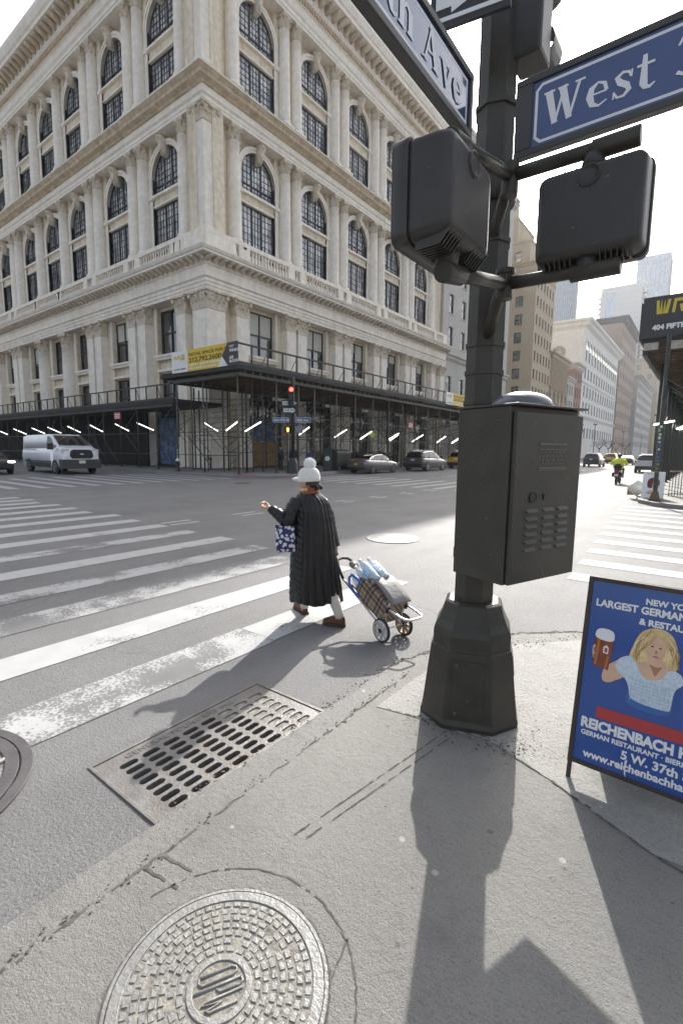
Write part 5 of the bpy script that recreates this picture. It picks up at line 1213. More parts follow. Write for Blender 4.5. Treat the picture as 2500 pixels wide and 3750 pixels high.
sleeve([W3(-.235,-.01,1.205), W3(-.30,-.035,1.11), el_l, W3(-.43,-.02,1.07), wr_l + (el_l-wr_l).normalized()*.012], [.078,.075,.068,.055,.042])
sleeve([W3(-.03,.04,1.19), W3(.045,.08,1.06), el_r, wr_r + Vector((0,0,.03))], [.075,.068,.058,.042])
mb = MB(); mb.tube([wr_l + (el_l-wr_l).normalized()*.02, wr_l + (el_l-wr_l).normalized()*-.004], .04, 16); mb.build('cuff', mat('black_knit', (.012,.012,.013), .9), parent=coat, org=WO)
# scarf, hair, hat
mb = MB()
for rr1, zz, m in ((.072,1.288,0),(.066,1.312,0)): mb.tube([hc + fd*(rr1*math.cos(a)-.012) + ld*rr1*math.sin(a) + Vector((0,0,zz-1.405 - .012*math.cos(a))) for a in [2*PI*k/20 for k in range(21)]], .02, 10)
mb.build('scarf', M_scarf, parent=PE, org=WO)
mb = MB(); mb.tube([hc + fd*(.078*math.cos(a)-.004) + ld*.074*math.sin(a) + Vector((0,0,-.088 - .012*math.cos(a))) for a in [R(k) for k in range(10,130,10)]], .017, 8); mb.build('scarf_edge', M_scarf2, parent=PE, org=WO)
mb = MB(); mb.xf = frame(hc, fd, ld, (0,0,1))
mb.loft([[( -.012 + .104*math.cos(a), .083*math.sin(a), z) for a in [R(k) for k in range(100, 261, 10)]] for z in (.03,-.01,-.045)], False, False, True); mb.sphere((-.062,0,-.02),(.05,.07,.05),14,10)
rh = random.Random(2)
for k in range(16): mb.sphere((-.112+rh.uniform(-.02,.016), -.01+rh.uniform(-.03,.03), -.055+rh.uniform(-.035,.02)), rh.uniform(.014,.022), 8, 6)
mb.build('hair', M_hair, parent=PE, org=WO)
mb = MB(); mb.xf = frame(hc, fd, ld, (0,0,1)) @ Matrix.Rotation(R(4), 4, 'Y')
mb.loft([[(-.008 + rx*math.cos(2*PI*k/48)*(1+.012*math.cos(k*PI)), ry*math.sin(2*PI*k/48)*(1+.012*math.cos(k*PI)), z) for k in range(48)] for rx, ry, z in ((.108,.092,-.012),(.115,.098,-.005),(.117,.1,.02),(.115,.098,.05),(.105,.09,.085),(.085,.072,.112),(.05,.042,.130),(.02,.018,.136))], True, True, True)
hat = mb.build('hat', M_wool, parent=PE, org=WO)
mb = MB(); mb.xf = frame(hc, fd, ld, (0,0,1)); mb.sphere((.115,0,.008),(.075,.07,.024),20,10); mb.build('brim', M_wool, parent=hat, org=WO)
mb = MB(); pc = hc + Vector((0,0,.162)) + RT*.012; mb.sphere(pc, .056, 20, 14)
for k in range(1500):
    d = Vector((rh.gauss(0,1), rh.gauss(0,1), rh.gauss(0,1))).normalized(); s_ = d.orthogonal().normalized()*.0022; L = rh.uniform(.062,.072)
    s_.rotate(Matrix.Rotation(rh.random()*6, 3, d)); b_ = pc + d*.045; mb.poly([b_ - s_, b_ + s_, pc + (d + Vector((rh.gauss(0,.07),rh.gauss(0,.07),rh.gauss(0,.07)))).normalized()*L])
mb.build('pompom', mat('white_fur', (.8,.8,.78), .95), parent=hat, org=WO, recalc=False)
# tote bag on the left forearm
mt = bpy.data.materials.new('floral_cotton'); mt.use_nodes = True; nt = mt.node_tree; b = nt.nodes['Principled BSDF']; tc = nt.nodes.new('ShaderNodeTexCoord')
v1 = nt.nodes.new('ShaderNodeTexVoronoi'); v1.inputs['Scale'].default_value = 25; nt.links.new(tc.outputs['Object'], v1.inputs['Vector'])
n1 = nt.nodes.new('ShaderNodeTexNoise'); n1.inputs['Scale'].default_value = 55; n1.inputs['Detail'].default_value = 2; nt.links.new(tc.outputs['Object'], n1.inputs['Vector'])
ma = nt.nodes.new('ShaderNodeMath'); ma.operation = 'MULTIPLY_ADD'; nt.links.new(n1.outputs['Fac'], ma.inputs[0]); ma.inputs[1].default_value = .5; nt.links.new(v1.outputs['Distance'], ma.inputs[2])
r_ = nt.nodes.new('ShaderNodeMapRange'); r_.inputs[1].default_value = .68; r_.inputs[2].default_value = .72; r_.inputs[3].default_value = 1; r_.inputs[4].default_value = 0; nt.links.new(ma.outputs[0], r_.inputs[0])
mx = nt.nodes.new('ShaderNodeMix'); mx.data_type = 'RGBA'; mx.inputs[6].default_value = (.025,.035,.12,1); mx.inputs[7].default_value = (.62,.62,.66,1); nt.links.new(r_.outputs[0], mx.inputs[0]); nt.links.new(mx.outputs[2], b.inputs['Base Color']); b.inputs['Roughness'].default_value = .85
TB = thing('tote_bag', 'navy tote bag with white flower print hanging from the left forearm', 'bag', W3(-.365,-.08,.72)); TO = W3(-.365,-.08,.72)
mb = MB(); rings = []
for z, w_, d_ in ((.715,.08,.03),(.725,.094,.042),(.78,.1,.05),(.86,.098,.046),(.93,.096,.038),(.97,.094,.03)):
    rings.append([W3(-.368 + .012*(.965-z)/.2 + w_*math.copysign(abs(math.cos(a))**.5, math.cos(a)), -.085 + d_*math.copysign(abs(math.sin(a))**.6, math.sin(a)) + .004*math.sin(a*5+z*40), z + .004*math.sin(a*3)) for a in [2*PI*k/28 for k in range(28)]])
mb.loft(rings, True, False, True); mb.poly([p for p in rings[0]][::-1]); mb.build('pouch', mt, parent=TB, org=TO)
for w_ in (-.112,-.06):
    mb = MB(); arcp = [W3(-.41,w_,.955), W3(-.395,w_,1.03), W3(-.385,(w_-.085)/2,1.088), W3(-.365,(w_-.085)/2,1.09), W3(-.345,w_,1.03), W3(-.335,w_,.955)]
    P = []
    for k in range(len(arcp)-1):
        for q in range(4): P.append(arcp[k].lerp(arcp[k+1], q/4))
    P.append(arcp[-1])
    mb.loft([[p + VW*.009, p + RT*.004, p - VW*.009, p - RT*.004] for p in P], True, True, True); mb.build('strap', mat('navy_strap', (.022,.03,.1), .85), parent=TB, org=TO)

# shopping cart
def plaid():
    m = bpy.data.materials.new('brown_plaid'); m.use_nodes = True; nt = m.node_tree; b = nt.nodes['Principled BSDF']; at = nt.nodes.new('ShaderNodeUVMap'); sp = nt.nodes.new('ShaderNodeSeparateXYZ'); nt.links.new(at.outputs[0], sp.inputs[0])
    cur = None
    def band(ax, per, lo, hi):
        mm = nt.nodes.new('ShaderNodeMath'); mm.operation = 'MULTIPLY'; nt.links.new(sp.outputs[ax], mm.inputs[0]); mm.inputs[1].default_value = 1/per
        fr_ = nt.nodes.new('ShaderNodeMath'); fr_.operation = 'FRACT'; nt.links.new(mm.outputs[0], fr_.inputs[0])
        a = nt.nodes.new('ShaderNodeMath'); a.operation = 'GREATER_THAN'; nt.links.new(fr_.outputs[0], a.inputs[0]); a.inputs[1].default_value = lo
        c = nt.nodes.new('ShaderNodeMath'); c.operation = 'LESS_THAN'; nt.links.new(fr_.outputs[0], c.inputs[0]); c.inputs[1].default_value = hi
        d = nt.nodes.new('ShaderNodeMath'); d.operation = 'MULTIPLY'; nt.links.new(a.outputs[0], d.inputs[0]); nt.links.new(c.outputs[0], d.inputs[1]); return d.outputs[0]
    def lay(f, col, amt):
        nonlocal cur
        sc = nt.nodes.new('ShaderNodeMath'); sc.operation = 'MULTIPLY'; nt.links.new(f, sc.inputs[0]); sc.inputs[1].default_value = amt
        mx = nt.nodes.new('ShaderNodeMix'); mx.data_type = 'RGBA'; nt.links.new(sc.outputs[0], mx.inputs[0])
        if cur: nt.links.new(cur, mx.inputs[6])
        else: mx.inputs[6].default_value = (.36,.27,.20,1)
        mx.inputs[7].default_value = (*col,1); cur = mx.outputs[2]
    for ax in (0,1): lay(band(ax,.145,.08,.30), (.03,.018,.018), .62); lay(band(ax,.145,.36,.58), (.03,.018,.018), .62); lay(band(ax,.145,.80,.84), (.02,.015,.015), .8)
    for ax in (0,1): lay(band(ax,.145,.32,.345), (.62,.52,.4), .75)
    nt.links.new(cur, b.inputs['Base Color']); b.inputs['Roughness'].default_value = .9
    return m
M_plaid = plaid(); M_alu = mat('brushed_aluminium', (.62,.62,.63), .32, metal=.75); M_grip = mat('dark_grip', (.035,.02,.018), .6); M_tyre = mat('rubber_tyre', (.03,.03,.03), .8); M_wheel = mat('grey_plastic_wheel', (.5,.49,.47), .5); M_flap = mat('grey_cart_flap', (.17,.165,.16), .6, noise=.15, nscale=14, bump=.2, bscale=30); M_wheelb = mat('tan_plastic_wheel', (.35,.25,.16), .5)
CO = Vector((-2.17, 3.665, zr(-2.17))); CD = Vector((-.96,.28,0)); AD = Vector((.28,.96,0)); CR_ = CD*.877 + Vector((0,0,.48)); CN = CD*-.48 + Vector((0,0,.877)); AX = CO + Vector((0,0,.11))
def K(r, n, o): return AX + CR_*r + CN*n + AD*o
CT = thing('shopping_cart', 'two wheeled plaid shopping cart with aluminium frame pulled behind the person', 'shopping cart', CO)
def kp(mb, n, m, **k): return mb.build(n, m, parent=CT, org=CO, **k)
for o, mw in ((-.14, M_wheel), (.14, M_wheelb)):
    root = MB(); F = frame(AX + AD*o, CD, (0,0,1), AD); root.xf = F
    root.loft([[(r*math.cos(a), r*math.sin(a), z) for a in [2*PI*k/36 for k in range(36)]] for r, z in ((.094,-.013),(.106,-.012),(.11,-.005),(.11,.005),(.106,.012),(.094,.013),(.094,-.013))], True, False, True)
    wh = kp(root, 'wheel', M_tyre)
    mb = MB(); mb.xf = F; mb.loft([[(r*math.cos(a), r*math.sin(a), z) for a in [2*PI*k/36 for k in range(36)]] for r, z in ((.083,-.013),(.095,-.013),(.095,.013),(.083,.013),(.083,-.013))], True, False, True)
    for k in range(8):
        a = 2*PI*k/8; c, s_ = math.cos(a), math.sin(a); q = [(.018*c - .011*s_, .018*s_ + .011*c), (.085*c - .016*s_, .085*s_ + .016*c), (.085*c + .016*s_, .085*s_ - .016*c), (.018*c + .011*s_, .018*s_ - .011*c)]
        mb.prism([(x,y,-.007) for x, y in q], (0,0,.014))
    mb.lathe([(.03,-.014),(.03,.014)], 20); mb.build('rim', mw, parent=wh, org=CO)
    mb = MB(); mb.xf = F; mb.lathe([(.02,-.024),(.02,.024)], 16); mb.build('hub_cap', M_grip, parent=wh, org=CO)
mb = MB(); mb.tube([AX + AD*-.15, AX + AD*.15], .006, 8); kp(mb, 'axle', M_alu)
for o in (-.115, .115):
    mb = MB(); mb.tube([K(-.01,.0,o), K(.70,.0,o)], .0105, 12); kp(mb, 'side_rail', M_alu)
    mb = MB(); mb.tube([K(.06,.0,o), K(.06,.13,o), K(.065,.21,o)], .009, 10); kp(mb, 'base_strut', M_alu)
mb = MB(); mb.tube([K(.70,.0,-.115), K(.76,.02,-.113), K(.86,.055,-.10), K(.92,.06,-.06), K(.935,.06,0), K(.92,.06,.06), K(.86,.055,.10), K(.76,.02,.113), K(.70,.0,.115)], .0145, 12); kp(mb, 'handle', M_grip)
mb = MB(); mb.tube([K(.07,.2,-.115), K(.0,.225,-.112), K(-.10,.255,-.11), K(-.15,.272,-.1), K(-.172,.28,-.07), K(-.175,.28,0), K(-.172,.28,.07), K(-.15,.272,.1), K(-.10,.255,.11), K(.0,.225,.112), K(.07,.2,.115)], .0105, 12); kp(mb, 'foot_loop', M_alu)
mb = MB(); mb.tube([K(.055,.20,-.115), K(.07,.255,-.1), K(.085,.285,-.05), K(.085,.285,.05), K(.07,.255,.1), K(.055,.20,.115)], .0095, 10); kp(mb, 'base_bow', M_alu)
for o in (-.115,.115):
    mb = MB(); mb.tube([K(.05,.17,o), K(.05,.225,o)], .016, 10); kp(mb, 'joint_block', M_grip); mb = MB(); mb.tube([K(.07,.18,o*.9), AX + AD*o*.8 + Vector((0,0,.01))], .004, 6); kp(mb, 'stay_wire', M_alu)
# bag body with UVs for the woven check
def bagfn(u_, v_):
    a = 2*PI*u_; r = .06 + v_*.50
    n_ = .125 + .118*math.copysign(abs(math.sin(a))**.35, math.sin(a))*(1 + .05*math.sin(9*v_+a*2)); o = .128*math.copysign(abs(math.cos(a))**.35, math.cos(a))*(1 + .06*math.sin(7*v_ + a*3))
    if v_ > .6 and math.sin(a) > -.2: r -= (v_-.6)*.36*(.5+.5*math.sin(a)) + .02*math.sin(a*4)
    return K(r, n_ + .01*math.sin(v_*9), o)
mb = MB(); idx = mb.grid(bagfn, 48, 24, True, True); mb.face(idx[0][::-1], False)
bag = kp(mb, 'bag', M_plaid); me = bag.data; uv = me.uv_layers.new(name='UVMap')
for p in me.polygons:
    for li in p.loop_indices:
        co = Vector(me.vertices[me.loops[li].vertex_index].co) + CO - AX; uv.data[li].uv = (co.dot(CR_) + .03, co.dot(CN)*.9 + co.dot(AD)*.9)
mb = MB(); mb.loft([[K(r, n_, o) for o in (-.12,-.06,0,.06,.12)] for r, n_ in ((.40,.245),(.39,.285),(.34,.315),(.22,.315),(.10,.30),(.04,.285),(.03,.27))], False, False, True); fl = kp(mb, 'flap', M_flap); sd_ = fl.modifiers.new('thick','SOLIDIFY'); sd_.thickness = .012
mb = MB(); mb.xf = frame(K(.78,.09,.04), CR_, CN, AD); mb.sphere((0,0,0),(.055,.035,.05),14,10); mb.sphere((-.03,.02,-.03),(.035,.03,.03),12,8); kp(mb, 'hanging_pouch', M_flap)
# pack of water bottles
M_pet = mat('clear_bottle', (.74,.84,.92), .14, trans=.45, spec=.6); M_lab = mat('bottle_blue_label', (.42,.6,.85), .35, noise=.3, nscale=25); M_bh = mat('blue_carry_handle', (.02,.14,.55), .4); M_film = mat('shrink_film', (.9,.95,1), .1, trans=.9, alpha=.1)
WP = thing('water_pack', 'pack of clear water bottles with a blue carry handle sticking out of the cart', 'water bottles', K(.45,.15,0)); WPO = K(.45,.15,0)
proto = None
for n_ in (.075,.175,.275):
    for o in (-.062,.048):
        L0, L1 = .33, .66 - .16*max(0, n_-.1)
        mb = MB(); mb.xf = frame(K(L0,n_+.01,o), CN, AD, CR_); h_ = L1-L0
        mb.lathe([(.02,0),(.046,.008),(.048,.03),(.045,.05),(.048,.07),(.048,h_*.62),(.044,h_*.66),(.04,h_*.74),(.024,h_*.88),(.014,h_*.94),(.014,h_)], 18); bt = mb.build('bottle', M_pet, parent=WP, org=WPO)
        mb = MB(); mb.xf = frame(K(L0,n_+.01,o), CN, AD, CR_); mb.lathe([(.0487,h_*.3),(.0487,h_*.58)], 18, caps=False); mb.build('label', M_lab, parent=bt, org=WPO)
        mb = MB(); mb.xf = frame(K(L0,n_+.01,o), CN, AD, CR_); mb.lathe([(.016,h_*.955),(.016,h_+.012)], 12); mb.build('cap', mat('white_cap', (.8,.8,.82), .4), parent=bt, org=WPO)
mb = MB()
def film(u_, v_):
    a = 2*PI*u_; return K(.40 + v_*.20 - .05*v_*max(0, math.sin(a)), .18 + .155*math.copysign(abs(math.sin(a))**.4, math.sin(a)) + .004*math.sin(a*13), -.007 + .112*math.copysign(abs(math.cos(a))**.5, math.cos(a)) + .004*math.sin(a*9+v_*9))
mb.grid(film, 48, 8, True, True); mb.build('wrap', M_film, parent=WP, org=WPO, recalc=False)
mb = MB(); mb.tube([K(.40,.03,-.118), K(.50,.015,-.122), K(.60,.035,-.12), K(.63,.085,-.118), K(.60,.14,-.12), K(.50,.16,-.122), K(.42,.15,-.118)], .012, 10); mb.build('carry_handle', M_bh, parent=WP, org=WPO)
# ------------------------------------------------------------------ vehicles
def paint(name, c, metal=.5, rough=.28): return mat(name, c, rough, metal, coat=.8, noise=.04, nscale=1.5)
M_cglass = mat('car_glass', (.012,.014,.016), .05, spec=.9); M_trim = mat('black_trim', (.02,.02,.021), .5); M_rim = mat('alloy_rim', (.42,.42,.43), .3, metal=.8); M_rimd = mat('dark_alloy_rim', (.2,.2,.21), .35, metal=.8)
M_tail = mat('tail_lamp', (.3,.01,.012), .2, coat=.6); M_headl = mat('head_lamp', (.6,.62,.65), .12, spec=.8); M_lit = mat('lit_head_lamp', (.9,.88,.8), .2, emit=(1,.93,.75), estr=5); M_plate = mat('plate_white', (.7,.7,.66), .5); M_platey = mat('plate_yellow', (.68,.5,.05), .5); M_chrome = mat('chrome', (.7,.7,.7), .15, metal=1.0)
def interp(tab, x):
    if x <= tab[0][0]: return tab[0][1:]
    for a, b in zip(tab, tab[1:]):
        if x <= b[0]: t = (x-a[0])/(b[0]-a[0]); return [p*(1-t)+q*t for p, q in zip(a[1:], b[1:])]
    return tab[-1][1:]
def vehicle(name, label, cat, pos, rz, P, body_m, group=None, lit=False, plate=M_plate):
    """P: low=[(x,zbot,ztop,hw_low,hw_belt)], cab=[(x,zroof,hw_roof)], belt and window lists; x forward"""
    t = thing(name, label, cat, (pos[0], pos[1], zr(pos[0]) + .004), rz, group)
    low, cab = P['low'], P['cab']
    mb = MB(); rings = []
    xs_ = sorted(set([a[0] for a in low] + [low[0][0] + (low[-1][0]-low[0][0])*k/26 for k in range(27)]))
    for x in xs_:
        zb, zt, h0, h1 = interp(low, x); zm = zb + (zt-zb)*.55
        half = [(h0*.86, zb), (h0, zb+.07), (h1*1.0, zm), (h1*.985, zm+(zt-zm)*.45), (h1*.93, zt-.03), (h1*.8, zt), (h1*.4, zt+.012)]
        rings.append([(x, y, z) for y, z in half] + [(x, -y, z) for y, z in half[::-1]])
    mb.loft(rings, True, True, True); mb.build('body', body_m, parent=t)
    c0, c1 = cab[0][0], cab[-1][0]
    def C(x, tt): zt_, hr = interp(cab, x); zb, zt, h0, h1 = interp(low, x); hb = h1*.93; zb2 = zt - .03; zt_ = max(zt_, zb2+.001); return (hb*(1-tt) + hr*tt, zb2*(1-tt) + zt_*tt)
    mb = MB(); rings = []
    xs2 = sorted(set([a[0] for a in cab] + [c0 + (c1-c0)*k/22 for k in range(23)]))
    for x in xs2:
        a = [C(x, q) for q in (0,.5,.9)]; zt_ = a[2][1] + (a[2][1]-a[0][1])*.09; half = a + [(a[2][0]*.86, zt_), (a[2][0]*.4, zt_+.02)]
        rings.append([(x, y, z) for y, z in half] + [(x, -y, z) for y, z in half[::-1]])
    mb.loft(rings, True, True, True); mb.build('cabin', body_m, parent=t)
    for xa, xb, sa, sb in P['side']:          # side glass: bottom span xa..xb, top span sa..sb
        for sg in (1,-1):
            mb = MB(); g_ = []
            for q in (.12,.45,.86):
                row = []
                for k in range(9):
                    f_ = k/8; lo = xa*(1-q) + sa*q; hi = xb*(1-q) + sb*q; x = lo*(1-f_) + hi*f_; y, z = C(x, q); row.append((x, sg*(y+.012), z))
                g_.append(row)
            mb.loft(g_, False, False, True); mb.build('side_window', M_cglass, parent=t)
    for (xb, xt, nm) in P['ends']:
        mb = MB(); s_ = 1 if nm == 'windscreen' else -1; rows = []
        for q in (.06,.5,.93):
            x = xb*(1-q) + xt*q; z = C(x, 1.0)[1] + .012; hw0 = C(xb,0)[0]*.9; hw1 = interp(cab, xt)[1]*.88; hw = hw0*(1-q)+hw1*q
            rows.append([(x + s_*.02 + s_*.03*(1-abs(f_)), f_*hw, z + .025) for f_ in (-1,-.5,0,.5,1)])
        mb.loft(rows, False, False, True); mb.build(nm, M_cglass, parent=t)
    r = P['r']; wm = None
    for wx in P['axles']:
        hw = interp(low, wx)[2]
        for sg in (1,-1):
            mb = MB(); F = frame((wx, sg*(hw-.005), r*1.02), (1,0,0), (0,0,1), (0,-1,0)); mb.xf = F; mb.lathe([(r*1.16,-.02),(r*1.16,.012),(r*.4,.012)] if sg > 0 else [(r*1.16,.02),(r*1.16,-.012),(r*.4,-.012)], 28); mb.build('wheel_arch', M_trim, parent=t)
            w = MB(); w.xf = frame((0,0,0),(1,0,0),(0,0,1),(0,-1,0)); w.lathe([(r*.62,-.1),(r*.94,-.1),(r,-.07),(r,.07),(r*.94,.1),(r*.62,.1)], 28); wo = w.build('wheel', M_tyre, parent=t); wo.location = (wx, sg*(hw-.075), r)
            w = MB(); w.xf = frame((0,sg*.09,0),(1,0,0),(0,0,1),(0,-sg,0)); w.lathe([(r*.66,.0),(r*.66,-.02),(r*.6,-.02),(r*.58,.03)], 24)
            for k in range(5):
                a = 2*PI*k/5 + .3; c, s_ = math.cos(a), math.sin(a); w.prism([(.1*r*c - .07*r*s_, .1*r*s_ + .07*r*c, -.012), (.62*r*c - .1*r*s_, .62*r*s_ + .1*r*c, -.012), (.62*r*c + .1*r*s_, .62*r*s_ - .1*r*c, -.012), (.1*r*c + .07*r*s_, .1*r*s_ - .07*r*c, -.012)], (0,0,.015))
            w.lathe([(r*.16,-.02),(r*.16,.01)], 12); w.build('rim', P.get('rim', M_rim), parent=wo)
    for nm, boxes, m in P['bits'](t, lit, plate):
        for bx in boxes:
            mb = MB()
            if not isinstance(bx[0][0], tuple): mb.box(*bx)
            else: mb.prism(bx[0], bx[1])
            mb.build(nm, m, parent=t, bevel=.012)
    return t
def mirrored(lst): return [((a[0], a[1], a[2]), (b[0], b[1], b[2])) for a, b in lst] + [((a[0], -b[1], a[2]), (b[0], -a[1], b[2])) for a, b in lst]
def sedan_bits(t, lit, plate):
    return [('tail_lamp', [((-2.31,-.80,.80),(-2.2,-.28,.93)),((-2.31,.28,.80),(-2.2,.80,.93)),((-2.33,-.28,.83),(-2.28,.28,.89))], M_tail), ('number_plate', [((-2.36,-.16,.60),(-2.33,.16,.75))], plate), ('rear_bumper', [((-2.36,-.78,.27),(-2.2,.78,.46))], M_trim),
            ('head_lamp', [((2.15,-.82,.66),(2.28,-.5,.76)),((2.15,.5,.66),(2.28,.82,.76))], M_lit if lit else M_headl), ('grille', [((2.27,-.48,.38),(2.36,.48,.66))], M_trim), ('mirror', [((.62,.88,.92),(.82,1.06,1.06)),((.62,-1.06,.92),(.82,-.88,1.06))], M_trim), ('sill', [((-1.0,.86,.2),(1.0,.9,.3)),((-1.0,-.9,.2),(1.0,-.86,.3))], M_trim), ('door_handle', [((-.55,.885,.83),(-.35,.915,.86)),((.35,.895,.83),(.55,.922,.86)),((-.55,-.915,.83),(-.35,-.885,.86)),((.35,-.922,.83),(.55,-.895,.86))], M_chrome)]
SEDAN = dict(low=[(-2.34,.40,.80,.70,.74),(-2.28,.30,.96,.78,.83),(-2.0,.24,1.0,.84,.89),(-1.2,.22,.97,.88,.905),(0,.21,.94,.89,.91),(1.0,.22,.90,.88,.90),(1.7,.24,.82,.85,.87),(2.15,.28,.72,.78,.80),(2.34,.36,.60,.66,.68)],
             cab=[(-2.05,.98,.66),(-1.75,1.08,.64),(-1.2,1.27,.60),(-.5,1.38,.58),(.1,1.40,.58),(.55,1.31,.60),(1.25,.93,.70)], side=[(-1.3,-.28,-.95,-.30),(-.2,.95,-.22,.42)], ends=[(-1.85,-.85,'rear_window'),(1.22,.4,'windscreen')], r=.33, axles=(-1.42,1.36), bits=sedan_bits, rim=M_rimd)
def suv_bits(t, lit, plate):
    return [('tail_lamp', [((-2.32,-.88,.92),(-2.12,-.56,1.06)),((-2.32,.56,.92),(-2.12,.88,1.06))], M_tail), ('number_plate', [((-2.37,-.17,.86),(-2.33,.17,1.0))], plate), ('rear_bumper', [((-2.4,-.84,.32),(-2.2,.84,.62))], M_trim),
            ('head_lamp', [((2.12,-.84,.78),(2.27,-.5,.92)),((2.12,.5,.78),(2.27,.84,.92))], M_lit if lit else M_headl), ('grille', [((2.28,-.46,.5),(2.38,.46,.84))], M_trim), ('mirror', [((.72,.92,1.06),(.9,1.12,1.22)),((.72,-1.12,1.06),(.9,-.92,1.22))], M_trim), ('sill', [((-1.0,.90,.24),(1.0,.945,.42)),((-1.0,-.945,.24),(1.0,-.90,.42))], M_trim),
            ('roof_rail', [((-1.5,.50,1.68),(.4,.54,1.73)),((-1.5,-.54,1.68),(.4,-.50,1.73))], M_chrome), ('spoiler', [((-2.12,-.6,1.56),(-1.85,.6,1.6))], M_trim)]
SUV = dict(low=[(-2.36,.45,.95,.78,.80),(-2.28,.36,1.08,.86,.88),(-1.9,.28,1.10,.91,.93),(-1.0,.26,1.08,.93,.95),(.2,.26,1.05,.93,.95),(1.1,.27,1.02,.92,.94),(1.8,.30,.95,.88,.90),(2.2,.34,.85,.80,.82),(2.36,.42,.7,.68,.7)],
           cab=[(-2.2,1.08,.74),(-2.05,1.38,.68),(-1.8,1.58,.64),(-.8,1.68,.62),(0,1.67,.62),(.5,1.55,.64),(1.3,1.05,.74)], side=[(-2.0,-1.15,-1.75,-1.1),(-1.05,-.2,-1.0,-.22),(-.12,1.05,-.14,.45)], ends=[(-2.22,-1.92,'rear_window'),(1.25,.42,'windscreen')], r=.38, axles=(-1.42,1.4), bits=suv_bits)
def van_bits(t, lit, plate):
    return [('head_lamp', [((2.72,-.95,1.12),(2.90,-.62,1.36)),((2.72,.62,1.12),(2.90,.95,1.36))], M_lit if lit else M_headl), ('grille', [([(2.93,-.62,.98),(2.93,-.5,.84),(2.93,.5,.84),(2.93,.62,.98),(2.93,.55,1.26),(2.93,.42,1.33),(2.93,-.42,1.33),(2.93,-.55,1.26)], (.06,0,0))], M_trim), ('front_bumper', [((2.5,-.99,.30),(3.0,.99,.80))], mat('grey_bumper', (.06,.06,.062), .6)),
            ('number_plate', [((3.0,-.17,.58),(3.02,.17,.74))], plate), ('mirror', [((1.75,1.02,1.32),(1.95,1.28,1.66)),((1.75,-1.28,1.32),(1.95,-1.02,1.66))], M_trim), ('side_strip', [((-2.5,1.005,.62),(1.5,1.03,.70)),((-2.5,-1.03,.62),(1.5,-1.005,.70))], mat('grey_bumper', (.06,.06,.062), .6)), ('lower_cladding', [((-1.45,1.0,.34),(1.45,1.02,.6)),((-1.45,-1.02,.34),(1.45,-1.0,.6))], mat('grey_bumper', (.06,.06,.062), .6)), ('slide_rail', [((-2.8,1.0,1.30),(-.6,1.02,1.34)),((-2.8,-1.02,1.30),(-.6,-1.0,1.34))], M_trim), ('door_handle', [((.4,1.0,1.12),(.55,1.03,1.17)),((.75,1.0,1.1),(.9,1.03,1.15))], M_trim), ('badge', [((2.985,-.1,1.05),(3.0,.1,1.12))], M_chrome), ('bonnet_vent', [((2.18,-.55,1.555),(2.23,-.2,1.575)),((2.18,.2,1.555),(2.23,.55,1.575))], M_trim)]
VAN = dict(low=[(-3.0,.42,1.36,.95,.97),(-2.8,.34,1.38,.99,1.0),(0,.33,1.40,1.0,1.01),(1.6,.33,1.42,1.0,1.01),(2.1,.34,1.50,.99,1.0),(2.6,.36,1.42,.97,.98),(2.88,.38,1.30,.93,.95),(2.98,.42,1.0,.86,.88)],
           cab=[(-2.97,2.12,.86),(-2.6,2.17,.85),(.6,2.19,.85),(1.05,2.16,.84),(1.45,1.98,.86),(2.3,1.48,.9)], side=[(.78,1.95,.8,1.3)], ends=[(2.25,1.18,'windscreen')], r=.36, axles=(-1.85,1.95), bits=van_bits)
van = vehicle('cargo_van', 'white cargo van waiting behind the far crosswalk on the side street', 'van', (-32.6,13.5), R(-2), VAN, paint('van_white', (.74,.76,.79), .0, .3)); van.scale = (1.08,1.08,1.08)
g_car = 'cars parked and driving along the avenue'
vehicle('parked_sedan', 'silver grey sedan parked by the far kerb with a yellow number plate', 'car', (-19.65,29.9), PI/2, SEDAN, paint('silver_paint', (.21,.2,.195), .75), g_car, plate=M_platey)
vehicle('parked_suv', 'grey SUV with roof rails parked in front of the silver sedan', 'car', (-19.15,37.2), PI/2, SUV, paint('grey_paint', (.14,.14,.147), .8), g_car)
tx = vehicle('taxi', 'yellow taxi parked at the far kerb, half hidden by the dark pole', 'taxi', (-19.3,46.0), PI/2, SUV, paint('taxi_yellow', (.62,.36,.01), .0), g_car)
vehicle('waiting_car', 'black car with a lit headlight at the left edge beside the white van', 'car', (-33.7,9.9), R(-3), SEDAN, paint('black_paint', (.012,.013,.015), .3), None, True, M_platey)
vehicle('waiting_car', 'blue grey car behind the black one at the left edge', 'car', (-40.2,10.9), 0, SUV, paint('blue_grey_paint', (.13,.16,.24), .6))
vehicle('black_suv', 'black SUV driving away down the avenue just right of the cabinet', 'car', (-11.2,67), PI/2, SUV, paint('black_paint', (.012,.013,.015), .3), g_car)
vehicle('white_suv', 'white SUV with roof rails driving away past the moped rider', 'car', (-4.15,51.5), PI/2, SUV, paint('white_paint', (.66,.66,.67), .0), g_car)
vehicle('taxi', 'yellow taxi far down the avenue left of the rider', 'taxi', (-12.2,88), PI/2, SUV, paint('taxi_yellow', (.62,.36,.01), .0), g_car)
vehicle('dark_sedan', 'dark sedan far down the avenue directly left of the rider', 'car', (-9.3,82), PI/2, SEDAN, paint('charcoal_paint', (.03,.03,.035), .5), g_car)
vehicle('taxi', 'yellow taxi far down the avenue showing between the rider and the white SUV', 'taxi', (-6.4,84), PI/2, SEDAN, paint('taxi_yellow', (.62,.36,.01), .0), g_car)
vehicle('far_van', 'pale van far down the avenue above the white SUV roof line', 'van', (-6.2,115), PI/2, VAN, paint('white_paint', (.66,.66,.67), .0), g_car)
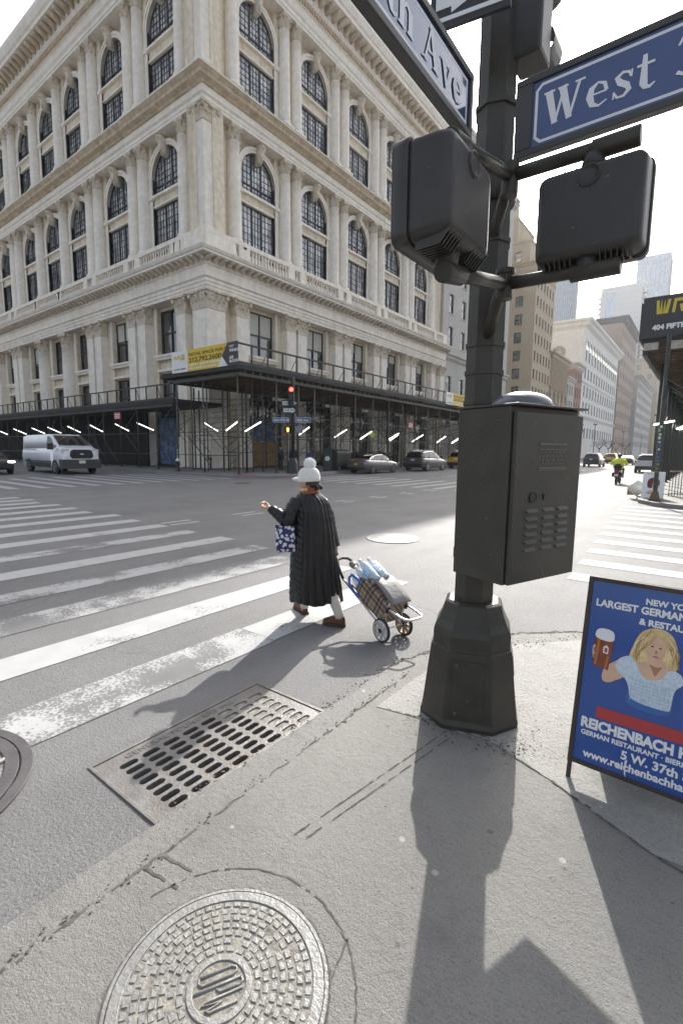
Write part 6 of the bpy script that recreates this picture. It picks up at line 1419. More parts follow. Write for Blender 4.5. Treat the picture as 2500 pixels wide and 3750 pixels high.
rs = thing('roof_sign', 'orange lamp box on the roof of the half hidden yellow taxi', 'taxi lamp', (-19.3,45.7,zr(-19.3)+1.74)); mb = MB(); mb.prism([(-.3,-.1,0),(.3,-.1,0),(.26,-.06,.2),(-.26,-.06,.2)], (0,.2,0)); mb.build('lamp_box', mat('taxi_lamp', (.7,.2,.02), .4), parent=rs)

# ------------------------------------------------------------------ small background figures
def blob(parent, caps, m, org, name='body', vs=.012):
    mb = MB()
    for a, b, ra, rb in caps: capsule(mb, a, b, ra, rb, 10)
    o = mb.build(name, m, parent=parent, recalc=False); r = o.modifiers.new('join','REMESH'); r.mode = 'VOXEL'; r.voxel_size = vs; r.use_smooth_shade = True
    return o
def walker(label, pos, rz, top, legs, skin, group=None, step=.22, z=None):
    t = thing('person', label, 'person', (pos[0],pos[1],ZSE(*pos) if z is None else z), rz, group)
    blob(t, [((0,0,1.5),(0,0,1.62),.07,.085),((.05,0,1.56),(.04,0,1.52),.05,.04),((0,0,1.4),(0,0,1.5),.055,.05),((0,-.12,1.36),(0,.12,1.36),.06,.06),((0,.2,1.38),(-.05,.24,1.1),.045,.035),((-.05,.24,1.1),(.1,.22,.9),.033,.025),((.1,.22,.9),(.15,.22,.82),.03,.025),((0,-.2,1.38),(.02,-.25,1.1),.045,.035),((.02,-.25,1.1),(-.05,-.24,.88),.033,.025),((-.05,-.24,.88),(-.04,-.24,.8),.03,.025),((0,0,1.3),(0,0,.95),.14,.13),((0,.09,.92),(step*.5,.09,.5),.08,.06),((step*.5,.09,.5),(step*.7,.09,.1),.055,.04),((step*.7,.09,.06),(step*.7+.16,.09,.04),.04,.035),((0,-.09,.92),(-step*.2,-.09,.5),.08,.06),((-step*.2,-.09,.5),(-step*.9,-.09,.12),.055,.04),((-step*.9,-.09,.06),(-step*.9+.16,-.09,.04),.04,.035)], skin, pos)
    mb = MB(); mb.loft([[(rx*math.cos(a)+cx_, ry*math.sin(a), zz) for a in [2*PI*k/18 for k in range(18)]] for rx, ry, cx_, zz in ((.17,.22,0,.78),(.17,.21,0,.95),(.16,.21,0,1.15),(.15,.23,0,1.34),(.1,.18,0,1.43),(.07,.075,0,1.48))], True, True, True); c = mb.build('jacket', top, parent=t)
    for sg in (1,-1):
        mb = MB(); mb.tube([(0,sg*.2,1.39),(-.03,sg*.26,1.1),(.06*sg,sg*.245,.9)], [.075,.062,.05], 10); mb.build('sleeve', top, parent=c)
    for sg, kx, fx in ((1,step*.5,step*.7),(-1,-step*.2,-step*.9)):
        mb = MB(); mb.tube([(0,sg*.09,.95),(kx,sg*.09,.5),(fx,sg*.09,.09)], [.1,.08,.06], 10); mb.build('trouser_leg', legs, parent=t)
    mb = MB(); mb.sphere((-.012,0,1.645), (.1,.092,.085), 14, 10); mb.build('hair', M_hair, parent=t)
    return t
M_jk = [mat('black_jacket', (.015,.015,.017), .8), mat('navy_jacket', (.02,.025,.045), .8), mat('tan_jacket', (.25,.17,.09), .85), mat('grey_jacket', (.09,.09,.095), .8)]; M_jean = mat('dark_trousers', (.02,.022,.03), .85)
walker('person in black standing just left of the far signal pole', (-22.3,22.8), R(200), M_jk[0], M_jean, M_skin, step=.05)
walker('person in a navy jacket standing right of the far signal pole', (-22.6,24.3), R(160), M_jk[1], M_jean, M_skin, step=.05)
walker('person in a grey jacket passing behind the blue mailbox', (-24.2,28.3), R(80), M_jk[3], M_jean, M_skin)
walker('person in a tan coat walking behind the silver sedan', (-23.5,36.5), R(-95), M_jk[2], M_jean, M_skin)
walker('person in black walking behind the front of the grey SUV', (-22.8,45.0), R(-85), M_jk[0], M_jean, M_skin)

# moped rider
RP = (-3.9, 30.9, zr(-3.9)); RD = thing('moped', 'dark red moped ridden away down the avenue', 'moped', RP, PI/2)
mb = MB()
M_mred = mat('moped_red', (.22,.015,.02), .35, coat=.5)
for x in (-.62,.62):
    w = MB(); w.xf = frame((x,0,.27),(1,0,0),(0,0,1),(0,-1,0)); w.lathe([(.17,-.045),(.25,-.05),(.27,-.02),(.27,.02),(.25,.05),(.17,.045)], 24); wo = w.build('wheel', M_tyre, parent=RD); w = MB(); w.xf = frame((x,0,.27),(1,0,0),(0,0,1),(0,-1,0)); w.lathe([(.17,-.03),(.17,.03)], 20); w.build('rim', M_rimd, parent=wo)
mb = MB(); mb.loft([[(x, w_*math.cos(a), zc + h_*math.sin(a)) for a in [2*PI*k/14 for k in range(14)]] for x, w_, zc, h_ in ((-.85,.07,.72,.06),(-.6,.14,.7,.13),(-.2,.15,.66,.14),(.05,.12,.45,.1),(.3,.12,.42,.08),(.48,.1,.6,.12),(.55,.05,.85,.1))]); mb.build('body_shell', M_mred, parent=RD)
mb = MB(); mb.loft([[(x, w_*math.cos(a), .83 + .045*math.sin(a)) for a in [2*PI*k/14 for k in range(14)]] for x, w_ in ((-.8,.08),(-.5,.15),(-.1,.14),(.05,.08))]); mb.build('saddle', M_trim, parent=RD)
mb = MB(); mb.tube([(.62,0,.3),(.48,0,.85),(.42,0,1.02)], .03, 8); mb.tube([(.36,.33,1.05),(.42,.1,1.03),(.42,-.1,1.03),(.36,-.33,1.05)], .018, 8); mb.build('handlebar', M_trim, parent=RD)
mb = MB(); mb.box((-.9,-.05,.68),(-.84,.05,.76)); mb.build('tail_lamp', M_tail, parent=RD); mb = MB(); mb.box((-.92,-.09,.46),(-.9,.09,.58)); mb.build('number_plate', M_plate, parent=RD)
mb = MB(); mb.box((-.72,.12,.42),(-.2,.24,.66)); mb.build('side_bag', M_trim, parent=RD, bevel=.03); mb = MB(); mb.box((-.72,-.24,.42),(-.2,-.12,.66)); mb.build('side_bag', M_trim, parent=RD, bevel=.03)
rd = thing('person', 'moped rider in a bright yellow reflective jacket and helmet', 'person', RP, PI/2)
blob(rd, [((-.1,0,1.42),(-.08,0,1.55),.05,.085),((-.25,0,.92),(-.16,0,1.3),.14,.15),((-.14,.2,1.32),(-.02,.34,1.12),.055,.045),((-.02,.34,1.12),(.33,.32,1.07),.042,.03),((-.14,-.2,1.32),(-.02,-.34,1.12),.055,.045),((-.02,-.34,1.12),(.33,-.32,1.07),.042,.03),((-.22,.12,.88),(.2,.2,.84),.09,.07),((.2,.2,.84),(.12,.2,.42),.06,.045),((.1,.2,.4),(.25,.2,.38),.045,.04),((-.22,-.12,.88),(.2,-.2,.84),.09,.07),((.2,-.2,.84),(.12,-.2,.42),.06,.045),((.1,-.2,.4),(.25,-.2,.38),.045,.04)], M_jean, RP)
M_hv = mat('hi_vis_yellow', (.72,.78,.02), .7, noise=.1, nscale=8); M_refl = mat('reflective_tape', (.6,.6,.6), .35)
mb = MB(); mb.loft([[(cx_ + rx*math.cos(a), ry*math.sin(a), z) for a in [2*PI*k/20 for k in range(20)]] for rx, ry, cx_, z in ((.2,.25,-.27,.86),(.21,.27,-.25,1.0),(.2,.27,-.21,1.2),(.17,.26,-.16,1.36),(.09,.14,-.12,1.45))]); jk = mb.build('jacket', M_hv, parent=rd)
for sg in (1,-1):
    mb = MB(); mb.tube([(-.14,sg*.22,1.34),(-.03,sg*.37,1.12),(.26,sg*.33,1.08)], [.095,.085,.05], 12); mb.build('sleeve', M_hv, parent=jk)
mb = MB(); mb.loft([[(cx_ + rx*math.cos(a), ry*math.sin(a), z) for a in [2*PI*k/20 for k in range(20)]] for rx, ry, cx_, z in ((.216,.276,-.25,1.02),(.214,.276,-.24,1.07))]); mb.box((-.42,-.16,1.1),(-.395,-.12,1.36)); mb.box((-.42,.12,1.1),(-.395,.16,1.36)); mb.build('reflective_band', M_refl, parent=jk)
mb = MB(); mb.sphere((-.08,0,1.6),(.13,.115,.125),18,12); hm = mb.build('helmet', mat('helmet_black', (.03,.03,.035), .25, coat=.6), parent=rd); mb = MB(); mb.sphere((-.11,0,1.66),(.1,.09,.075),14,8); mb.build('helmet_shell', mat('helmet_white', (.6,.6,.6), .3), parent=hm)
mb = MB(); mb.sphere((-.43,0,.98),(.1,.2,.17),16,10); mb.build('waist_bag', M_trim, parent=rd)

# ------------------------------------------------------------------ street furniture of the far corner
def tube_thing(*a): pass
M_navy = mat('mailbox_blue', (.012,.03,.085), .4); M_dgreen = mat('relay_box_green', (.02,.032,.028), .5, noise=.2)
FP = (-20.4, 21.9, .27); fp = thing('signal_pole', 'dark green signal pole on the far corner with a flared base', 'pole', FP)
mb = MB(); mb.loft([octo(a, a*.5, z, .3) for a, z in ((.36,0),(.34,.08),(.29,.55),(.28,.68),(.2,.85),(.13,.95))], True, True, False); mb.build('base', M_dgreen, parent=fp)
mb = MB(); mb.lathe([(.12,.95),(.11,5.7),(.09,5.8)], 10); mb.build('shaft', M_dgreen, parent=fp)
def fsign(nm, label, cat, du, z, w, h, m, face=(-.6,-.8)):
    f = Vector((face[0]*-1 if False else .62, -.785, 0)).normalized(); u_ = Vector((-f.y, f.x, 0)); u_ = Vector((.785,.62,0))
    o = Vector(FP) + u_*du + f*.2 + Vector((0,0,z-FP[2])); t = thing(nm, label, cat, o); mb = MB(); mb.xf = frame(o, u_, (0,0,1), f); mb.box((-w/2,-h/2,-.02),(w/2,h/2,0)); mb.build('plate', m, parent=t, org=o); return t, frame(o, u_, (0,0,1), f), o
tl = thing('traffic_light', 'traffic light showing red on the far corner pole', 'traffic light', (-20.25,21.6,4.35))
mb = MB(); mb.box((-.17,-.15,0),(.17,.15,1.15)); mb.build('housing', M_dgreen, parent=tl, bevel=.03)
for z, m in ((.95, mat('red_lamp', (.5,.01,.01), .3, emit=(1,.03,.02), estr=9)), (.57, mat('amber_lens', (.12,.07,.02), .2)), (.19, mat('green_lens', (.05,.12,.11), .15))):
    mb = MB(); mb.xf = frame((.03,-.155,z),(1,0,0),(0,0,1),(0,-1,0)); mb.lathe([(.115,0),(.1,.012),(.04,.028)], 18); mb.build('lens', m, parent=tl)
    mb = MB(); mb.xf = frame((.03,-.155,z),(1,0,0),(0,0,1),(0,-1,0)); mb.loft([[(.13*math.cos(R(a)), .13*math.sin(R(a)), zz) for a in range(-20,201,20)] for zz in (0,.16)], False, False, True); mb.build('visor', M_dgreen, parent=tl)
tl.rotation_euler = (0,0,R(38))
for z, w_, lab in ((4.52,.95,'upper black and white one way sign on the far signal pole'),(4.1,.85,'lower black and white one way sign on the far signal pole')):
    t, F, o = fsign('direction_sign', lab, 'road sign', -.16, z, w_, .42, M_black); hw_ = w_/2
    mb = MB(); mb.xf = F; mb.prism([(-hw_+.05,-.11,.002),(hw_-.28,-.11,.002),(hw_-.28,-.17,.002),(hw_-.05,0,.002),(hw_-.28,.17,.002),(hw_-.28,.11,.002),(-hw_+.05,.11,.002)], (0,0,.003)); mb.build('arrow', M_white, parent=t, org=o); mb = MB(); text_mesh(mb, 'ONE WAY', .15, F @ Matrix.Translation((-hw_+.1,-.052,.007)), .003, depth=.001); mb.build('lettering', M_black, parent=t, org=o)
for du, txt, lab, w_ in ((-.72,'East 37th St','blue East 37th St name sign left of the far signal pole',.98),(.66,'Fifth Ave','blue Fifth Ave name sign right of the far signal pole',.95)):
    t, F, o = fsign('street_sign', lab, 'street sign', du, 3.52, w_, .32, M_blue_s); mb = MB(); mb.xf = F
    for a, b in (((-w_/2+.02,-.145),(w_/2-.02,-.13)),((-w_/2+.02,.13),(w_/2-.02,.145)),((-w_/2+.02,-.13),(-w_/2+.035,.13)),((w_/2-.035,-.13),(w_/2-.02,.13))): mb.box((a[0],a[1],.001),(b[0],b[1],.004))
    mb.build('border', M_sline, parent=t, org=o); mb = MB(); text_mesh(mb, txt, .19, F @ Matrix.Translation((-w_/2+.09,-.065,.004)), .006, depth=.001); mb.build('lettering', M_sline, parent=t, org=o)
for du, lab, lit in ((-.3,'pedestrian signal with a lit orange hand on the far signal pole',True),(.42,'grey pedestrian signal housing right of the far signal pole',False)):
    t, F, o = fsign('pedestrian_signal', lab, 'signal', du, 2.95, .4, .42, M_dgreen if lit else mat('housing_grey', (.2,.2,.21), .5)); mb = MB(); mb.xf = F; mb.box((-.2,-.21,-.2),(.2,.21,-.021)); mb.build('housing', M_dgreen, parent=t, org=o)
    if lit: mb = MB(); mb.xf = F; mb.prism([(-.02,-.15,.002),(.06,-.14,.002),(.09,.0,.002),(.07,.12,.002),(.03,.02,.002),(.02,.15,.002),(-.01,.02,.002),(-.03,.14,.002),(-.05,.0,.002)], (0,0,.003)); mb.build('hand_symbol', mat('hand_lamp', (.6,.15,.02), .4, emit=(1,.22,.03), estr=5), parent=t, org=o)
ml = thing('mailbox', 'dark blue rounded mailbox on the far corner behind the white hat', 'mailbox', (-21.3,24.6,.28), R(35))
mb = MB(); mb.box((-.3,-.32,.18),(.3,.32,.95)); pr = [(.32*math.cos(PI*k/12), .95+.32*math.sin(PI*k/12)) for k in range(13)]; mb.prism([(-.3,y,z) for y, z in pr], (.6,0,0)); mb.build('body', M_navy, parent=ml, bevel=.015)
for x, y in ((-.26,-.28),(.26,-.28),(-.26,.28),(.26,.28)): mb = MB(); mb.box((x-.03,y-.03,0),(x+.03,y+.03,.19)); mb.build('leg', M_navy, parent=ml)
mb = MB(); mb.box((-.12,-.328,.42),(.14,-.322,.68)); mb.build('decal', mat('decal_white', (.6,.58,.5), .5), parent=ml); mb = MB(); mb.prism([(-.06,-.331,.5),(.1,-.331,.52),(.1,-.331,.6),(.02,-.331,.56)], (0,.002,0)); mb.build('eagle_mark', M_black, parent=ml)
rb_ = thing('relay_box', 'large dark green storage box on legs beside the mailbox', 'relay box', (-21.4,28.0,.28), R(90))
mb = MB(); mb.box((-.85,-.4,.25),(.85,.4,1.25)); mb.loft([[(x,-.4,1.25),(x,-.35,1.4),(x,0,1.5),(x,.35,1.4),(x,.4,1.25)] for x in (-.85,.85)], True, True, False); mb.build('body', M_dgreen, parent=rb_, bevel=.01)
for x in (-.7,.7):
    mb = MB(); mb.box((x-.12,-.36,0),(x+.12,.36,.26)); mb.build('leg', M_dgreen, parent=rb_)
mb = MB(); mb.box((-.8,-.0,1.5),(.8,.02,1.52)); mb.box((-.8,.41,.72),(.8,.43,.75)); mb.build('edge_strip', M_galv, parent=rb_)
ip = thing('information_post', 'dark post with a round white letter i between mailbox and storage box', 'post', (-21.2,26.3,.28), R(38)); mb = MB(); mb.box((-.3,-.2,0),(.3,.2,1.55)); mb.build('body', M_dgreen, parent=ip, bevel=.02); mb = MB(); mb.xf = frame((.0,-.205,.86),(1,0,0),(0,0,1),(0,-1,0)); mb.lathe([(.16,0),(.16,.006)], 20); mb.build('disc', M_white, parent=ip); mb = MB(); text_mesh(mb, 'i', .26, frame((-.035,-.213,.77),(1,0,0),(0,0,1),(0,-1,0)), .012, depth=.001); mb.build('lettering', M_black, parent=ip)
hy = thing('fire_hydrant', 'dark fire hydrant with a white top by the side street kerb', 'hydrant', (-26.9,18.15,.3)); mb = MB(); mb.lathe([(.16,0),(.16,.06),(.11,.1),(.11,.55),(.14,.58),(.14,.63)], 14); mb.xf = frame((0,0,.45),(0,0,1),(0,1,0),(1,0,0)); mb.lathe([(.06,-.2),(.06,.2)], 10); mb.xf = None; mb.build('barrel', M_black, parent=hy); mb = MB(); mb.lathe([(.14,.63),(.12,.72),(.07,.79),(.03,.81),(.03,.86)], 14); mb.build('bonnet', M_white, parent=hy)
sp_ = thing('standpipe', 'small black standpipe against the stone corner of the building', 'standpipe', (-28.3,21.8,.34)); mb = MB(); mb.lathe([(.08,0),(.06,.05),(.06,.6),(.09,.64)], 12); mb.tube([(-.16,-.06,.72),(0,0,.62),(.16,-.06,.72)], .06, 10); mb.build('pipe', M_black, parent=sp_)
rs1 = thing('notice', 'small red notice above the black standpipe', 'notice', (-28.62,21.9,1.15), R(45)); mb = MB(); mb.box((-.16,-.02,-.14),(.16,0,.14)); mb.build('plate', mat('red_notice', (.42,.03,.04), .5), parent=rs1); mb = MB(); mb.box((-.11,-.023,.0),(.11,-.02,.04)); mb.box((-.11,-.023,-.08),(.11,-.02,-.05)); mb.build('print', M_white, parent=rs1)
for p, rz, lab in (((-21.1,37.8,4.0),PI/2,'red parking notice hanging on the shed above the grey SUV'),((-34.3,18.3,4.05),0,'red parking notice hanging on the lower shed on the side street')):
    n_ = thing('notice', lab, 'notice', p, rz); mb = MB(); mb.box((-.45,-.03,-.25),(.45,0,.25)); mb.build('plate', mat('red_notice', (.42,.03,.04), .5), parent=n_); mb = MB(); mb.box((-.38,-.034,.06),(.38,-.03,.13)); mb.box((-.38,-.034,-.06),(.3,-.03,.0)); mb.box((-.38,-.034,-.18),(.34,-.03,-.12)); mb.build('print', M_white, parent=n_)
dm = thing('crossing_sign', 'small yellow green warning sign under the shed right of the far pole', 'road sign', (-21.0,31.6,2.95), R(50)); mb = MB(); mb.prism([(-.26,0,0),(0,0,-.26),(.26,0,0),(0,0,.26)], (0,.02,0)); mb.build('plate', mat('lime_sign', (.5,.6,.05), .5), parent=dm); mb = MB(); mb.tube([(0,.04,-2.6),(0,.04,.2)], .03, 8); mb.build('post', M_galv, parent=dm)
for p, lab in (((-22.2,35.0),'white planter box under the shed left of the grey SUV'),((-22.2,33.6),'white planter box under the shed just right of the silver sedan')):
    t = thing('planter_box', lab, 'planter', (p[0],p[1],.29)); mb = MB(); mb.box((-.3,-.6,0),(.3,.6,1.0)); mb.build('trough', mat('white_planter', (.42,.41,.38), .7, noise=.1), parent=t, bevel=.02)
    mb = MB(); rl_ = random.Random(4)
    for k in range(160):
        a, b_, c = rl_.uniform(-.28,.28), rl_.uniform(-.58,.58), 1 + abs(rl_.gauss(0,.14)); d = Vector((rl_.gauss(0,1),rl_.gauss(0,1),rl_.gauss(0,1))).normalized()*.09; e = d.orthogonal()*.4; q = Vector((a,b_,c)); mb.poly([q-d, q+e, q+d, q-e])
    mb.build('leaves', mat('planter_leaves', (.035,.06,.025), .7), parent=t, recalc=False)
def shrub(label, p, z, h_, r_, n, m, bare=False):
    t = thing('shrub', label, 'shrub', (p[0],p[1],z)); mb = MB(); rl_ = random.Random(int(p[1]*10))
    for k in range(9): a = rl_.uniform(0,6.28); mb.tube([(0,0,0),(r_*.3*math.cos(a),r_*.3*math.sin(a),h_*.5),(r_*.8*math.cos(a),r_*.8*math.sin(a),h_*rl_.uniform(.75,1))], [.03,.02,.006], 5)
    mb.build('stem', mat('bark', (.06,.045,.035), .9), parent=t); mb = MB()
    for k in range(n):
        d = Vector((rl_.gauss(0,1),rl_.gauss(0,1),rl_.gauss(0,1))).normalized(); q = Vector((d.x*r_*rl_.uniform(.3,1), d.y*r_*rl_.uniform(.3,1), h_*.58 + d.z*h_*.42)); e = Vector((rl_.gauss(0,1),rl_.gauss(0,1),rl_.gauss(0,1))).normalized()*.06; f_ = e.orthogonal().normalized()*.035; mb.poly([q-e, q+f_, q+e, q-f_])
    mb.build('foliage', m, parent=t, recalc=False)
shrub('brown leafy shrub between the storage box and the silver sedan', (-21.6,30.1), .28, 1.35, .55, 900, mat('brown_leaves', (.05,.042,.03), .8))
# ------------------------------------------------------------------ buildings down the avenue
def stone(name, c, bump=.2, sc=3.0, nz=.1, stain=None): return mat(name, c, .85, noise=nz, nscale=sc, bump=bump, bscale=9, stain=stain or tuple(x*.62 for x in c), stain_amt=.35, stain_scale=.35)
M_wg = glass_mat('far_window_glass', (.03,.035,.045), (.14,.15,.16), .1)
def facade(parent, org, F, L, z0, z1, cols, rows, w, h, wallm, frame_m, dep=.22, sill=True, arch=False, glass=None):
    """wall with real openings; every opening gets a window part. cols: centres, rows: sill heights"""
    mb = MB(); mb.xf = F
    ed = [0] + [e for c in cols for e in (c-w/2, c+w/2)] + [L]
    for k in range(0, len(ed), 2): mb.box((ed[k], -.6, z0), (ed[k+1], 0, z1))
    ze = [z0] + [e for r in rows for e in (r, r+h)] + [z1]
    for c in cols:
        for k in range(0, len(ze), 2): mb.box((c-w/2, -.6, ze[k]), (c+w/2, -.001, ze[k+1]))
    mb.build('wall', wallm, parent=parent, org=org)
    key = ('fw', w, h, frame_m.name, sill, (glass or M_wg).name)
    rot = math.atan2(F[1][0], F[0][0]) if abs(F[0][2]) < .5 else 0
    R3 = F.to_3x3().inverted()
    for c in cols:
        for r in rows:
            m = WM.get(key)
            if m is None:
                q = MB(); q.m = 1; q.poly([(-w/2,0,0),(w/2,0,0),(w/2,0,h),(-w/2,0,h)]); q.m = 0; t = min(.09, w*.07)
                q.box((-w/2,-.02,0),(-w/2+t,.06,h)); q.box((w/2-t,-.02,0),(w/2,.06,h)); q.box((-w/2+t,-.02,0),(w/2-t,.06,t)); q.box((-w/2+t,-.02,h-t),(w/2-t,.06,h)); q.box((-w/2+t,-.02,h*.5-t/2),(w/2-t,.05,h*.5+t/2))
                if sill: q.m = 2; q.box((-w/2-.1,dep-.05,-.14),(w/2+.1,dep+.1,-.002))
                m = q.build('window', [frame_m, glass or M_wg, wallm], parent=parent); WM[key] = m; o = m
            else: o = inst(m, 'window', parent)
            p = (F @ Vector((c, -dep, r))) - Vector(org); o.location = p
            xax = F.to_3x3() @ Vector((1,0,0)); yax = F.to_3x3() @ Vector((0,1,0)); o.rotation_euler = (0,0, math.atan2(-yax.x, yax.y))
def block(name, lab, cat, x0, x1, y0, y1, z1, wallm, fr, west=None, north=None, roof=None, extra=None, grp='buildings down the avenue'):
    """x1 = street face (west), x0 = east side"""
    org = (x1, y0, .2); t = thing(name, lab, cat, org, 0, grp)
    FW = frame((x1, y0, 0), (0,1,0), (1,0,0), (0,0,1)); FN = frame((x1, y0, 0), (-1,0,0), (0,-1,0), (0,0,1))
    cw = west[-1].get('d', .61) if west and isinstance(west[-1], dict) else .61
    mb = MB(); mb.box((x0, y0+.62, .2), (x1-.62, y1, z1-.02)); mb.build('block', wallm, parent=t, org=org)
    if west: facade(t, org, FW, y1-y0, .2, z1, *west[:4], wallm, fr)
    else: mb = MB(); mb.box((x1-.6,y0,.2),(x1,y1,z1)); mb.build('wall', wallm, parent=t, org=org)
    if north:
        mbn = facade(t, org, frame((x1-.6, y0, 0), (-1,0,0), (0,-1,0), (0,0,1)), x1-.6-x0, .2, z1, *north[:4], wallm, fr)
    else: mb = MB(); mb.box((x0,y0,.2),(x1-.6,y0+.6,z1)); mb.build('wall', wallm, parent=t, org=org)
    for (za, zb, pr1, m) in (roof or []):
        mb = MB(); rings = []
        for d, z in ((0,za),(pr1*.5,za+(zb-za)*.3),(pr1*.6,za+(zb-za)*.6),(pr1,za+(zb-za)*.75),(pr1,zb)):
            rings.append([(x0,y0-d,z),(x1+d,y0-d,z),(x1+d,y1,z),(x0,y1,z)])
        mb.loft(rings, True, True, False); mb.build('cornice', m, parent=t, org=org)
    return t, org
def lin(a, b, n): return [a + (b-a)*k/(n-1) for k in range(n)]
M_fr_d = mat('far_frame_dark', (.03,.03,.032), .5); M_fr_l = mat('far_frame_light', (.3,.3,.29), .6)
S_grey = stone('grey_limestone', (.52,.5,.46)); S_beige = stone('beige_brick', (.5,.42,.3), .25, 6); S_tan = stone('tan_terracotta', (.47,.39,.28), .5, 5, .2); S_white = stone('white_marble', (.74,.73,.7), .15, 2); S_brown = stone('brown_brick', (.36,.29,.235), .25, 5); S_red = stone('red_brick', (.33,.19,.14), .3, 6); S_pale = stone('pale_far_stone', (.5,.49,.47)); S_blue = stone('blue_grey_far', (.28,.33,.42))
t, o = block('limestone_building', 'plain grey limestone building directly beyond the ornate stone one', 'building', -60, -29.5, 60.9, 86.6, 43.5, S_grey, M_fr_d, (lin(2.5,23.2,6), [5.5,9.6] + lin(16.2,37.5,6), 1.35, 2.5), None, [(14.1,15.1,.6,S_grey),(42.2,43.6,.9,S_grey)])
mb = MB(); mb.box((-52,64,43.5),(-33,84,50.0)); mb.box((-52.5,63.5,50.0),(-32.6,84.4,50.6)); mb.build('penthouse', S_grey, parent=t, org=o)
mb = MB(); mb.xf = frame((-29.47,62.1,10.6),(0,1,0),(0,0,1),(1,0,0)); mb.lathe([(.75,0),(.75,.12),(.5,.12),(.45,.02)], 20); mb.build('round_window', S_grey, parent=t, org=o)
t, o = block('side_shop_building', 'low pale building in the gap before the beige tower', 'building', -60, -29.5, 87.2, 100.8, 9.0, S_grey, M_fr_d, (lin(2.5,11,3), [5.2], 1.5, 2.2), None, [(8.4,9.1,.5,S_grey)])
t, o = block('beige_tower', 'beige brick tower with plain regular windows and stepped upper floors', 'building', -62, -29.5, 101.5, 115.4, 38.5, S_beige, M_fr_d, (lin(1.5,12.5,6), lin(6,34.2,9), 1.0, 2.0), (lin(2.6,29,9), lin(6,34.2,9), 1.5, 2.1), [(36.9,37.5,.25,S_beige),(38.2,38.9,.5,S_beige)])
for k, (xa, ya, yb, za, zb) in enumerate(((-31.5,103,115.2,38.5,43.5),(-34.5,104,115,43.5,48.5),(-38,104.5,114.8,48.5,56))):
    org = o; facade(t, o, frame((xa-.6,ya,0),(-1,0,0),(0,-1,0),(0,0,1)), 60+xa, za, zb, lin(1.8,14,5), [za+1.4], 1.4, 1.9, S_beige, M_fr_d)
    mb = MB(); mb.box((-60,ya+.6,za),(xa,yb,zb)); mb.box((xa-.6,ya,za),(xa-.001,ya+.6,zb)); mb.box((-60.2,ya-.12,zb-.02),(xa+.15,yb,zb+.4)); mb.build('upper_tier', S_beige, parent=t, org=o)
t, o = block('ornate_building', 'small ornate tan building with tall arched openings beside the beige tower', 'building', -55, -29.5, 115.6, 131.0, 23.6, S_tan, M_fr_d, (lin(2.2,13.2,4), [4.6,17.2], 1.7, 4.6), None, [(16.0,16.7,.5,S_tan),(22.4,24.0,1.1,S_tan)])
mb = MB(); F = frame((-29.5,115.6,0),(0,1,0),(1,0,0),(0,0,1)); mb.xf = F
for s in lin(.5,14.8,14): mb.box((s-.16,0,16.9),(s+.16,.3,22.4))
for s in lin(.4,15,5): mb.box((s-.3,0,1),(s+.3,.45,15.9)); mb.sphere((s,.3,15.2),(.5,.3,.6),10,8)
mb.build('colonnettes', S_tan, parent=t, org=o)
for s in lin(2.2,13.2,4):
    mb = MB(); mb.xf = F; mb.loft([[(s + r*math.cos(R(a)), d, 12.0 + r*math.sin(R(a))) for a in range(0,181,15)] for r, d in ((1.2,0),(1.2,.3),(1.6,.3),(1.6,0))], False, False, False); mb.build('arch', S_tan, parent=t, org=o)
    mb = MB(); mb.xf = F; mb.prism([(s + 1.15*math.cos(R(a)), .02, 12.0 + 1.15*math.sin(R(a))) for a in range(0,181,15)] + [(s-1.15,.02,10),(s+1.15,.02,10)], (0,.03,0)); mb.build('fanlight', M_wg, parent=t, org=o)
t, o = block('townhouse', 'narrow grey townhouse with tall windows beside the ornate tan building', 'building', -50, -29.5, 131.2, 139.8, 20.5, S_grey, M_fr_d, (lin(1.8,6.8,3), lin(4.8,16.4,4), 1.2, 2.5), None, [(19.6,20.7,.6,S_grey)])
t, o = block('brick_building', 'narrow red brick building topped by a heavy cornice before the white palace', 'building', -52, -29.5, 140.0, 148.6, 24.8, S_red, M_fr_d, (lin(1.8,6.8,3), lin(4.8,20.6,5), 1.2, 2.4), None, [(23.6,25.2,1.0,S_grey)])
t, o = block('white_store', 'large white palace like department store with arched top windows down the avenue', 'building', -75, -29.5, 149.0, 209.0, 37.5, S_white, M_fr_l, (lin(3.5,56.5,13), [6.0,13.2,17.6,22.6,27.4], 2.1, 3.1), (lin(6,38,5), [24.6], 3.4, 5.2), [(11.4,12.3,.6,S_white),(21.2,21.7,.3,S_white),(35.8,38.2,1.8,S_white)])
FW = frame((-29.5,149,0),(0,1,0),(1,0,0),(0,0,1)); FN = frame((-30.1,149,0),(-1,0,0),(0,-1,0),(0,0,1))
for F, ss, zs, r_ in ((FW, lin(3.5,56.5,13), 31.6, 1.35), (FN, lin(6,38,5), 29.8, 1.95)):
    for s in ss:
        mb = MB(); mb.xf = F; mb.loft([[(s + r*math.cos(R(a)), d, zs + r*math.sin(R(a))) for a in range(0,181,15)] for r, d in ((r_,0),(r_,.25),(r_+.4,.25),(r_+.4,0))], False, False, False); mb.build('arch', S_white, parent=t, org=o)
        mb = MB(); mb.xf = F; mb.prism([(s + r_*.96*math.cos(R(a)), .02, zs + r_*.96*math.sin(R(a))) for a in range(0,181,15)] + ([(s-r_*.96,.02,zs-1.2),(s+r_*.96,.02,zs-1.2)] if F is FW else []), (0,.03,0)); mb.build('fanlight', M_wg, parent=t, org=o)
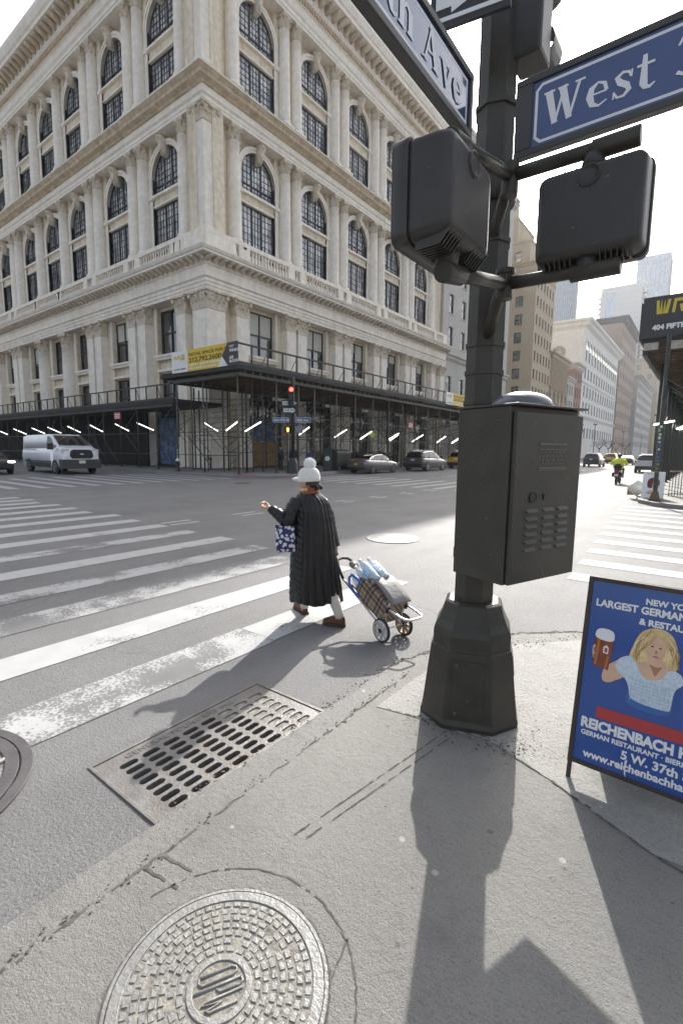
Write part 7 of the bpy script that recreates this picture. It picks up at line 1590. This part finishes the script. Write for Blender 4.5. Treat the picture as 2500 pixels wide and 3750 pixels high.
t, o = block('brown_tower', 'tall brown brick building with a projecting dark cornice beyond the white store', 'building', -80, -29.5, 213.0, 256.0, 52.0, S_brown, M_fr_d, (lin(3,40,9), lin(6,46,9), 1.6, 2.4), (lin(6,40,6), lin(30,46,4), 1.6, 2.4), [(26.2,27.0,.6,S_pale),(50.6,52.6,2.2,mat('dark_cornice', (.1,.1,.11), .7))])
t, o = block('stone_office', 'pale stone office block with paired windows far down the avenue', 'building', -70, -28.0, 260.0, 330.0, 37.0, S_pale, M_fr_d, (lin(4,66,12), lin(5,32,7), 2.6, 2.5), (lin(5,36,7), lin(5,32,7), 2.0, 2.5), [(35.6,37.4,1.6,S_pale)])
t, o = block('tan_office', 'tan office building with small windows near the end of the avenue', 'building', -60, -27.0, 345.0, 420.0, 58.0, S_tan, M_fr_d, (lin(5,70,9), lin(6,52,9), 2.4, 2.6), (lin(4,28,5), lin(6,52,9), 1.9, 2.6), [(56.4,58.4,1.2,S_tan)])
t, o = block('blue_slab', 'narrow blue grey slab at the far end of the avenue', 'building', -50, -19.0, 520.0, 560.0, 62.0, S_blue, M_fr_d, (lin(5,34,5), lin(6,56,9), 3, 3), (lin(3,27,6), lin(6,56,10), 2.4, 3), None)
t, o = block('grey_tower', 'grey tower with many small windows closing the far end of the avenue', 'building', -62, -28.5, 440.0, 500.0, 84.0, S_pale, M_fr_d, (lin(5,55,8), lin(6,78,10), 2.6, 3), (lin(3,29,7), lin(6,78,12), 2.2, 3), [(80,82,1.0,S_pale)])
t, o = block('brick_infill', 'small ochre building low at the far end of the avenue', 'building', -45, -24.5, 600.0, 640.0, 34.0, S_beige, M_fr_d, (lin(5,35,6), lin(5,28,6), 2.4, 2.6), (lin(3,17,4), lin(5,28,6), 2.2, 2.6), [(33,34.5,1.0,S_red)])
t, o = block('far_block', 'pale blocky building on the horizon behind the white SUV', 'building', -40, 14, 760.0, 800.0, 46.0, S_pale, M_fr_d, None, (lin(5,48,9), lin(5,40,9), 3, 3), None)
# glass and concrete towers over the rooftops
M_gt = glass_mat('tower_glass', (.13,.21,.31), (.3,.39,.47), .12); M_mul = mat('tower_mullion', (.3,.34,.38), .5); M_conc_t = mat('tower_concrete', (.6,.59,.57), .8, noise=.05, nscale=1)
def tower(name, lab, cx, cy, w, d, z1, rz, kind):
    t = thing(name, lab, 'skyscraper', (cx, cy, .2), R(rz), 'towers above the rooftops')
    mb = MB(); mb.box((-w/2,-d/2,0),(w/2,d/2,z1)); mb.build('curtain_wall', M_gt if kind != 'balcony' else M_conc_t, parent=t)
    mb = MB(); fl = 3.6 if kind != 'fins' else 4.2
    for k in range(1, int(z1/fl)):
        z = k*fl
        if kind == 'glass': mb.box((-w/2-.12,-d/2-.12,z),(w/2+.12,d/2+.12,z+.35))
        elif kind == 'fins' and k % 4 == 0: mb.box((-w/2-.15,-d/2-.15,z),(w/2+.15,d/2+.15,z+1.4))
        elif kind == 'balcony': mb.box((-w/2-.02,-d/2-.04,z),(w/2+.02,d/2+.04,z+.12))
    if kind in ('glass','fins'):
        n = 7 if kind == 'fins' else 10
        for k in range(n+1): x = -w/2 + w*k/n; mb.box((x-.2,-d/2-.4,0),(x+.2,-d/2,z1)); y = -d/2 + d*k/n; mb.box((w/2,y-.2,0),(w/2+.4,y+.2,z1))
    mb.build('floor_bands', M_mul, parent=t)
    if kind == 'balcony':
        mb = MB(); mb.box((-w/2+3.5,-d/2-.15,0),(-w/2+9,-d/2-.05,z1-4)); mb.build('window_strip', M_gt, parent=t)
        for sx_, nm in ((-1,0),(1,1)):
            k = 14; z = 50
            while z < z1 - 3:
                mb = MB(); x0 = sx_*w/2; mb.box((min(x0,x0+sx_*2.6),-d/2+.5,z),(max(x0,x0+sx_*2.6),-d/2+8,z+.3)); mb.box((x0+sx_*2.4 if sx_ > 0 else x0-2.6,-d/2+.5,z+.3),(x0+sx_*2.6 if sx_ > 0 else x0-2.4,-d/2+8,z+1.3)); mb.build('balcony', M_conc_t, parent=t); z += 3.6
            mb = MB(); mb.box((x0-.4 if sx_ < 0 else x0,-d/2+.6,0),(x0 if sx_ < 0 else x0+.4,-d/2+7.9,z1-3)); mb.build('balcony_windows', M_fr_d, parent=t)
    return t
tower('glass_tower', 'pale blue glass tower rising behind the beige tower', -73, 310, 10, 10, 128, 4, 'glass')
tower('apartment_tower', 'tall pale apartment tower with balconies stacked along both edges', -59, 420, 26, 24, 121, 0, 'balcony')
tower('fin_tower', 'blue glass tower with strong vertical fins at the right of the skyline', -47, 480, 22, 22, 158, 0, 'fins')
tower('concrete_tower', 'slim dark tower between the glass tower and the balcony tower', -74, 400, 14, 18, 88, 0, 'glass')
# lamp posts and bare trees by the white store
def lamp_post(x, y, lab):
    t = thing('street_lamp', lab, 'street lamp', (x,y,.25), 0, 'twin street lamps down the avenue'); mb = MB(); mb.lathe([(.2,0),(.14,1),(.09,1.2),(.07,8.2)], 10); mb.build('post', M_green, parent=t)
    for s in (-1,1):
        mb = MB(); mb.tube([(0,0,7.6),(0,s*.5,8.3),(0,s*1.1,8.4)], .05, 6); mb.build('arm', M_green, parent=t); mb = MB(); mb.lathe([(.06,.3),(.28,.1),(.24,0)], 12, (0,s*1.2,8.1)); mb.build('lantern', M_green, parent=t)
for k, (x, y, s) in enumerate(((-21.8,128,'nearest twin street lamp standing before the white store'),(-21.8,176,'middle twin street lamp along the white store front'),(-21.8,228,'farthest twin street lamp beyond the white store'))): lamp_post(x, y, s)
def bare_tree(x, y, h, sd_, lab):
    t = thing('tree', lab, 'tree', (x,y,.25), 0, 'bare trees by the white store'); rl_ = random.Random(sd_); mb = MB(); mb.tube([(0,0,0),(.05,.03,h*.25),(.0,.1,h*.42)], [.14,.11,.08], 8); mb.build('trunk', mat('bark', (.06,.045,.035), .9), parent=t); mb = MB()
    def br(p, d, L, r, n):
        q = p + d*L; mb.tube([p, p.lerp(q,.5) + Vector((rl_.gauss(0,.05),rl_.gauss(0,.05),0))*L, q], [r, r*.75, r*.5], 5)
        if n:
            for _ in range(3): e = (d + Vector((rl_.gauss(0,.5),rl_.gauss(0,.5),rl_.gauss(.1,.35)))).normalized(); br(p.lerp(q, rl_.uniform(.5,1)), e, L*rl_.uniform(.55,.75), r*.55, n-1)
    for k in range(6): a = k*1.05 + rl_.uniform(-.3,.3); br(Vector((0,.08,h*.36)), Vector((math.cos(a)*.7,math.sin(a)*.7,.8)).normalized(), h*.26, .06, 3)
    mb.build('crown', mat('bark', (.06,.045,.035), .9), parent=t)
for k, (x, y, h, lab) in enumerate(((-22.2,138,6.5,'bare street tree in front of the narrow brick building'),(-22.2,152,7,'bare street tree at the near corner of the white store'),(-22.2,166,6.5,'bare street tree midway along the white store'),(-22.2,186,7,'bare street tree at the far end of the white store'))): bare_tree(x, y, h, k, lab)

# ------------------------------------------------------------------ south-west corner: shed, pole, boards
S2O = (-2.2, 21, .11); S2 = thing('sidewalk_shed', 'dark pavement shed with a black lettered hoarding at the right edge', 'scaffold', S2O)
def s2(mb, n, m, **k): return mb.build(n, m, parent=S2, org=S2O, **k)
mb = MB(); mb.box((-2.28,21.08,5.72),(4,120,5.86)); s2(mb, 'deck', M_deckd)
mb = MB(); mb.box((-2.36,21.06,5.8),(-2.28,120,7.1)); s2(mb, 'hoarding', M_black)
mb = MB()
for k in range(30): mb.box((-2.2,21.3+.75*k,5.55),(4,21.42+.75*k,5.715))
s2(mb, 'joists', M_deck)
mb = MB(); mb.box((-2.2,21.14,5.45),(-1.75,21.2,5.71)); mb.box((-1.45,21.14,5.42),(4,21.2,5.71)); s2(mb, 'fascia_board', mat('pale_timber', (.42,.39,.33), .8, noise=.2))
mb = MB(); mb.box((-2.24,21.3,5.3),(-2.1,110,5.5)); mb.box((1.9,21.3,5.3),(2.05,110,5.5)); s2(mb, 'ledger_beam', M_green)
for k in range(18):
    y = 24.4 + 2.7*k
    for x, rr1 in ((-1.78,.085),(1.8,.06)):
        mb = MB(); mb.lathe([(rr1,0),(rr1,5.3)], 10, (x,y,.11)); mb.cbox((x,y,.14),(.3,.3,.05)); s2(mb, 'pole', M_green)
    if k < 10:
        mb = MB(); mb.tube([(-1.78,y,4.9),(.2,y+.2,3.6 - .3*(k % 2))], .03, 6); s2(mb, 'brace', M_galv)
        mb = MB(); mb.tube([(-1.78,y,2.2+.7*(k%3)),(-1.78,y+2.7,3.6)], .025, 6); s2(mb, 'brace', M_galv)
for z in (3.3,): mb = MB(); mb.tube([(-1.86,23.6,z),(-1.86,70,z)], .03, 6); s2(mb, 'rail', M_galv)
hb = thing('shop_banner', 'black banner with yellow letters on the near end of the right hand shed', 'banner', (-2.3,21.0,5.84)); HO = (-2.3,21.0,5.84); F = frame(HO, (1,0,0), (0,0,1), (0,-1,0))
mb = MB(); mb.xf = F; mb.box((0,0,-.05),(6.2,1.42,0)); mb.build('sheet', M_black, parent=hb, org=HO)
mb = MB(); xs0 = .40; H_ = .47; y0 = .80
def stroke(a, b, w_): mb.xf = F; mb.prism([(a[0]-w_/2,a[1],.001),(a[0]+w_/2,a[1],.001),(b[0]+w_/2,b[1],.001),(b[0]-w_/2,b[1],.001)], (0,0,.004))
for (a, b) in (((.12,1),(.0+.17,0)),((.30,0),(.25+.12,1)),((.40,1),(.44,0)),((.56,0),(.68,1))): stroke((xs0+(a[0]-.06)*.62, y0+a[1]*H_), (xs0+(b[0]-.06)*.62, y0+b[1]*H_), .09)
mb.prism([(xs0+.47,y0,.001),(xs0+.56,y0,.001),(xs0+.60,y0+H_*.78,.001),(xs0+.74,y0+H_*.78,.001),(xs0+.80,y0+H_*.66,.001),(xs0+.77,y0+H_*.54,.001),(xs0+.68,y0+H_*.54,.001),(xs0+.74,y0,.001),(xs0+.86,y0,.001),(xs0+.83,y0+H_*.36,.001),(xs0+.93,y0+H_*.6,.001),(xs0+.92,y0+H_*.86,.001),(xs0+.82,y0+H_,.001),(xs0+.52,y0+H_,.001)], (0,0,.004))
mb.prism([(xs0+1.35,y0+H_,.001),(xs0+1.05,y0+H_,.001),(xs0+.95,y0+H_*.8,.001),(xs0+.98,y0+H_*.15,.001),(xs0+1.05,y0,.001),(xs0+1.35,y0,.001),(xs0+1.35,y0+H_*.5,.001),(xs0+1.2,y0+H_*.5,.001),(xs0+1.2,y0+H_*.2,.001),(xs0+1.08,y0+H_*.2,.001),(xs0+1.08,y0+H_*.8,.001),(xs0+1.35,y0+H_*.8,.001)], (0,0,.004))
mb.build('logo_letters', mat('banner_yellow', (.6,.48,.04), .5), parent=hb, org=HO)
mb = MB(); text_mesh(mb, '404 FIFTH AVENUE', .235, F @ Matrix.Translation((.33,.27,.003)), .012, depth=.001); mb.build('lettering', M_white, parent=hb, org=HO)
la2 = 'white tube light under the right hand shed'; ga2 = 'tube lights under the right hand shed'
for a, b in (((-1.15,25,2.75),(.1,25.3,3.3)),((-1.1,26.5,2.8),(.1,26.9,3.3)),((-1.0,28,2.75),(.2,28.4,3.25)),((-.95,30,2.7),(.3,30.4,3.2)),((-.9,32.5,2.6),(.4,33,3.15)),((-1.9,24.0,2.9),(-1.2,24.2,3.05))): tube_light(a, b, la2, ga2)
pp = thing('sign_pole', 'slim green pole covered with stickers at the right hand corner', 'pole', (-1.32,19.4,.11)); mb = MB(); mb.lathe([(.13,0),(.12,.12),(.07,.2),(.062,5.5)], 12); mb.build('shaft', M_green, parent=pp)
mb = MB(); mb.lathe([(.19,0),(.15,.1),(.10,.3),(.08,.34)], 12); mb.build('foot', M_bolt, parent=pp)
rs_ = random.Random(8)
for k in range(13):
    z = .95 + .125*k; c = rs_.choice([(.7,.7,.7),(.6,.55,.1),(.5,.1,.1),(.1,.2,.5),(.75,.75,.72),(.3,.5,.2)]); mb = MB(); a0 = R(-95 + rs_.uniform(-25,25)); hh = rs_.uniform(.05,.1)
    mb.loft([[(.067*math.cos(a0 + q*.25), .067*math.sin(a0 + q*.25), z + zz) for q in (-2,-1,0,1,2)] for zz in (0, hh)], False, False, True); mb.build('sticker', mat('sticker_%d_%d' % (int(c[0]*100), int(c[2]*100)), c, .6), parent=pp)
wb = thing('sandwich_board', 'white folding board with a dark haired portrait behind the stickered pole', 'sandwich board', (-1.46,20.4,.11)); WF = frame((-1.80,20.28,.12), Vector((1,0,0)), Vector((.02,.12,.99)).normalized(), Vector((0,-.99,.12)).normalized()); WO2 = (-1.46,20.4,.11)
mb = MB(); mb.xf = WF; mb.box((0,0,-.03),(.66,.95,0)); mb.build('panel', M_white, parent=wb, org=WO2, bevel=.02)
mb = MB(); mb.xf = WF @ frame((0,.94,-.02),(1,0,0),(0,-.97,-.24),(0,.24,-.97)); mb.box((0,0,0),(.66,.95,.03)); mb.build('rear_panel', M_white, parent=wb, org=WO2)
mb = MB(); mb.xf = WF; mb.prism([(x*.19+.34, y*.2+.55, .001) for x, y in smooth([(-1,-.6),(-1,.5),(-.3,1),(.6,.9),(1,.3),(.95,-.5),(.5,-.5),(.35,.1),(-.1,.2),(-.2,-.4),(-.1,-.9),(-.7,-1)])], (0,0,.002)); mb.build('hair_print', mat('print_maroon', (.16,.03,.03), .6), parent=wb, org=WO2)
mb = MB(); mb.xf = WF; mb.prism([(x*.19+.34, y*.2+.55, .001) for x, y in smooth([(-.15,.15),(.35,.05),(.5,-.45),(.9,-.5),(.85,-.8),(.4,-.95),(-.1,-.85),(-.2,-.35)])], (0,0,.0015)); mb.build('face_print', mat('print_skin', (.5,.32,.24), .6), parent=wb, org=WO2)
mb = MB(); mb.xf = WF; mb.box((.2,.24,.001),(.46,.27,.003)); mb.box((.16,.16,.001),(.44,.21,.003)); mb.box((.1,.86,.001),(.3,.88,.003)); mb.build('print_lines', mat('print_gold', (.4,.27,.08), .6), parent=wb, org=WO2)
tb = thing('rubbish_bag', 'white full rubbish bag slumped beside the white sandwich board', 'rubbish bag', (-2.03,21.2,.11)); mb = MB()
mb.grid(lambda u_, v_: ((.27*math.sin(PI*v_*.93+.12)*(1+.09*math.sin(u_*37)+.07*math.sin(u_*19+v_*8)))*math.cos(2*PI*u_), (.25*math.sin(PI*v_*.93+.12)*(1+.09*math.sin(u_*31+2)))*math.sin(2*PI*u_), .58*(1-v_)), 30, 14, True, True); mb.build('sack', mat('white_sack', (.6,.59,.56), .5, bump=.5, bscale=20), parent=tb)
bx_ = thing('cardboard_box', 'flattened brown cardboard box leaning on the white rubbish bag', 'cardboard', (-2.35,21.5,.11)); mb = MB(); mb.prism([(0,0,.35),(.22,.05,.42),(.12,.1,0)], (.02,.06,.0)); mb.prism([(-.02,0,0),(.2,0,0),(.2,.02,.35),(-.02,.02,.35)], (0,.03,0)); mb.build('flaps', mat('cardboard', (.35,.22,.11), .85), parent=bx_)
fc = thing('iron_railing', 'dark iron railing behind the white sandwich board', 'railing', (-1.05,21.9,.11)); mb = MB()
for k in range(30): mb.box((.09*k-.012,-.012,0),(.09*k+.012,.012,.92))
mb.build('bars', M_green, parent=fc); mb = MB(); mb.box((-.03,-.03,.92),(2.7,.03,.97)); mb.box((-.03,-.025,.08),(2.7,.025,.12)); mb.build('rails', M_galv, parent=fc)
hz = MB(); hz.box((-330,-40,-3),(330,900,185)); hm_ = bpy.data.materials.new('haze'); hm_.use_nodes = True; nt = hm_.node_tree; nt.nodes.remove(nt.nodes['Principled BSDF'])
pv = nt.nodes.new('ShaderNodeVolumePrincipled'); pv.inputs['Color'].default_value = (.93,.95,1,1); pv.inputs['Density'].default_value = .0004; pv.inputs['Anisotropy'].default_value = .35
nt.links.new(pv.outputs[0], nt.nodes['Material Output'].inputs['Volume'])
tag(hz.build('haze', hm_), 'thin bright haze filling the street', 'haze', kind='stuff')
